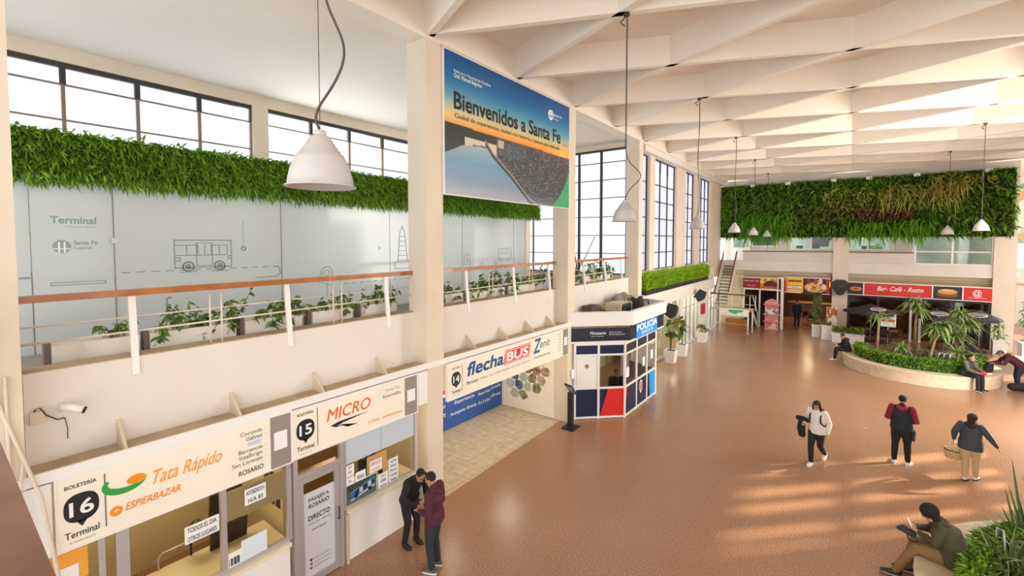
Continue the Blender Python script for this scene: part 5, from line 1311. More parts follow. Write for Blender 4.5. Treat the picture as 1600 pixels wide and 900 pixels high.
# pizza banner over the passage
def pizza_fn(x, y):
    c = mix((250, 190, 60), (215, 70, 40), max(0, 1 - x * 9))
    if x > .42:
        c = (48, 24, 18)
        if x > .92: c = (190, 40, 35)
        d = ((x - .70) / .25) ** 2 + ((y - .40) / .36) ** 2
        if d < 1:
            c = (232, 178, 96); n = vnoise(x * 30, y * 10, 2)
            if d < .8: c = (240, 205, 120) if n > .45 else (205, 90, 45)
            if n > .78: c = (150, 30, 25)
        for cx, cy, col in ((.55, .80, (160, 25, 40)), (.70, .80, (190, 60, 60)), (.80, .82, (235, 215, 200)), (.88, .45, (245, 230, 210))):
            if ((x - cx) / .05) ** 2 + ((y - cy) / .18) ** 2 < 1: c = col
    else:
        if .72 < y < .86 and .08 < x < .38: c = (120, 65, 25)
        if .22 < y < .48 and abs(x - .22) < .15: c = (252, 240, 215) if .27 < y < .43 else (110, 60, 30)
        if .31 < y < .39 and abs(x - .22) < .11 and vnoise(x * 90, 3, 2) > .4: c = (60, 40, 30)
    return c
t = hsign('food_banner', 'yellow and dark food banner over the cafe passage', -3.3, -.95, 2.48, 3.4)
painted('picture', (-3.3, YS, 2.48), RX, U_, 2.35, .92, 120, 50, pizza_fn, t, None, .006)
m = MB().m(BLK); m.box(-2.4, YS - .03, 2.36, -1.35, YS + .05, 2.5); m.build('lower_strip', None, t)
m = MB().m(BLACK); txt(m, 'PIZZERÍA Y CAFETERÍA', (-3.1, YS - .008, 3.13), RX, U_, .72, .09, 0, .006); m.m(PAPER); txt(m, '* EL PASO *', (-2.78, YS - .008, 2.74), RX, U_, .45, .11, 0, .01, 'C'); m.build('lettering', None, t)
# dark red sign by the stairs
t = hsign('shop_sign', 'dark red sign with white words behind the staircase', -5.75, -4.75, 2.6, 3.28, base=mat('dark_red', '#9a1d22', .5))
m = MB().m(PAPER); txt(m, 'SNACK · BAR · CAFÉ', (-5.68, YS, 3.05), RX, U_, .86, .09, 0, .01); txt(m, 'abierto 24 hs', (-5.25, YS, 2.75), RX, U_, .5, .06, 0, .0, 'C'); m.build('lettering', None, t)
def burger_fn(x, y):
    c = (215, 120, 40) if vnoise(x * 7, y * 5, 9) > .45 else (240, 190, 90)
    if y < .85 and ((x - .62) / .42) ** 2 + ((y - .35) / .45) ** 2 < 1: c = (70, 40, 32)
    if y < .25: c = (205, 95, 35) if x < .8 else (190, 60, 30)
    return c
t = hsign('food_sign', 'sign with a dark chocolate food photo right of the dark red sign', -4.72, -3.75, 2.6, 3.28, base=BLK)
painted('picture', (-4.72, YS, 2.6), RX, U_, .97, .68, 50, 36, burger_fn, t, None, .006)
# shop-front glazing
n_w += 1
b = MB().m(WHITE)
for x in (-5.7, -4.75, -3.72, -3.5, -3.42): b.box(x - .04, YS + .12, 0, x + .04, YS + .2, 3.35)
b.box(-5.7, YS + .12, 2.48, -3.42, YS + .2, 2.56); b.box(-3.72, YS + .12, 3.3, -3.35, YS + .2, 3.4); w_ = struct(b.build('window_%d' % n_w))
g = MB(); g.add([(-5.7, YS + .16, .1), (-3.72, YS + .16, .1), (-3.72, YS + .16, 2.5), (-5.7, YS + .16, 2.5)], [(0, 1, 2, 3)]); g.build('pane', glass('shop_dark_glass', '#8d8f80', .85, .05), w_)
n_w += 1
b = MB().m(BLK); b.box(0, YS + .25, 2.4, 6, YS + .35, 2.56)
b.m(WHITE); 
for x in (2.85, 3.25): b.box(x - .05, YS + .15, 0, x + .05, YS + .25, 2.5)
b.m(BLK)
for x in (0.02, 1.4, 4.6, 5.7, 5.95): b.box(x - .05, YS + .25, 0, x + .05, YS + .33, 2.5)
w_ = struct(b.build('window_%d' % n_w))
g = MB(); g.add([(0, YS + .3, .1), (6, YS + .3, .1), (6, YS + .3, 2.5), (0, YS + .3, 2.5)], [(0, 1, 2, 3)]); g.build('pane', glass('cafe_dark_glass', '#7f7b74', .85, .06), w_)
# cafe interior: counter, shelves, hanging lights
t = thing('cafe_counter', 'wooden cafe counter with lit back shelves deep inside the cafe', 'counter', (-2.2, 40, 0))
MB().m(DWOOD).box(-3.6, 40, 0, -1.0, 40.7, 1.1).build('counter_front', None, t)
MB().m(mat('counter_top', '#c79a5c', .3)).box(-3.7, 39.9, 1.1, -.9, 40.8, 1.16).build('counter_top', None, t)
MB().m(emit('menu_light', '#f2c25a', 1.2)).box(-3.2, 43.8, 2.1, -1.2, 43.9, 2.6).build('menu_board', None, t)
t = thing('cafe_counter', 'long wooden bar behind the dark cafe window', 'counter', (3, 38.5, 0))
MB().m(mat('bar_front', '#8a5a34', .4)).box(.6, 38.5, 0, 5.6, 39.1, 1.1).build('bar_front', None, t)
MB().m(mat('counter_top', '', 0)).box(.5, 38.4, 1.1, 5.7, 39.2, 1.16).build('counter_top', None, t)
MB().m(mat('shelf_tone', '#b9a07c', .5)).box(.6, 43.6, 1.6, 5.6, 43.95, 1.66).build('shelf_board', None, t)
def ceil_lamp(name, label, loc, r, power, col):
    t = thing(name, label, 'lamp', loc)
    m = MB().m(emit('lamp_glow', '#ffe2b0', 2)); m.lathe([(0, -.04), (r, -.03), (r, 0), (0, 0)], loc, 16); m.build('diffuser', None, t)
    d = bpy.data.lights.new(name, 'POINT'); d.energy = power * .6; d.color = col; d.shadow_soft_size = .4
    o = bpy.data.objects.new('lamp_light', d); COL.objects.link(o); o.parent = t; o.location = (0, 0, -.12)
    return t
ceil_lamp('ceiling_lamp', 'round ceiling lamp in the cafe passage', (-2.0, 38.5, 3.44), .2, 150, (1, .75, .45))
ceil_lamp('ceiling_lamp', 'round ceiling lamp in the cafe behind the window', (3.0, 37.6, 3.44), .2, 200, (1, .78, .5))
ceil_lamp('ceiling_lamp', 'ceiling lamp inside the ticket booth left of the glass door', (-8.3, 2.3, 2.97), .16, 48, (1, .88, .66))
ceil_lamp('ceiling_lamp', 'ceiling lamp inside the ticket booth right of the glass door', (-8.3, 5.0, 2.97), .16, 44, (1, .88, .66))
ceil_lamp('ceiling_lamp', 'ceiling lamp of the passage beside the pillar', (-8.4, 8.2, 2.97), .16, 40, (1, .9, .75))
ceil_lamp('ceiling_lamp', 'ceiling lamp of the passage near the photo wall', (-8.3, 10.8, 2.97), .16, 40, (1, .9, .75))
ceil_lamp('ceiling_lamp', 'ceiling lamp inside the shop beyond the police booth', (-8.0, 21.5, 2.7), .16, 70, (1, .9, .7))
ceil_lamp('ceiling_lamp', 'ceiling lamp inside the shop near the staircase', (-8.0, 26.5, 2.7), .16, 70, (1, .9, .7))
ceil_lamp('ceiling_lamp', 'ceiling lamp of the gallery office', (-2, YF + 3, 6.35), .16, 40, (.9, 1, .95))
ceil_lamp('ceiling_lamp', 'ceiling lamp of the second gallery room', (1.5, YF + 3, 6.35), .16, 30, (.9, 1, .95))
# tables and chairs in front of the cafe and inside
def cafe_table(loc, label):
    t = thing('cafe_table', label, 'table', loc, 'small cafe tables'); x, y, _ = loc
    MB().m(mat('table_top', '#8a5a36', .4)).lathe([(0, .74), (.36, .74), (.36, .71), (0, .71)], (x, y, 0), 18).build('table_top', None, t)
    m = MB().m(DARK); m.tube([(x, y, .02), (x, y, .71)], .03); m.lathe([(0, .03), (.22, .02), (.22, 0), (0, 0)], (x, y, 0), 14); m.build('pedestal', None, t)
def make_chair():
    t = thing('cafe_chair', 'dark cafe chair', 'chair', (0, 0, 0), 'dark cafe chairs')
    MB().m(BLK).box(-.2, -.2, .43, .2, .2, .47).build('seat', None, t)
    m = MB().m(BLK); m.box(-.2, .17, .6, .2, .2, .86); m.tube([(-.18, .19, .45), (-.18, .2, .86)], .015); m.tube([(.18, .19, .45), (.18, .2, .86)], .015); m.build('backrest', None, t)
    for x in (-.18, .18):
        for y in (-.18, .18): MB().m(DARK).tube([(x, y, 0), (x, y, .44)], .015).build('leg', None, t)
    return t
ch0 = make_chair(); ci = 0
tl = [('small round table behind the low planter box, left of the cafe front', .75, 32.6), ('small round table under the dark umbrella', 1.9, 32.7), ('small round table in front of the right cafe window', 4.5, 32.5), ('small round table just inside the cafe window', 1.5, 36.0), ('small round table deep in the passage', -1.7, 36.6)]
spots = []
for lab, x, y in tl:
    cafe_table((x, y, 0), lab)
    for k, a in enumerate((0.5, 2.6, 4.4)): spots.append((x + .62 * math.cos(a), y + .62 * math.sin(a), a - PI / 2, lab.replace('small round table ', '').replace('the low planter box, left of the cafe front', 'the low planter box'), k))
for i, (x, y, a, lab, k) in enumerate(spots):
    o = ch0 if i == 0 else copy_tree(ch0)
    o.location = (x, y, 0); o.rotation_euler.z = a
    o['label'] = ['dark chair right of the table ', 'dark chair left behind the table ', 'dark chair nearest us at the table '][k] + lab
# dark umbrellas
def umbrella(loc, label, r, h, brand_side):
    t = thing('cafe_umbrella', label, 'umbrella', loc); x, y, _ = loc; n = 8
    m = MB().m(mat('umbrella_black', '#2c2c33', .6)); top = (x, y, h + .42)
    rim = [(x + r * math.cos(2 * PI * k / n), y + r * math.sin(2 * PI * k / n), h) for k in range(n)]
    low = [(p[0], p[1], h - .12) for p in rim]
    m.add([top] + rim + low, [(0, 1 + k, 1 + (k + 1) % n) for k in range(n)] + [(1 + k, 1 + n + k, 1 + n + (k + 1) % n, 1 + (k + 1) % n) for k in range(n)], False); m.build('canopy', None, t)
    a = -PI / 2 + brand_side; c = Vector((x + r * .62 * math.cos(a), y + r * .62 * math.sin(a), h + .20)); rr = Vector((-math.sin(a), math.cos(a), 0)); nn = Vector((math.cos(a) * .42, math.sin(a) * .42, r)).normalized(); uu = nn.cross(rr)
    g = MB()
    g.m(PAPER).prism(el(0, 0, .36, .2, 20), c, rr, uu, .03); g.m(BLUEI).prism(el(0, 0, .32, .17, 20), c, rr, uu, .035); g.m(PAPER).prism([(-.3, -.06), (.3, -.06), (.3, .06), (-.3, .06)], c, rr, uu, .04); g.m(RED).prism([(-.28, -.04), (.28, -.04), (.28, .02), (-.28, .02)], c, rr, uu, .045)
    g.build('oval_badge', None, t)
    m = MB().m(ALU); m.tube([(x, y, .05), (x, y, h + .42)], .025); m.build('pole', None, t)
    m = MB().m(DARK); m.lathe([(0, .08), (.3, .06), (.3, 0), (0, 0)], (x, y, 0), 14); m.build('base', None, t)
umbrella((1.05, 32.7, 0), 'dark cafe umbrella at the left of the cafe front', 1.3, 1.75, .35)
umbrella((3.75, 32.5, 0), 'dark cafe umbrella behind the palms at the middle of the cafe', .95, 1.75, .1)
umbrella((5.45, 32.95, 0), 'dark cafe umbrella at the right of the cafe front', .85, 1.75, -.3)
t = thing('menu_board', 'white and red paper menu hung under the left dark umbrella', 'notice', (1.75, 31.9, 1.2))
MB().m(PAPER).box(1.45, 31.9, 1.05, 2.1, 31.93, 1.75).build('sheet', None, t)
m = MB().m(RED); m.box(1.5, 31.895, 1.33, 2.05, 31.9, 1.45); txt(m, 'MENÚ DEL DÍA', (1.5, 31.9, 1.6), RX, U_, .55, .07); m.build('lettering', None, t)
MB().m(ALU).tube([(1.77, 31.94, 0), (1.77, 31.94, 1.1)], .02).build('stand', None, t)
# pink stand, poster stand
def poster_fn(x, y):
    c = (240, 205, 200) if vnoise(x * 5, y * 8, 6) > .5 else (222, 120, 125)
    if .35 < y < .5 or .8 < y: c = (226, 130, 132)
    if .52 < y < .76: c = (235, 230, 228) if vnoise(x * 8, y * 14, 3) > .45 else (120, 130, 150)
    return c
t = thing('promo_stand', 'pink and white promotional stand at the cafe passage entrance', 'stand', (-4.0, 34.3, 0))
MB().m(mat('stand_pink', '#e8b9b6', .5)).box(-4.35, 33.3, 0, -3.6, 33.5, 1.75).build('panel', None, t)
painted('picture', (-4.33, 33.3, .05), RX, U_, .71, 1.65, 24, 50, poster_fn, t, None, .004)
for z in (.5, .95, 1.6): MB().m(mat('stand_shelf', '#d98d8d', .5)).box(-4.42, 33.1, z, -3.5, 33.5, z + .05).build('ledge', None, t)
MB().m(mat('stand_shelf', '', 0)).prism([(-.42, 0), (.42, 0), (.25, .16), (0, .26), (-.25, .16)], (-3.97, 33.4, 1.75), RX, U_, .1).build('header', None, t)
t = thing('poster_stand', 'tall food poster stand against the middle column', 'stand', (-.75, 33.2, 0))
def food_fn(x, y):
    c = (235, 215, 200)
    if y > .66: c = (205, 110, 60) if vnoise(x * 6, y * 9, 1) > .45 else (240, 225, 205)
    elif y > .36: c = (190, 90, 50) if vnoise(x * 5, y * 9, 2) > .5 else (245, 235, 225)
    d = math.hypot(x - .6, (y - .17) * 2)
    if d < .35: c = (215, 110, 120) if d > .2 or d < .1 else (245, 230, 225)
    return c
MB().m(PAPER).box(-1.05, 33.2, .05, -.5, 33.26, 1.75).build('panel', None, t)
painted('picture', (-1.04, 33.2, .06), RX, U_, .53, 1.68, 24, 60, food_fn, t, None, .004)
MB().m(DARK).box(-1.0, 33.1, 0, -.55, 33.4, .05).build('base', None, t)
# black speaker on the middle column
t = thing('round_speaker', 'black rounded speaker hung on the middle column', 'speaker', (-.42, 33.7, 2.9))
m = MB().m(BLK); m.prism([(-.38, .3), (-.2, .45), (.2, .45), (.38, .3), (.38, -.05), (.18, -.4), (0, -.48), (-.18, -.4), (-.38, -.05)], (-.42, 33.4, 2.95), RX, U_, -.4); m.build('cabinet', None, t)
m = MB().m(mat('speaker_mesh', '#3a3a3c', .6)); m.sphere((-.42, 33.4, 2.95), .24, .05, .24); m.build('grille', None, t)
MB().m(ALU).tube([(-.42, 33.75, 2.95), (-.42, 33.95, 2.95)], .03).build('bracket', None, t)
# planter boxes at the cafe
def box_planter(label, x0, x1, y0, y1, h, kind, leafm, hgt, n):
    t = thing('planter_box', label, 'planter', ((x0 + x1) / 2, (y0 + y1) / 2, 0))
    m = MB().m(POTW); m.box(x0, y0, 0, x1, y1, h - .05); m.box(x0 - .02, y0 - .02, h - .08, x1 + .02, y1 + .02, h); m.build('box', None, t)
    P = np.stack([RNG.uniform(x0 + .05, x1 - .05, n), RNG.uniform(y0 + .05, y1 - .05, n), RNG.uniform(h, h + hgt, n)], 1)
    D = RNG.normal(0, 1, (n, 3)) + [0, 0, .8]
    l = MB().m(leafm); blades(l, P, D, RNG.uniform(.15, .35, n), RNG.uniform(.04, .09, n), .5, 3); l.m(PSTEM)
    for k in range(6): 
        q = P[k]; l.tube([(q[0], q[1], h - .02), (q[0], q[1], h + hgt)], .012, 5)
    l.build('plant', None, t)
OLIVE = mat('olive_leaf', '', .5, island=['#3a4a1e', '#55652c', '#6f7d3c', '#8a8f52', '#4a4420'], translucent=.15)
box_planter('tall white planter box with bushy plant at the passage entrance', -1.72, -1.3, 32.3, 32.75, .72, 0, OLIVE, 1.7, 260)
box_planter('white square planter with little growing in it, left of the middle column', -1.22, -.72, 31.7, 32.2, .85, 0, OLIVE, .12, 40)
box_planter('long low white planter box left of the sitting man', -.7, .75, 31.2, 31.7, .55, 0, mat('grass_leaf', '', .5, island=['#44601a', '#6a8528', '#88a040', '#556d20'], translucent=.2), .3, 260)
# planters beyond the right column
box_planter('big white planter with broad-leaved plant at the right edge', 6.55, 7.25, 31.0, 31.7, .95, 0, mat('rubber_leaf', '', .45, island=['#3f6a34', '#5c8a48', '#7aa566', '#35582a']), 1.9, 110)
box_planter('white planter with smaller plant beside the right column', 5.9, 6.4, 32.6, 33.1, .75, 0, mat('rubber_leaf', '', 0), .8, 60)
t = thing('low_wall_bench', 'white low bench wall at the right edge beside the big planter', 'bench', (6.6, 29.5, 0))
MB().m(WHITE).box(6.2, 28.8, 0, 7.6, 30.2, .42).build('block', None, t)
MB().m(CONC).box(6.15, 28.75, .42, 7.65, 30.25, .48).build('seat_slab', None, t)
# ============================================================ ROUND PLANTERS WITH BENCH
GRASSH = mat('planter_hedge', '', .55, island=['#3f6512', '#5b8418', '#7aa528', '#94bd3c', '#35560f'], translucent=.25)
def round_planter(name, label, c, R, hb, wb, hh, a0, a1, dens, leafl, hw=.42):
    t = thing(name, label, 'planter', (c[0], c[1], 0))
    n = int((a1 - a0) / .06); A = np.linspace(a0, a1, n)
    m = MB().m(CONC)
    prof = [(R - .02, 0), (R, hb - .06), (R + .02, hb - .06), (R + .02, hb), (R - wb, hb), (R - wb, 0)]
    V = [(c[0] + r * math.cos(a), c[1] + r * math.sin(a), z) for a in A for r, z in prof]; k = len(prof)
    F = [(i * k + j, (i + 1) * k + j, (i + 1) * k + j + 1, i * k + j + 1) for i in range(n - 1) for j in range(k - 1)]
    F += [tuple(range(k)), tuple((n - 1) * k + j for j in range(k))]
    m.add(V, F, False); m.build('bench_ring', None, t)
    m = MB().m(SOIL); m.lathe([(0, hb + .12), (R - wb - .5, hb + .08), (R - wb, hb - .02)], (c[0], c[1], 0), 40); m.build('soil', None, t)
    m = MB().m(mat('hedge_core', '#2a4210', .9)); r1 = R - wb - .03; r0 = r1 - hw
    prof = [(r1, hb), (r1, hh - .05), (r0, hh - .05), (r0, hb)]; k = 4
    V = [(c[0] + r * math.cos(a), c[1] + r * math.sin(a), z) for a in A for r, z in prof]
    m.add(V, [(i * k + j, (i + 1) * k + j, (i + 1) * k + (j + 1) % k, i * k + (j + 1) % k) for i in range(n - 1) for j in range(k)] + [(0, 1, 2, 3)], False)
    N = int(dens * (a1 - a0) * R * (hh - hb + .5))
    a = RNG.uniform(a0, a1, N); top = RNG.uniform(0, 1, N) < .45; rr = np.where(top, RNG.uniform(r0, r1, N), r1 + .01); z = np.where(top, hh - .06, RNG.uniform(hb + .02, hh, N))
    P = np.stack([c[0] + rr * np.cos(a), c[1] + rr * np.sin(a), z], 1)
    D = np.stack([np.cos(a) * np.where(top, .1, .8), np.sin(a) * np.where(top, .1, .8), np.where(top, 1, .1)], 1) + RNG.normal(0, .5, (N, 3))
    blades(m.m(GRASSH), P, D, RNG.uniform(leafl * .6, leafl * 1.4, N), leafl * .33, .3, 2); m.build('hedge', None, t)
    return t
rp = round_planter('round_planter', 'large round planter bench with clipped hedge and palms before the cafe', (2.45, 26.4), 2.62, .5, .5, .98, PI * .93, PI * 2.12, 420, .11)
STRAP = mat('strap_leaf', '', .5, island=['#4a6a2a', '#66863c', '#88a456', '#a6bc76', '#bac68c', '#547034'], translucent=.3)
TRUNK = mat('palm_trunk', '#b09468', .8, var='#8d744c', scale=9)
def dracaena(label, base, pts, heads, L, n, name='palm'):
    n = int(n * 1.5)
    t = thing(name, label, 'plant', base)
    for p in pts: MB().m(TRUNK).tube(p, [.055] + [.045] * (len(p) - 1), 8).build('trunk', None, t)
    l = MB().m(STRAP)
    for h in heads:
        P = np.tile(np.array(h, float), (n, 1)) + RNG.normal(0, .04, (n, 3)); a = RNG.uniform(0, 2 * PI, n)
        D = np.stack([np.cos(a), np.sin(a), RNG.uniform(.0, 1.4, n)], 1)
        sd_ = np.stack([-np.sin(a), np.cos(a), np.zeros(n)], 1)
        blades(l, P, D, RNG.uniform(L * .6, L * 1.2, n), RNG.uniform(.05, .085, n), RNG.uniform(.3, 1.0, n), 5, sd_)
    l.build('leaves', None, t)
zb = .55
dracaena('slender palm with pale straight trunk at the left of the round planter', (1.1, 26.3, zb), [[(1.1, 26.3, zb), (1.12, 26.3, 1.5), (1.15, 26.3, 2.25)]], [(1.15, 26.3, 2.3)], .75, 46)
dracaena('small palm low in the hedge right of the slender one', (1.9, 26.0, zb), [[(1.9, 26.0, zb), (1.9, 26.0, 1.0)]], [(1.9, 26.0, 1.0)], .75, 34)
dracaena('tall palm in the middle of the round planter', (2.5, 27.6, zb), [[(2.5, 27.6, zb), (2.5, 27.6, 2.0), (2.55, 27.6, 2.6)]], [(2.55, 27.6, 2.6), (2.45, 27.6, 2.9)], .8, 44)
dracaena('palm with leaning pale trunk in the front of the round planter', (2.75, 25.2, zb), [[(2.75, 25.2, zb), (2.8, 25.25, 1.0), (2.92, 25.4, 1.6), (3.2, 25.6, 2.15)]], [(3.2, 25.6, 2.2), (2.95, 25.4, 1.95)], .85, 44)
dracaena('wide bushy palm at the right of the round planter', (3.9, 26.4, zb), [[(3.9, 26.4, zb), (3.9, 26.4, 1.7), (4.0, 26.4, 2.2)], [(3.9, 26.4, zb), (3.6, 26.3, 1.6)]], [(4.0, 26.4, 2.25), (3.6, 26.3, 1.7), (3.8, 26.3, 2.6)], .95, 50)
dracaena('low palm by the sitting man at the right of the round planter', (3.6, 25.3, zb), [[(3.6, 25.3, zb), (3.62, 25.3, 1.1)]], [(3.62, 25.3, 1.15)], .8, 44)
dracaena('broad pale-leaved plant between the middle palms', (2.9, 26.4, zb), [[(2.9, 26.4, zb), (2.9, 26.4, .8)]], [(2.9, 26.4, .8)], .6, 40, 'leafy_plant')
dracaena('low spreading plant beneath the wide bushy palm', (3.2, 25.9, zb), [[(3.2, 25.9, zb), (3.2, 25.9, .8)]], [(3.2, 25.9, .8), (4.3, 26.0, .8)], .6, 40, 'leafy_plant')
t = thing('bicycle_rack', 'pale bent metal rack lying on the planter hedge', 'rack', (3.2, 24.8, .98))
m = MB().m(ALU)
for k in range(3): m.tube([(2.95 + .16 * k, 24.75, 1.0), (3.0 + .16 * k, 24.8, 1.2), (3.12 + .16 * k, 24.95, 1.2), (3.18 + .16 * k, 24.9, 1.0)], .018)
m.build('bars', None, t)
fp = round_planter('round_planter', 'round planter bench with lush grass in the lower right foreground', (4.4, 9.2), 3.45, .5, .55, .82, PI * .5, PI * 1.35, 900, .12, .24)
REED = mat('reed_leaf', '', .5, island=['#3e5a22', '#56752e', '#7c9650', '#9fb078', '#38501c'], translucent=.25)
t = thing('grass_clump', 'arching grass clumps filling the foreground planter', 'grass', (3.3, 9.8, .55))
l = MB().m(REED)
for c_ in ((2.02, 9.95), (2.15, 10.35), (2.3, 10.75), (2.45, 11.1), (2.6, 10.4), (2.3, 10.2), (2.7, 9.5), (2.5, 11.0), (3.2, 10.6), (3.0, 9.0), (3.6, 11.3), (3.8, 10.0)):
    n = 90; a = RNG.uniform(0, 2 * PI, n); P = np.stack([c_[0] + .1 * np.cos(a), c_[1] + .1 * np.sin(a), np.full(n, .55)], 1); D = np.stack([np.cos(a), np.sin(a), RNG.uniform(.6, 2.2, n)], 1)
    blades(l, P, D, RNG.uniform(.5, .95, n), RNG.uniform(.012, .028, n), RNG.uniform(.3, .8, n), 6, np.stack([-np.sin(a), np.cos(a), 0 * a], 1))
l.build('leaves', None, t)
t = thing('tall_reed', 'tall dark reed stalks rising from the foreground planter', 'plant', (2.75, 11.4, .55))
l = MB().m(mat('reed_dark', '', .5, island=['#2c441a', '#486428', '#3a5520']))
for (x, y, h_, lx, ly) in ((2.5, 11.2, 1.5, -.22, .1), (2.42, 11.1, 1.0, -.4, 0), (2.75, 11.3, 1.75, -.25, .1), (2.7, 11.6, 1.15, -.2, 0), (2.9, 11.2, 1.3, .1, .1), (2.6, 11.5, .9, -.35, .1), (2.85, 11.7, 1.0, .2, 0)):
    blades(l, [(x, y, .55)] * 3, [(lx * .5, ly, 1), (lx * .8, ly + .03, 1), (lx, ly, 1)], [h_, h_ * .75, h_ * .5], [.04, .035, .03], [.05, .15, .25], 8, [(1, .3, 0)] * 3)
l.build('leaves', None, t)
m = MB().m(ALU); m.tube([(2.05, 10.55, .5), (2.05, 10.55, 1.0), (2.1, 10.45, 1.02), (2.12, 10.35, .5)], .016); tag(m.build('metal_hoop'), 'thin metal hoop standing in the foreground planter hedge', 'hoop')
# ============================================================ PEOPLE
SKIN = mat('skin', '#c08a68', .55, var='#b57d5c', scale=8)
def V3(*a): return Vector(a)
def loft(vf, pts, rad, side, n=12, cap0=1.0):
    """closed tapered surface through pts with elliptical sections (half-width along side, half-depth across)"""
    V, F = vf; o = len(V); pts = [Vector(p) for p in pts]; side = Vector(side)
    rad = [r if isinstance(r, tuple) else (r, r) for r in rad]
    rings = []
    def frame(i):
        d = (pts[min(i + 1, len(pts) - 1)] - pts[max(i - 1, 0)]).normalized()
        x = side - d * side.dot(d)
        if x.length < 1e-3: x = Vector((0, 0, 1)) - d * d.z
        x.normalize(); return d, x, d.cross(x)
    d, x, y = frame(0); a, b = rad[0]; m_ = (a + b) / 2
    for t_ in (75, 50, 25): rings.append((pts[0] - d * m_ * cap0 * math.sin(math.radians(t_)), x, y, a * math.cos(math.radians(t_)), b * math.cos(math.radians(t_))))
    for i in range(len(pts)):
        d, x, y = frame(i); rings.append((pts[i], x, y, rad[i][0], rad[i][1]))
    a, b = rad[-1]; m_ = (a + b) / 2
    for t_ in (25, 50, 75): rings.append((pts[-1] + d * m_ * math.sin(math.radians(t_)), x, y, a * math.cos(math.radians(t_)), b * math.cos(math.radians(t_))))
    for c, x, y, a, b in rings:
        V += [tuple(c + x * a * math.cos(2 * PI * k / n) + y * b * math.sin(2 * PI * k / n)) for k in range(n)]
    R = len(rings)
    for i in range(R - 1):
        for k in range(n): F.append((o + i * n + k, o + i * n + (k + 1) % n, o + (i + 1) * n + (k + 1) % n, o + (i + 1) * n + k))
    F.append(tuple(o + k for k in range(n))[::-1]); F.append(tuple(o + (R - 1) * n + k for k in range(n)))
def ball(vf, c, r, fwd=(0, 1, 0), up=(0, 0, 1)):
    """ellipsoid r = (across, along fwd, along up)"""
    V, F = vf; o = len(V); c = Vector(c); up = Vector(up).normalized(); fwd = Vector(fwd); fwd = (fwd - up * fwd.dot(up)).normalized(); x = fwd.cross(up)
    n, m_ = 14, 10
    b = MB().sphere((0, 0, 0), 1, 1, 1, n, m_)
    V += [tuple(c + x * p[0] * r[0] + fwd * p[1] * r[1] + up * p[2] * r[2]) for p in b.v]; F += [tuple(i + o for i in f) for f in b.f]
def remeshed(name, vf, m_, parent, voxel, smooth=3):
    me = bpy.data.meshes.new(name); me.from_pydata(vf[0], [], vf[1]); me.update()
    ob = bpy.data.objects.new(name, me); COL.objects.link(ob)
    md = ob.modifiers.new('r', 'REMESH'); md.mode = 'VOXEL'; md.voxel_size = voxel; md.use_smooth_shade = True
    sm = ob.modifiers.new('s', 'SMOOTH'); sm.iterations = smooth; sm.factor = .5
    dg = bpy.context.evaluated_depsgraph_get()
    new = bpy.data.meshes.new_from_object(ob.evaluated_get(dg))
    ob.modifiers.clear(); ob.data = new; bpy.data.meshes.remove(me); new.name = name
    new.materials.clear(); new.materials.append(m_)
    for p in new.polygons: p.use_smooth = True
    ob.parent = parent
    return ob
STAND = dict(pelvis=(0, 0, .95), waist=(0, .0, 1.10), chest=(0, .01, 1.30), neck=(0, .0, 1.47), head=(0, .03, 1.605), hf=(0, 1, -.05), hu=(0, 0, 1),
             shR=(.185, 0, 1.42), elR=(.25, -.03, 1.14), wrR=(.26, .06, .90), shL=(-.185, 0, 1.42), elL=(-.25, -.03, 1.14), wrL=(-.26, .06, .90),
             hdR=(0, .1, -1), hdL=(0, .1, -1), hipR=(.09, 0, .92), knR=(.10, .03, .50), anR=(.11, -.02, .085), toR=(.02, 1, 0), hipL=(-.09, 0, .92), knL=(-.10, .03, .50), anL=(-.11, -.02, .085), toL=(-.02, 1, 0))
SIT = dict(STAND, pelvis=(0, 0, .56), waist=(0, .03, .70), chest=(0, .08, .90), neck=(0, .10, 1.07), head=(0, .15, 1.20), shR=(.18, .10, 1.02), shL=(-.18, .10, 1.02),
           elR=(.22, .16, .76), wrR=(.10, .38, .74), elL=(-.22, .16, .76), wrL=(-.10, .38, .74), hdR=(-.3, 1, .1), hdL=(.3, 1, .1),
           hipR=(.09, .03, .55), hipL=(-.09, .03, .55), knR=(.11, .45, .54), knL=(-.11, .45, .54), anR=(.11, .47, .085), anL=(-.11, .47, .085))
def hand(vf, w, el, d, s, curl=.35, inner=1):
    """palm, four unequal bent fingers and a thumb, continuing from the wrist w"""
    w = Vector(w); f = (w - Vector(el)).normalized(); d = Vector(d).normalized()
    side = d.cross(Vector((0, 0, 1)));
    if side.length < .2: side = Vector((0, 1, 0))
    side = (side - d * side.dot(d)).normalized(); nrm = d.cross(side)
    k = w + d * .085 * s
    loft(vf, [w - f * .02 * s, w + d * .03 * s, k], [(.026 * s, .02 * s), (.036 * s, .016 * s), (.040 * s, .013 * s)], side, 10)
    for i, L in enumerate((.066, .076, .072, .058)):
        b = k + side * (i - 1.5) * .021 * s - d * .012 * s; p = [b]; dd = d.copy()
        for j in range(3):
            dd = (dd + nrm * curl * (.5 + .4 * j)).normalized(); p.append(p[-1] + dd * L * s * (.42, .33, .25)[j])
        loft(vf, p, [.0092 * s, .009 * s, .0085 * s, .0075 * s], side, 8)
    tb = w + d * .025 * s + side * .03 * s * inner
    loft(vf, [tb, tb + (d * .6 + side * .7 * inner).normalized() * .032 * s, tb + (d * .8 + side * .6 * inner + nrm * .4).normalized() * .066 * s], [.013 * s, .011 * s, .009 * s], nrm, 8)
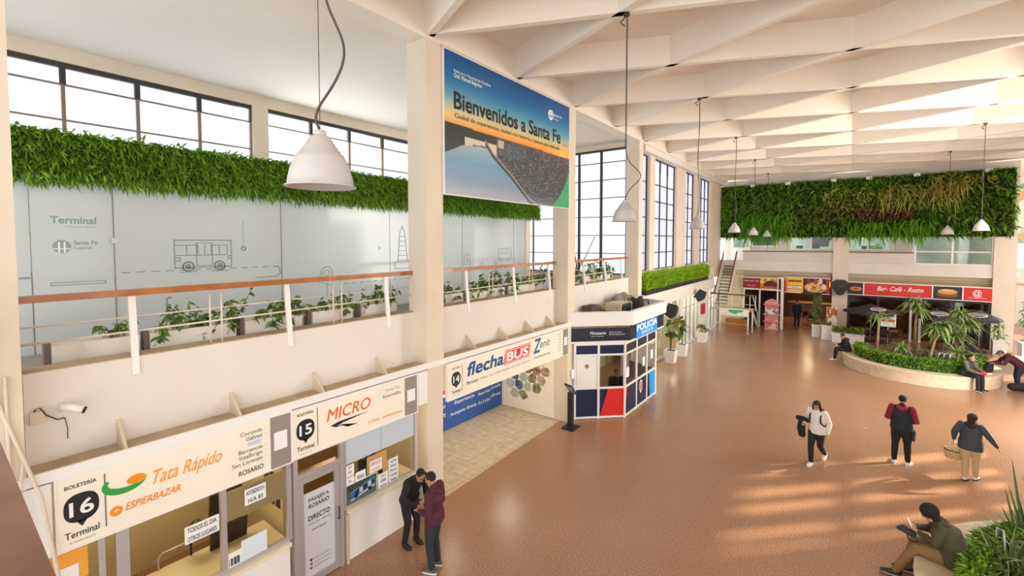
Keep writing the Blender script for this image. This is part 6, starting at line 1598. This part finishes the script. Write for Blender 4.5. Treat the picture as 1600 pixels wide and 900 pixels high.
def figure(label, loc, rotz, J, h=1.72, top=None, trousers=None, shoe=None, sole=None, hair=None, hairstyle='short', fat=1.0, voxel=.009, hood=None, hoodm=None, name='person', toplen=.12, sleeve=None, cap=None, skin=None):
    skin = skin or SKIN; s = h / 1.72
    t = thing(name, label, 'person', (0, 0, 0))
    g = {k: (Vector(v) * s if k not in ('hf', 'hu', 'hdR', 'hdL', 'toR', 'toL') else Vector(v).normalized()) for k, v in J.items()}
    sh = (g['shR'] - g['shL']).normalized(); hp = (g['hipR'] - g['hipL']).normalized()
    # -- body: one continuous surface
    vf = ([], [])
    up = (g['neck'] - g['pelvis']).normalized()
    loft(vf, [g['pelvis'] - up * .06 * s, g['pelvis'], g['waist'], g['chest'], g['neck'] - up * .03 * s], [(.14 * s, .10 * s), (.155 * s * fat, .11 * s * fat), (.13 * s * fat, .10 * s * fat), (.15 * s, .105 * s), (.08 * s, .06 * s)], sh, 14)
    loft(vf, [g['neck'] - up * .05 * s, g['neck'].lerp(g['head'], .5)], [.055 * s, .05 * s], sh, 12)
    hf, hu = g['hf'], g['hu']; hx = hf.cross(hu).normalized(); H = g['head']
    ball(vf, H + hu * .02 * s, (.074 * s, .094 * s, .105 * s), hf, hu)
    ball(vf, H + hf * .028 * s - hu * .06 * s, (.055 * s, .062 * s, .062 * s), hf, hu)
    loft(vf, [H + hf * .088 * s + hu * .02 * s, H + hf * .108 * s - hu * .018 * s], [.009 * s, .016 * s], hx, 8)
    for q in (-1, 1): ball(vf, H + hx * .076 * s * q - hf * .008 * s, (.012 * s, .022 * s, .034 * s), hf, hu)
    loft(vf, [H + hf * .085 * s - hu * .055 * s - hx * .02 * s, H + hf * .088 * s - hu * .055 * s, H + hf * .085 * s - hu * .055 * s + hx * .02 * s], [.008 * s] * 3, hu, 8)
    for q in 'RL':
        loft(vf, [g['sh' + q], g['el' + q], g['wr' + q]], [.052 * s, .042 * s, .028 * s], hp, 10)
        hand(vf, g['wr' + q], g['el' + q], g['hd' + q], s, inner=-1 if q == 'R' else 1)
        loft(vf, [g['hip' + q], g['hip' + q].lerp(g['kn' + q], .5), g['kn' + q], g['kn' + q].lerp(g['an' + q], .35), g['an' + q]], [.088 * s * fat, .075 * s, .054 * s, .055 * s, .036 * s], hp, 10)
        an = g['an' + q]; to = g['to' + q]
        loft(vf, [an - to * .04 * s - V3(0, 0, .03 * s), an + to * .06 * s - V3(0, 0, .045 * s), an + to * .15 * s - V3(0, 0, .06 * s)], [(.03 * s, .035 * s), (.036 * s, .03 * s), (.034 * s, .018 * s)], hp, 10)
    remeshed('body', vf, skin, t, max(.0065, voxel * .8), 2)
    # -- eyes and brows
    m = MB().m(BLACK)
    for q in (-1, 1):
        c = H + hf * .088 * s + hx * .032 * s * q + hu * .022 * s; m.sphere(tuple(c), .009 * s, .009 * s, .007 * s, 8, 6)
        m.bar(c + hu * .022 * s - hx * .016 * s, c + hu * .022 * s + hx * .016 * s, .006 * s, .006 * s)
    m.build('eyes', None, t)
    # -- trousers
    vf = ([], []); pu = up
    loft(vf, [g['pelvis'] - up * .05 * s, g['pelvis'] + up * .06 * s], [(.165 * s * fat, .125 * s * fat), (.16 * s * fat, .12 * s * fat)], hp, 14)
    for q in 'RL':
        K, A = g['kn' + q], g['an' + q]
        loft(vf, [g['hip' + q], g['hip' + q].lerp(K, .5), K, K.lerp(A, .4), A + (K - A).normalized() * .02 * s], [.102 * s * fat, .09 * s * fat, .070 * s * (fat * .5 + .5), .066 * s * (fat * .5 + .5), .056 * s], hp, 12)
    remeshed('trousers', vf, trousers, t, voxel, 3)
    # -- jacket or sweater
    vf = ([], [])
    loft(vf, [g['pelvis'] - up * (toplen - .06) * s, g['pelvis'] + up * .06 * s, g['waist'], g['chest'], g['chest'].lerp(g['neck'], .6), g['neck'] + up * .01 * s],
         [(.198 * s * fat, .155 * s * fat), (.192 * s * fat, .15 * s * fat), (.172 * s * fat, .138 * s * fat), (.185 * s * (fat * .6 + .4), .138 * s * fat), (.155 * s, .105 * s), (.075 * s, .07 * s)], sh, 16, .12)
    svf = vf if sleeve is None else ([], [])
    for q in 'RL':
        S, E, Wr = g['sh' + q], g['el' + q], g['wr' + q]
        loft(vf, [S.lerp(g['neck'], .35) - up * .03 * s, S], [.068 * s, .078 * s], hp, 12)
        loft(svf, [S, S.lerp(E, .5), E, E.lerp(Wr, .5), Wr - (Wr - E).normalized() * .01 * s], [.080 * s, .072 * s * (fat * .4 + .6), .066 * s * (fat * .4 + .6), .056 * s, .043 * s], hp, 12)
    if hood == 'down':
        b_ = -g['hf']; b_ = V3(b_.x, b_.y, 0)
        b_ = (sh.cross(up)); b_ = b_ if b_.dot(hf) < 0 else -b_
        c = g['neck'] + b_ * .06 * s
        hv = vf if hoodm is None else ([], [])
        loft(hv, [c + sh * .09 * s - b_ * .05 * s, c + sh * .07 * s + b_ * .03 * s - up * .02 * s, c + b_ * .05 * s - up * .07 * s, c - sh * .07 * s + b_ * .03 * s - up * .02 * s, c - sh * .09 * s - b_ * .05 * s], [.035 * s, .045 * s, .06 * s, .045 * s, .035 * s], up, 10)
        if hoodm is not None: remeshed('hood', hv, hoodm, t, voxel, 3)
    ob = remeshed('jacket', vf, top, t, voxel, 3)
    if sleeve is not None: remeshed('sleeves', svf, sleeve, t, voxel, 3)
    # -- shoes
    for q in 'RL':
        an, to = g['an' + q], g['to' + q]; sd_ = to.cross(V3(0, 0, 1)).normalized(); un = sd_.cross(to).normalized()
        fl = an - V3(0, 0, .085 * s)
        vf = ([], []); loft(vf, [an - to * .055 * s - un * .035 * s, an + to * .0 * s - un * .03 * s, an + to * .09 * s - un * .045 * s, an + to * .17 * s - un * .055 * s], [(.040 * s, .036 * s), (.045 * s, .052 * s), (.048 * s, .038 * s), (.044 * s, .024 * s)], sd_, 12)
        so = remeshed('shoe', vf, shoe, t, max(.008, voxel * .8), 2)
        b = MB().m(sole or shoe); pts = []
        for k in range(20):
            a = 2 * PI * k / 20; pts.append((.052 * s * math.sin(a) * (1 if math.cos(a) > 0 else .85), .055 * s + .145 * s * math.cos(a)))
        b.prism(pts, an - un * .085 * s, sd_, to, .026 * s); b.build('sole', None, so)
    # -- hair
    vf = ([], [])
    if hairstyle == 'short':
        ball(vf, H + hu * .045 * s - hf * .022 * s, (.083 * s, .096 * s, .092 * s), hf, hu)
    elif hairstyle == 'long':
        ball(vf, H + hu * .045 * s - hf * .018 * s, (.087 * s, .104 * s, .094 * s), hf, hu)
        for q in (-1, 1): loft(vf, [H + hx * .075 * s * q + hu * .03 * s, H + hx * .085 * s * q - hu * .08 * s - hf * .02 * s, H + hx * .09 * s * q - hu * .2 * s - hf * .02 * s], [.03 * s, .032 * s, .018 * s], hf, 8)
        loft(vf, [H - hf * .06 * s, H - hf * .085 * s - hu * .1 * s, H - hf * .09 * s - hu * .22 * s], [(.075 * s, .05 * s), (.085 * s, .045 * s), (.06 * s, .025 * s)], hx, 10)
        loft(vf, [H + hf * .075 * s + hu * .075 * s - hx * .05 * s, H + hf * .092 * s + hu * .062 * s, H + hf * .075 * s + hu * .075 * s + hx * .05 * s], [.022 * s] * 3, hu, 8)
    elif hairstyle == 'bob':
        ball(vf, H + hu * .035 * s - hf * .03 * s, (.098 * s, .115 * s, .105 * s), hf, hu)
        loft(vf, [H - hf * .06 * s, H - hf * .07 * s - hu * .10 * s], [(.09 * s, .06 * s), (.075 * s, .05 * s)], hx, 10)
    elif hairstyle == 'bigbob':
        ball(vf, H + hu * .05 * s - hf * .035 * s, (.115 * s, .13 * s, .12 * s), hf, hu)
        loft(vf, [H - hf * .05 * s, H - hf * .035 * s - hu * .11 * s], [(.10 * s, .08 * s), (.085 * s, .055 * s)], hx, 10)
    remeshed('hair', vf, hair, t, .009, 3)
    if cap is not None:
        vf = ([], []); ball(vf, H + hu * .06 * s - hf * .01 * s, (.09 * s, .104 * s, .075 * s), hf, hu); loft(vf, [H + hf * .08 * s + hu * .06 * s, H + hf * .15 * s + hu * .045 * s], [(.07 * s, .012 * s), (.055 * s, .008 * s)], hx, 10)
        remeshed('cap', vf, cap, t, .009, 2)
    t.location = loc; t.rotation_euler.z = rotz
    t['_s'] = s
    return t, g
def to_world(t, p):
    c, s_ = math.cos(t.rotation_euler.z), math.sin(t.rotation_euler.z); return Vector((t.location.x + p.x * c - p.y * s_, t.location.y + p.x * s_ + p.y * c, t.location.z + p.z))
CBLK = mat('black_cloth', '#1e1c1d', .8, bump=.3); CDK = mat('charcoal_cloth', '#33373a', .85, bump=.3)
MAROON = mat('maroon_cloth', '#4f1f2a', .8, bump=.3); JEANS = mat('dark_jeans', '#2a3036', .85, bump=.3)
WOOL = mat('white_wool', '#e6dfd4', .9, bump=.3); SNEAK = mat('white_sneaker', '#ece6df', .5)
NAVYC = mat('navy_cloth', '#1c2530', .8, bump=.3); REDC = mat('red_cloth', '#9c1c28', .8); GREYJ = mat('grey_jacket', '#43464a', .7, bump=.3)
BEIGE = mat('beige_cloth', '#cdb489', .85, bump=.3); OLIVEJ = mat('olive_jacket', '#4b4628', .8, bump=.3); BROWNP = mat('brown_trousers', '#8a6a42', .85, bump=.3)
HAIRB = mat('black_hair', '#1d1612', .8, bump=.4, bscale=120); HAIRD = mat('brown_hair', '#3a2418', .8, bump=.4, bscale=120); DSHOE = mat('dark_shoe', '#2b2422', .5)
dirz = lambda dx, dy: math.atan2(-dx, dy)
# two men beside the ticket counter, heads together
J = dict(STAND, pelvis=(0, -.10, .93), waist=(0, -.07, 1.07), chest=(0, .03, 1.25), neck=(0, .14, 1.39), head=(.0, .24, 1.47), hf=(.1, .75, -.66), hu=(0, .66, .75),
         shR=(.19, .10, 1.35), shL=(-.19, .10, 1.35), elR=(.27, .10, 1.07), elL=(-.25, .10, 1.08), wrR=(.10, .29, .92), wrL=(-.10, .31, .96), hdR=(-.35, .9, -.1), hdL=(.35, .9, -.1),
         hipR=(.09, -.1, .90), hipL=(-.09, -.1, .90), knR=(.10, -.02, .49), knL=(-.10, .0, .49), anR=(.12, -.10, .085), anL=(-.13, -.06, .085))
m1, g1 = figure('man in a black coat bending over, left of the pair at the counter', (-6.42, 5.42, 0), dirz(.93, -.05), J, 1.66, CBLK, CBLK, DSHOE, DSHOE, HAIRB, 'short', 1.05, .007)
J = dict(STAND, pelvis=(0, -.02, .95), chest=(0, -.03, 1.29), neck=(0, -.01, 1.46), head=(0, .05, 1.58), hf=(0, .9, -.4), hu=(0, .4, .9), shR=(.19, -.02, 1.41), shL=(-.19, -.02, 1.41),
         elR=(.25, -.04, 1.12), elL=(-.25, -.04, 1.12), wrR=(.10, .22, 1.04), wrL=(-.10, .22, 1.04), hdR=(-.4, .9, 0), hdL=(.4, .9, 0))
m2, g2_ = figure('man in a maroon hooded jacket and dark jeans, right of the pair at the counter', (-5.66, 5.24, 0), dirz(-.88, -.3), J, 1.72, MAROON, JEANS, mat('grey_shoe', '#5b5350', .6), SNEAK, HAIRB, 'short', 1.08, .007, 'down')
t = thing('mobile_phone', 'dark phone held between the two men at the counter', 'phone', (-6.05, 5.26, 1.06)); MB().m(BLK).obox((-6.06, 5.24, 1.07), (.035, .0, .01), (0, .07, 0), (-.002, 0, .004)).build('body', None, t)
# woman in white walking towards us
J = dict(STAND, chest=(0, .03, 1.30), neck=(0, .04, 1.47), head=(0, .07, 1.60), hf=(.05, 1, -.1), shR=(.18, .02, 1.42), shL=(-.18, .02, 1.42), elR=(.27, -.04, 1.17), wrR=(.24, .20, 1.08), hdR=(-.2, 1, 0),
         elL=(-.26, -.06, 1.15), wrL=(-.26, .03, .90), hipR=(.09, .02, .92), knR=(.07, .18, .51), anR=(.05, .20, .085), hipL=(-.09, 0, .92), knL=(-.09, .02, .50), anL=(-.08, -.34, .20), toL=(0, .85, -.5))
m3, g3 = figure('woman in a white sweater and black leggings walking towards us with a backpack', (-.56, 13.75, 0), dirz(-.30, -.95), J, 1.64, WOOL, CBLK, SNEAK, SNEAK, HAIRB, 'long', 1.08, .008, toplen=.15)
t = thing('backpack', 'black backpack on the back of the woman in white', 'backpack', (0, 0, 0))
vf = ([], []); loft(vf, [(0, -.20, 1.02), (0, -.22, 1.2), (0, -.18, 1.38)], [(.15, .09), (.17, .10), (.13, .07)], (1, 0, 0), 12); remeshed('bag', vf, CBLK, t, .012, 3)
m = MB().m(CBLK)
for q in (-1, 1): m.tube([(.12 * q, -.12, 1.37), (.115 * q, .02, 1.43), (.12 * q, .135, 1.33), (.13 * q, .15, 1.18), (.18 * q, .03, 1.08), (.16 * q, -.1, 1.05)], .02, 8)
m.build('straps', None, t); t.location = m3.location; t.rotation_euler.z = m3.rotation_euler.z; t.scale = (.97, .97, .955)
t = thing('folded_coat', 'black coat hanging over the right arm of the woman in white', 'coat', (0, 0, 0))
vf = ([], []); loft(vf, [(.40, .10, 1.10), (.27, .12, 1.10), (.17, .12, 1.09)], [(.07, .06), (.085, .07), (.06, .05)], (0, 1, 0), 12); loft(vf, [(.30, .14, 1.06), (.31, .15, .85), (.29, .14, .68)], [(.085, .05), (.10, .05), (.09, .035)], (1, 0, 0), 12); remeshed('cloth', vf, CBLK, t, .012, 3)
t.location = m3.location; t.rotation_euler.z = m3.rotation_euler.z
# man from behind
J = dict(STAND, elR=(.27, -.02, 1.13), wrR=(.16, .2, 1.05), elL=(-.27, -.02, 1.13), wrL=(-.16, .2, 1.05), hdR=(-.5, .8, 0), hdL=(.5, .8, 0), head=(.01, .06, 1.60), hf=(.3, .9, -.2), knR=(.12, .03, .5), anR=(.14, 0, .085), knL=(-.11, .02, .5), anL=(-.12, -.03, .085), toR=(.35, .9, 0), toL=(-.25, .9, 0))
m4, g4 = figure('man seen from behind in a navy jacket with red hood and sleeves', (1.17, 15.05, 0), dirz(.12, 1), J, 1.76, NAVYC, CBLK, SNEAK, SNEAK, HAIRB, 'short', 1.15, .008, 'down', REDC, sleeve=mat('red_navy_sleeve', '#7e1d27', .8))
t = thing('shoulder_bag', 'small dark bag at the right hip of the man with the red hood', 'bag', (0, 0, 0)); vf = ([], []); loft(vf, [(.23, .05, .86), (.235, .05, .70)], [(.05, .10), (.05, .09)], (1, 0, 0), 10); remeshed('bag', vf, CDK, t, .012, 2)
MB().m(BEIGE).box(.26, -.02, .68, .275, .1, .8).build('pocket', None, t); t.location = m4.location; t.rotation_euler.z = m4.rotation_euler.z
# woman in grey with straw bag
J = dict(STAND, neck=(0, .03, 1.47), head=(.02, .06, 1.59), hf=(.45, .85, -.15), elL=(-.30, -.05, 1.18), wrL=(-.32, .06, .96), elR=(.34, -.02, 1.2), wrR=(.46, .0, 1.02), hdR=(.5, .1, -.8), hipR=(.09, 0, .92), knR=(.10, .08, .5), anR=(.10, .10, .085), knL=(-.09, .02, .5), anL=(-.07, -.12, .09), toL=(.15, 1, -.1), toR=(.2, 1, 0))
m5, g5 = figure('woman seen from behind in a dark grey jacket and beige trousers', (2.42, 15.0, 0), dirz(.25, .97), J, 1.60, GREYJ, BEIGE, SNEAK, DSHOE, HAIRD, 'bob', 1.22, .008, 'down', HAIRD, toplen=.2)
t = thing('straw_bag', 'cream straw handbag with dark band carried by the woman in grey', 'bag', (0, 0, 0)); c = g5['wrL']
m = MB().m(mat('straw', '#d9c08e', .8, var='#c2a56f', scale=20)); x, y, z = c.x, c.y, c.z - .08
n = 20; prof = [(.12, -.42), (.15, -.40), (.17, -.28), (.165, -.16), (.155, -.16), (.15, -.38), (0, -.40)]
V = [(x + r * math.cos(2 * PI * k / n), y + r * .55 * math.sin(2 * PI * k / n), z + q) for r, q in prof for k in range(n)]
m.add(V, [(i * n + k, i * n + (k + 1) % n, (i + 1) * n + (k + 1) % n, (i + 1) * n + k) for i in range(len(prof) - 1) for k in range(n)] + [tuple(range(n))], True); m.build('basket', None, t)
m = MB().m(mat('band_dark', '#4b3a2c', .7)); V = [(x + .172 * math.cos(2 * PI * k / n), y + .096 * math.sin(2 * PI * k / n), z + q) for q in (-.23, -.205) for k in range(n)]; m.add(V, [(k, (k + 1) % n, n + (k + 1) % n, n + k) for k in range(n)], True); m.build('band', None, t)
m = MB().m(mat('strap_cream', '#e4d6b8', .7))
for q in (-1, 1): m.tube([(x - .09, y + .06 * q, z - .17), (x - .06, y + .03 * q, z + .0), (x, y + .01 * q, z + .03), (x + .06, y + .03 * q, z), (x + .09, y + .06 * q, z - .17)], .008, 6)
m.build('handles', None, t); t.location = m5.location; t.rotation_euler.z = m5.rotation_euler.z
# person on the foreground bench with a phone
J = dict(SIT, waist=(0, .02, .72), chest=(0, .09, .93), neck=(0, .19, 1.05), head=(0, .28, 1.14), hf=(0, .8, -.6), hu=(0, .6, .8), shR=(.19, .15, 1.0), shL=(-.19, .15, 1.0), elR=(.24, .22, .80), elL=(-.24, .22, .80), wrR=(.07, .42, .84), wrL=(-.07, .40, .82), hdR=(-.35, .9, .3), hdL=(.35, .9, .3),
         knR=(.12, .44, .56), knL=(-.12, .44, .57), anR=(.13, .52, .085), anL=(-.12, .68, .085))
rz = dirz(-.98, .04)
m6, g6 = figure('person in an olive jacket on the foreground bench looking at a phone', (1.45, 9.95, .02), rz, J, 1.76, OLIVEJ, BROWNP, DSHOE, mat('sole_grey', '#b3a798', .6), HAIRB, 'bigbob', 1.45, .007, 'down', toplen=.16)
t = thing('mobile_phone', 'white phone in the hands of the person on the foreground bench', 'phone', (0, 0, 0)); MB().m(PAPER).obox((.0, .52, .92), (.036, 0, 0), (0, .03, .065), (0, -.006, .003)).build('body', None, t); t.location = m6.location; t.rotation_euler.z = rz
t = thing('small_bag', 'small dark bag with looped strap on the lap of the person with the phone', 'bag', (0, 0, 0)); vf = ([], []); loft(vf, [(.0, .50, .76), (.0, .62, .80), (0, .66, .78)], [(.08, .06), (.09, .055), (.05, .03)], (1, 0, 0), 12); remeshed('bag', vf, CDK, t, .01, 2)
MB().m(CDK).tube([(-.06, .56, .77), (-.08, .54, .68), (-.07, .47, .64), (-.06, .42, .68)], .012, 6).build('strap', None, t); t.location = m6.location; t.rotation_euler.z = rz
# person at the left end of the round bench
J = dict(SIT, head=(0, .20, 1.18), hf=(0, .8, -.55), hu=(0, .55, .8), anL=(-.1, .55, .085))
m7, g7 = figure('person in black sitting at the left end of the round planter bench', (.02, 26.55, .03), dirz(-.95, -.30), J, 1.70, CBLK, CBLK, SNEAK, SNEAK, HAIRB, 'short', 1.1, .01, 'down')
t = thing('mobile_phone', 'pale phone in the hand of the person in black on the round bench', 'phone', (0, 0, 0)); MB().m(PAPER).obox((.0, .46, .78), (.036, 0, 0), (0, .04, .05), (0, -.005, .004)).build('body', None, t); t.location = m7.location; t.rotation_euler.z = m7.rotation_euler.z
# man sitting at the right of the round bench
J = dict(SIT, head=(.02, .17, 1.19), hf=(-.2, .9, -.2), elR=(.24, .22, .78), wrR=(.16, .44, .70), elL=(-.24, .2, .78), wrL=(-.15, .42, .70))
m8, g8 = figure('man in a dark jacket with olive sleeve sitting on the round bench at right', (3.72, 24.42, .03), dirz(.75, -.65), J, 1.74, CDK, CBLK, DSHOE, SNEAK, HAIRB, 'short', 1.1, .01, sleeve=mat('olive_grey_sleeve', '#5d5f4c', .8))
# stooping person in maroon
J = dict(STAND, pelvis=(0, -.16, .92), waist=(0, -.06, 1.03), chest=(0, .12, 1.16), neck=(0, .28, 1.26), head=(0, .40, 1.33), hf=(0, .85, -.5), hu=(0, .5, .85), shR=(.18, .24, 1.22), shL=(-.18, .24, 1.22), elR=(.24, .36, .98), elL=(-.24, .36, .98), wrR=(.16, .60, .92), wrL=(-.14, .60, .95), hdR=(-.1, 1, -.1), hdL=(.1, 1, -.1),
         hipR=(.09, -.15, .9), hipL=(-.09, -.15, .9), knR=(.11, -.08, .5), knL=(-.12, -.06, .5), anR=(.13, -.14, .085), anL=(-.14, -.08, .085))
m9, g9 = figure('person in a maroon jacket and blue cap stooping over a bag at the right', (5.22, 25.5, 0), dirz(-.95, -.1), J, 1.70, MAROON, JEANS, DSHOE, DSHOE, HAIRB, 'short', 1.1, .01, 'down', cap=mat('slate_cap', '#4a5468', .7))
def sack(name, label, cat, pts, rad, m_, side=(1, 0, 0)):
    t = thing(name, label, cat, tuple(pts[0])); vf = ([], []); loft(vf, [Vector(p) - Vector(pts[0]) for p in pts], rad, side, 14); o = remeshed('bag', vf, m_, t, .012, 3); return t
sack('duffel_bag', 'large black duffel bag on the floor at the feet of the stooping person', 'bag', [(5.1, 25.1, .15), (5.45, 25.2, .17), (5.9, 25.4, .14)], [(.14, .14), (.17, .16), (.13, .13)], CBLK, (0, 0, 1))
sack('black_bag', 'black bag on the bench in front of the stooping person', 'bag', [(4.48, 25.4, .62), (4.54, 25.42, .85)], [(.16, .13), (.12, .1)], CBLK)
sack('red_bundle', 'dark red cloth bundle on the round bench between the two people', 'cloth', [(4.1, 24.82, .56), (4.26, 24.9, .62)], [(.19, .05), (.16, .05)], REDC)
sack('white_bag', 'white plastic bag on the bench edge beside the red bundle', 'bag', [(4.34, 24.98, .54), (4.46, 25.02, .56)], [(.16, .045), (.13, .04)], SNEAK, (0, 1, 0))
# clerk, officer, visitors behind glass
J = dict(SIT, head=(0, .19, 1.20), hf=(.2, .85, -.4), elR=(.24, .28, .84), wrR=(.06, .24, 1.06), hdR=(-.2, .1, 1), wrL=(-.05, .46, .84))
m10, g10 = figure('clerk in dark clothes and cap leaning on the counter behind window 15', (-8.02, 5.55, .12), dirz(1, -.1), J, 1.72, NAVYC, CBLK, DSHOE, DSHOE, HAIRB, 'short', 1.1, .01, cap=CDK)
t = thing('clerk_stool', 'round stool under the clerk behind window 15', 'stool', (-8.02, 5.55, 0)); MB().m(BLK).lathe([(0, .56), (.2, .56), (.2, .5), (0, .5)], (-8.02, 5.55, 0), 16).build('seat', None, t); MB().m(DARK).tube([(-8.02, 5.55, 0), (-8.02, 5.55, .5)], .04).build('base', None, t)
m11, g11 = figure('person in dark uniform seated inside the police booth', (-6.35, 14.35, .0), dirz(.6, -.8), SIT, 1.74, NAVYC, NAVYC, DSHOE, DSHOE, HAIRB, 'short', 1.1, .012)
t = thing('office_chair', 'dark chair under the person inside the police booth', 'chair', (-6.35, 14.35, 0)); MB().m(BLK).box(-6.58, 14.12, .38, -6.12, 14.58, .45).build('seat', None, t); MB().m(BLK).box(-6.55, 14.56, .5, -6.2, 14.62, 1.0).build('backrest', None, t); MB().m(DARK).tube([(-6.35, 14.35, .03), (-6.35, 14.35, .38)], .04).build('base', None, t)
m12, g12 = figure('person in dark clothes standing inside the cafe passage', (-2.75, 35.6, 0), dirz(.5, -1), STAND, 1.72, CBLK, CBLK, DSHOE, DSHOE, HAIRB, 'short', 1.1, .012)
m13, g13 = figure('person in a dark grey coat sitting on the far side of the round planter', (4.2, 27.8, .03), dirz(.7, .7), SIT, 1.74, CDK, CBLK, DSHOE, DSHOE, HAIRD, 'short', 1.15, .012)
for o in list(bpy.data.objects):
    if '_s' in o: del o['_s']
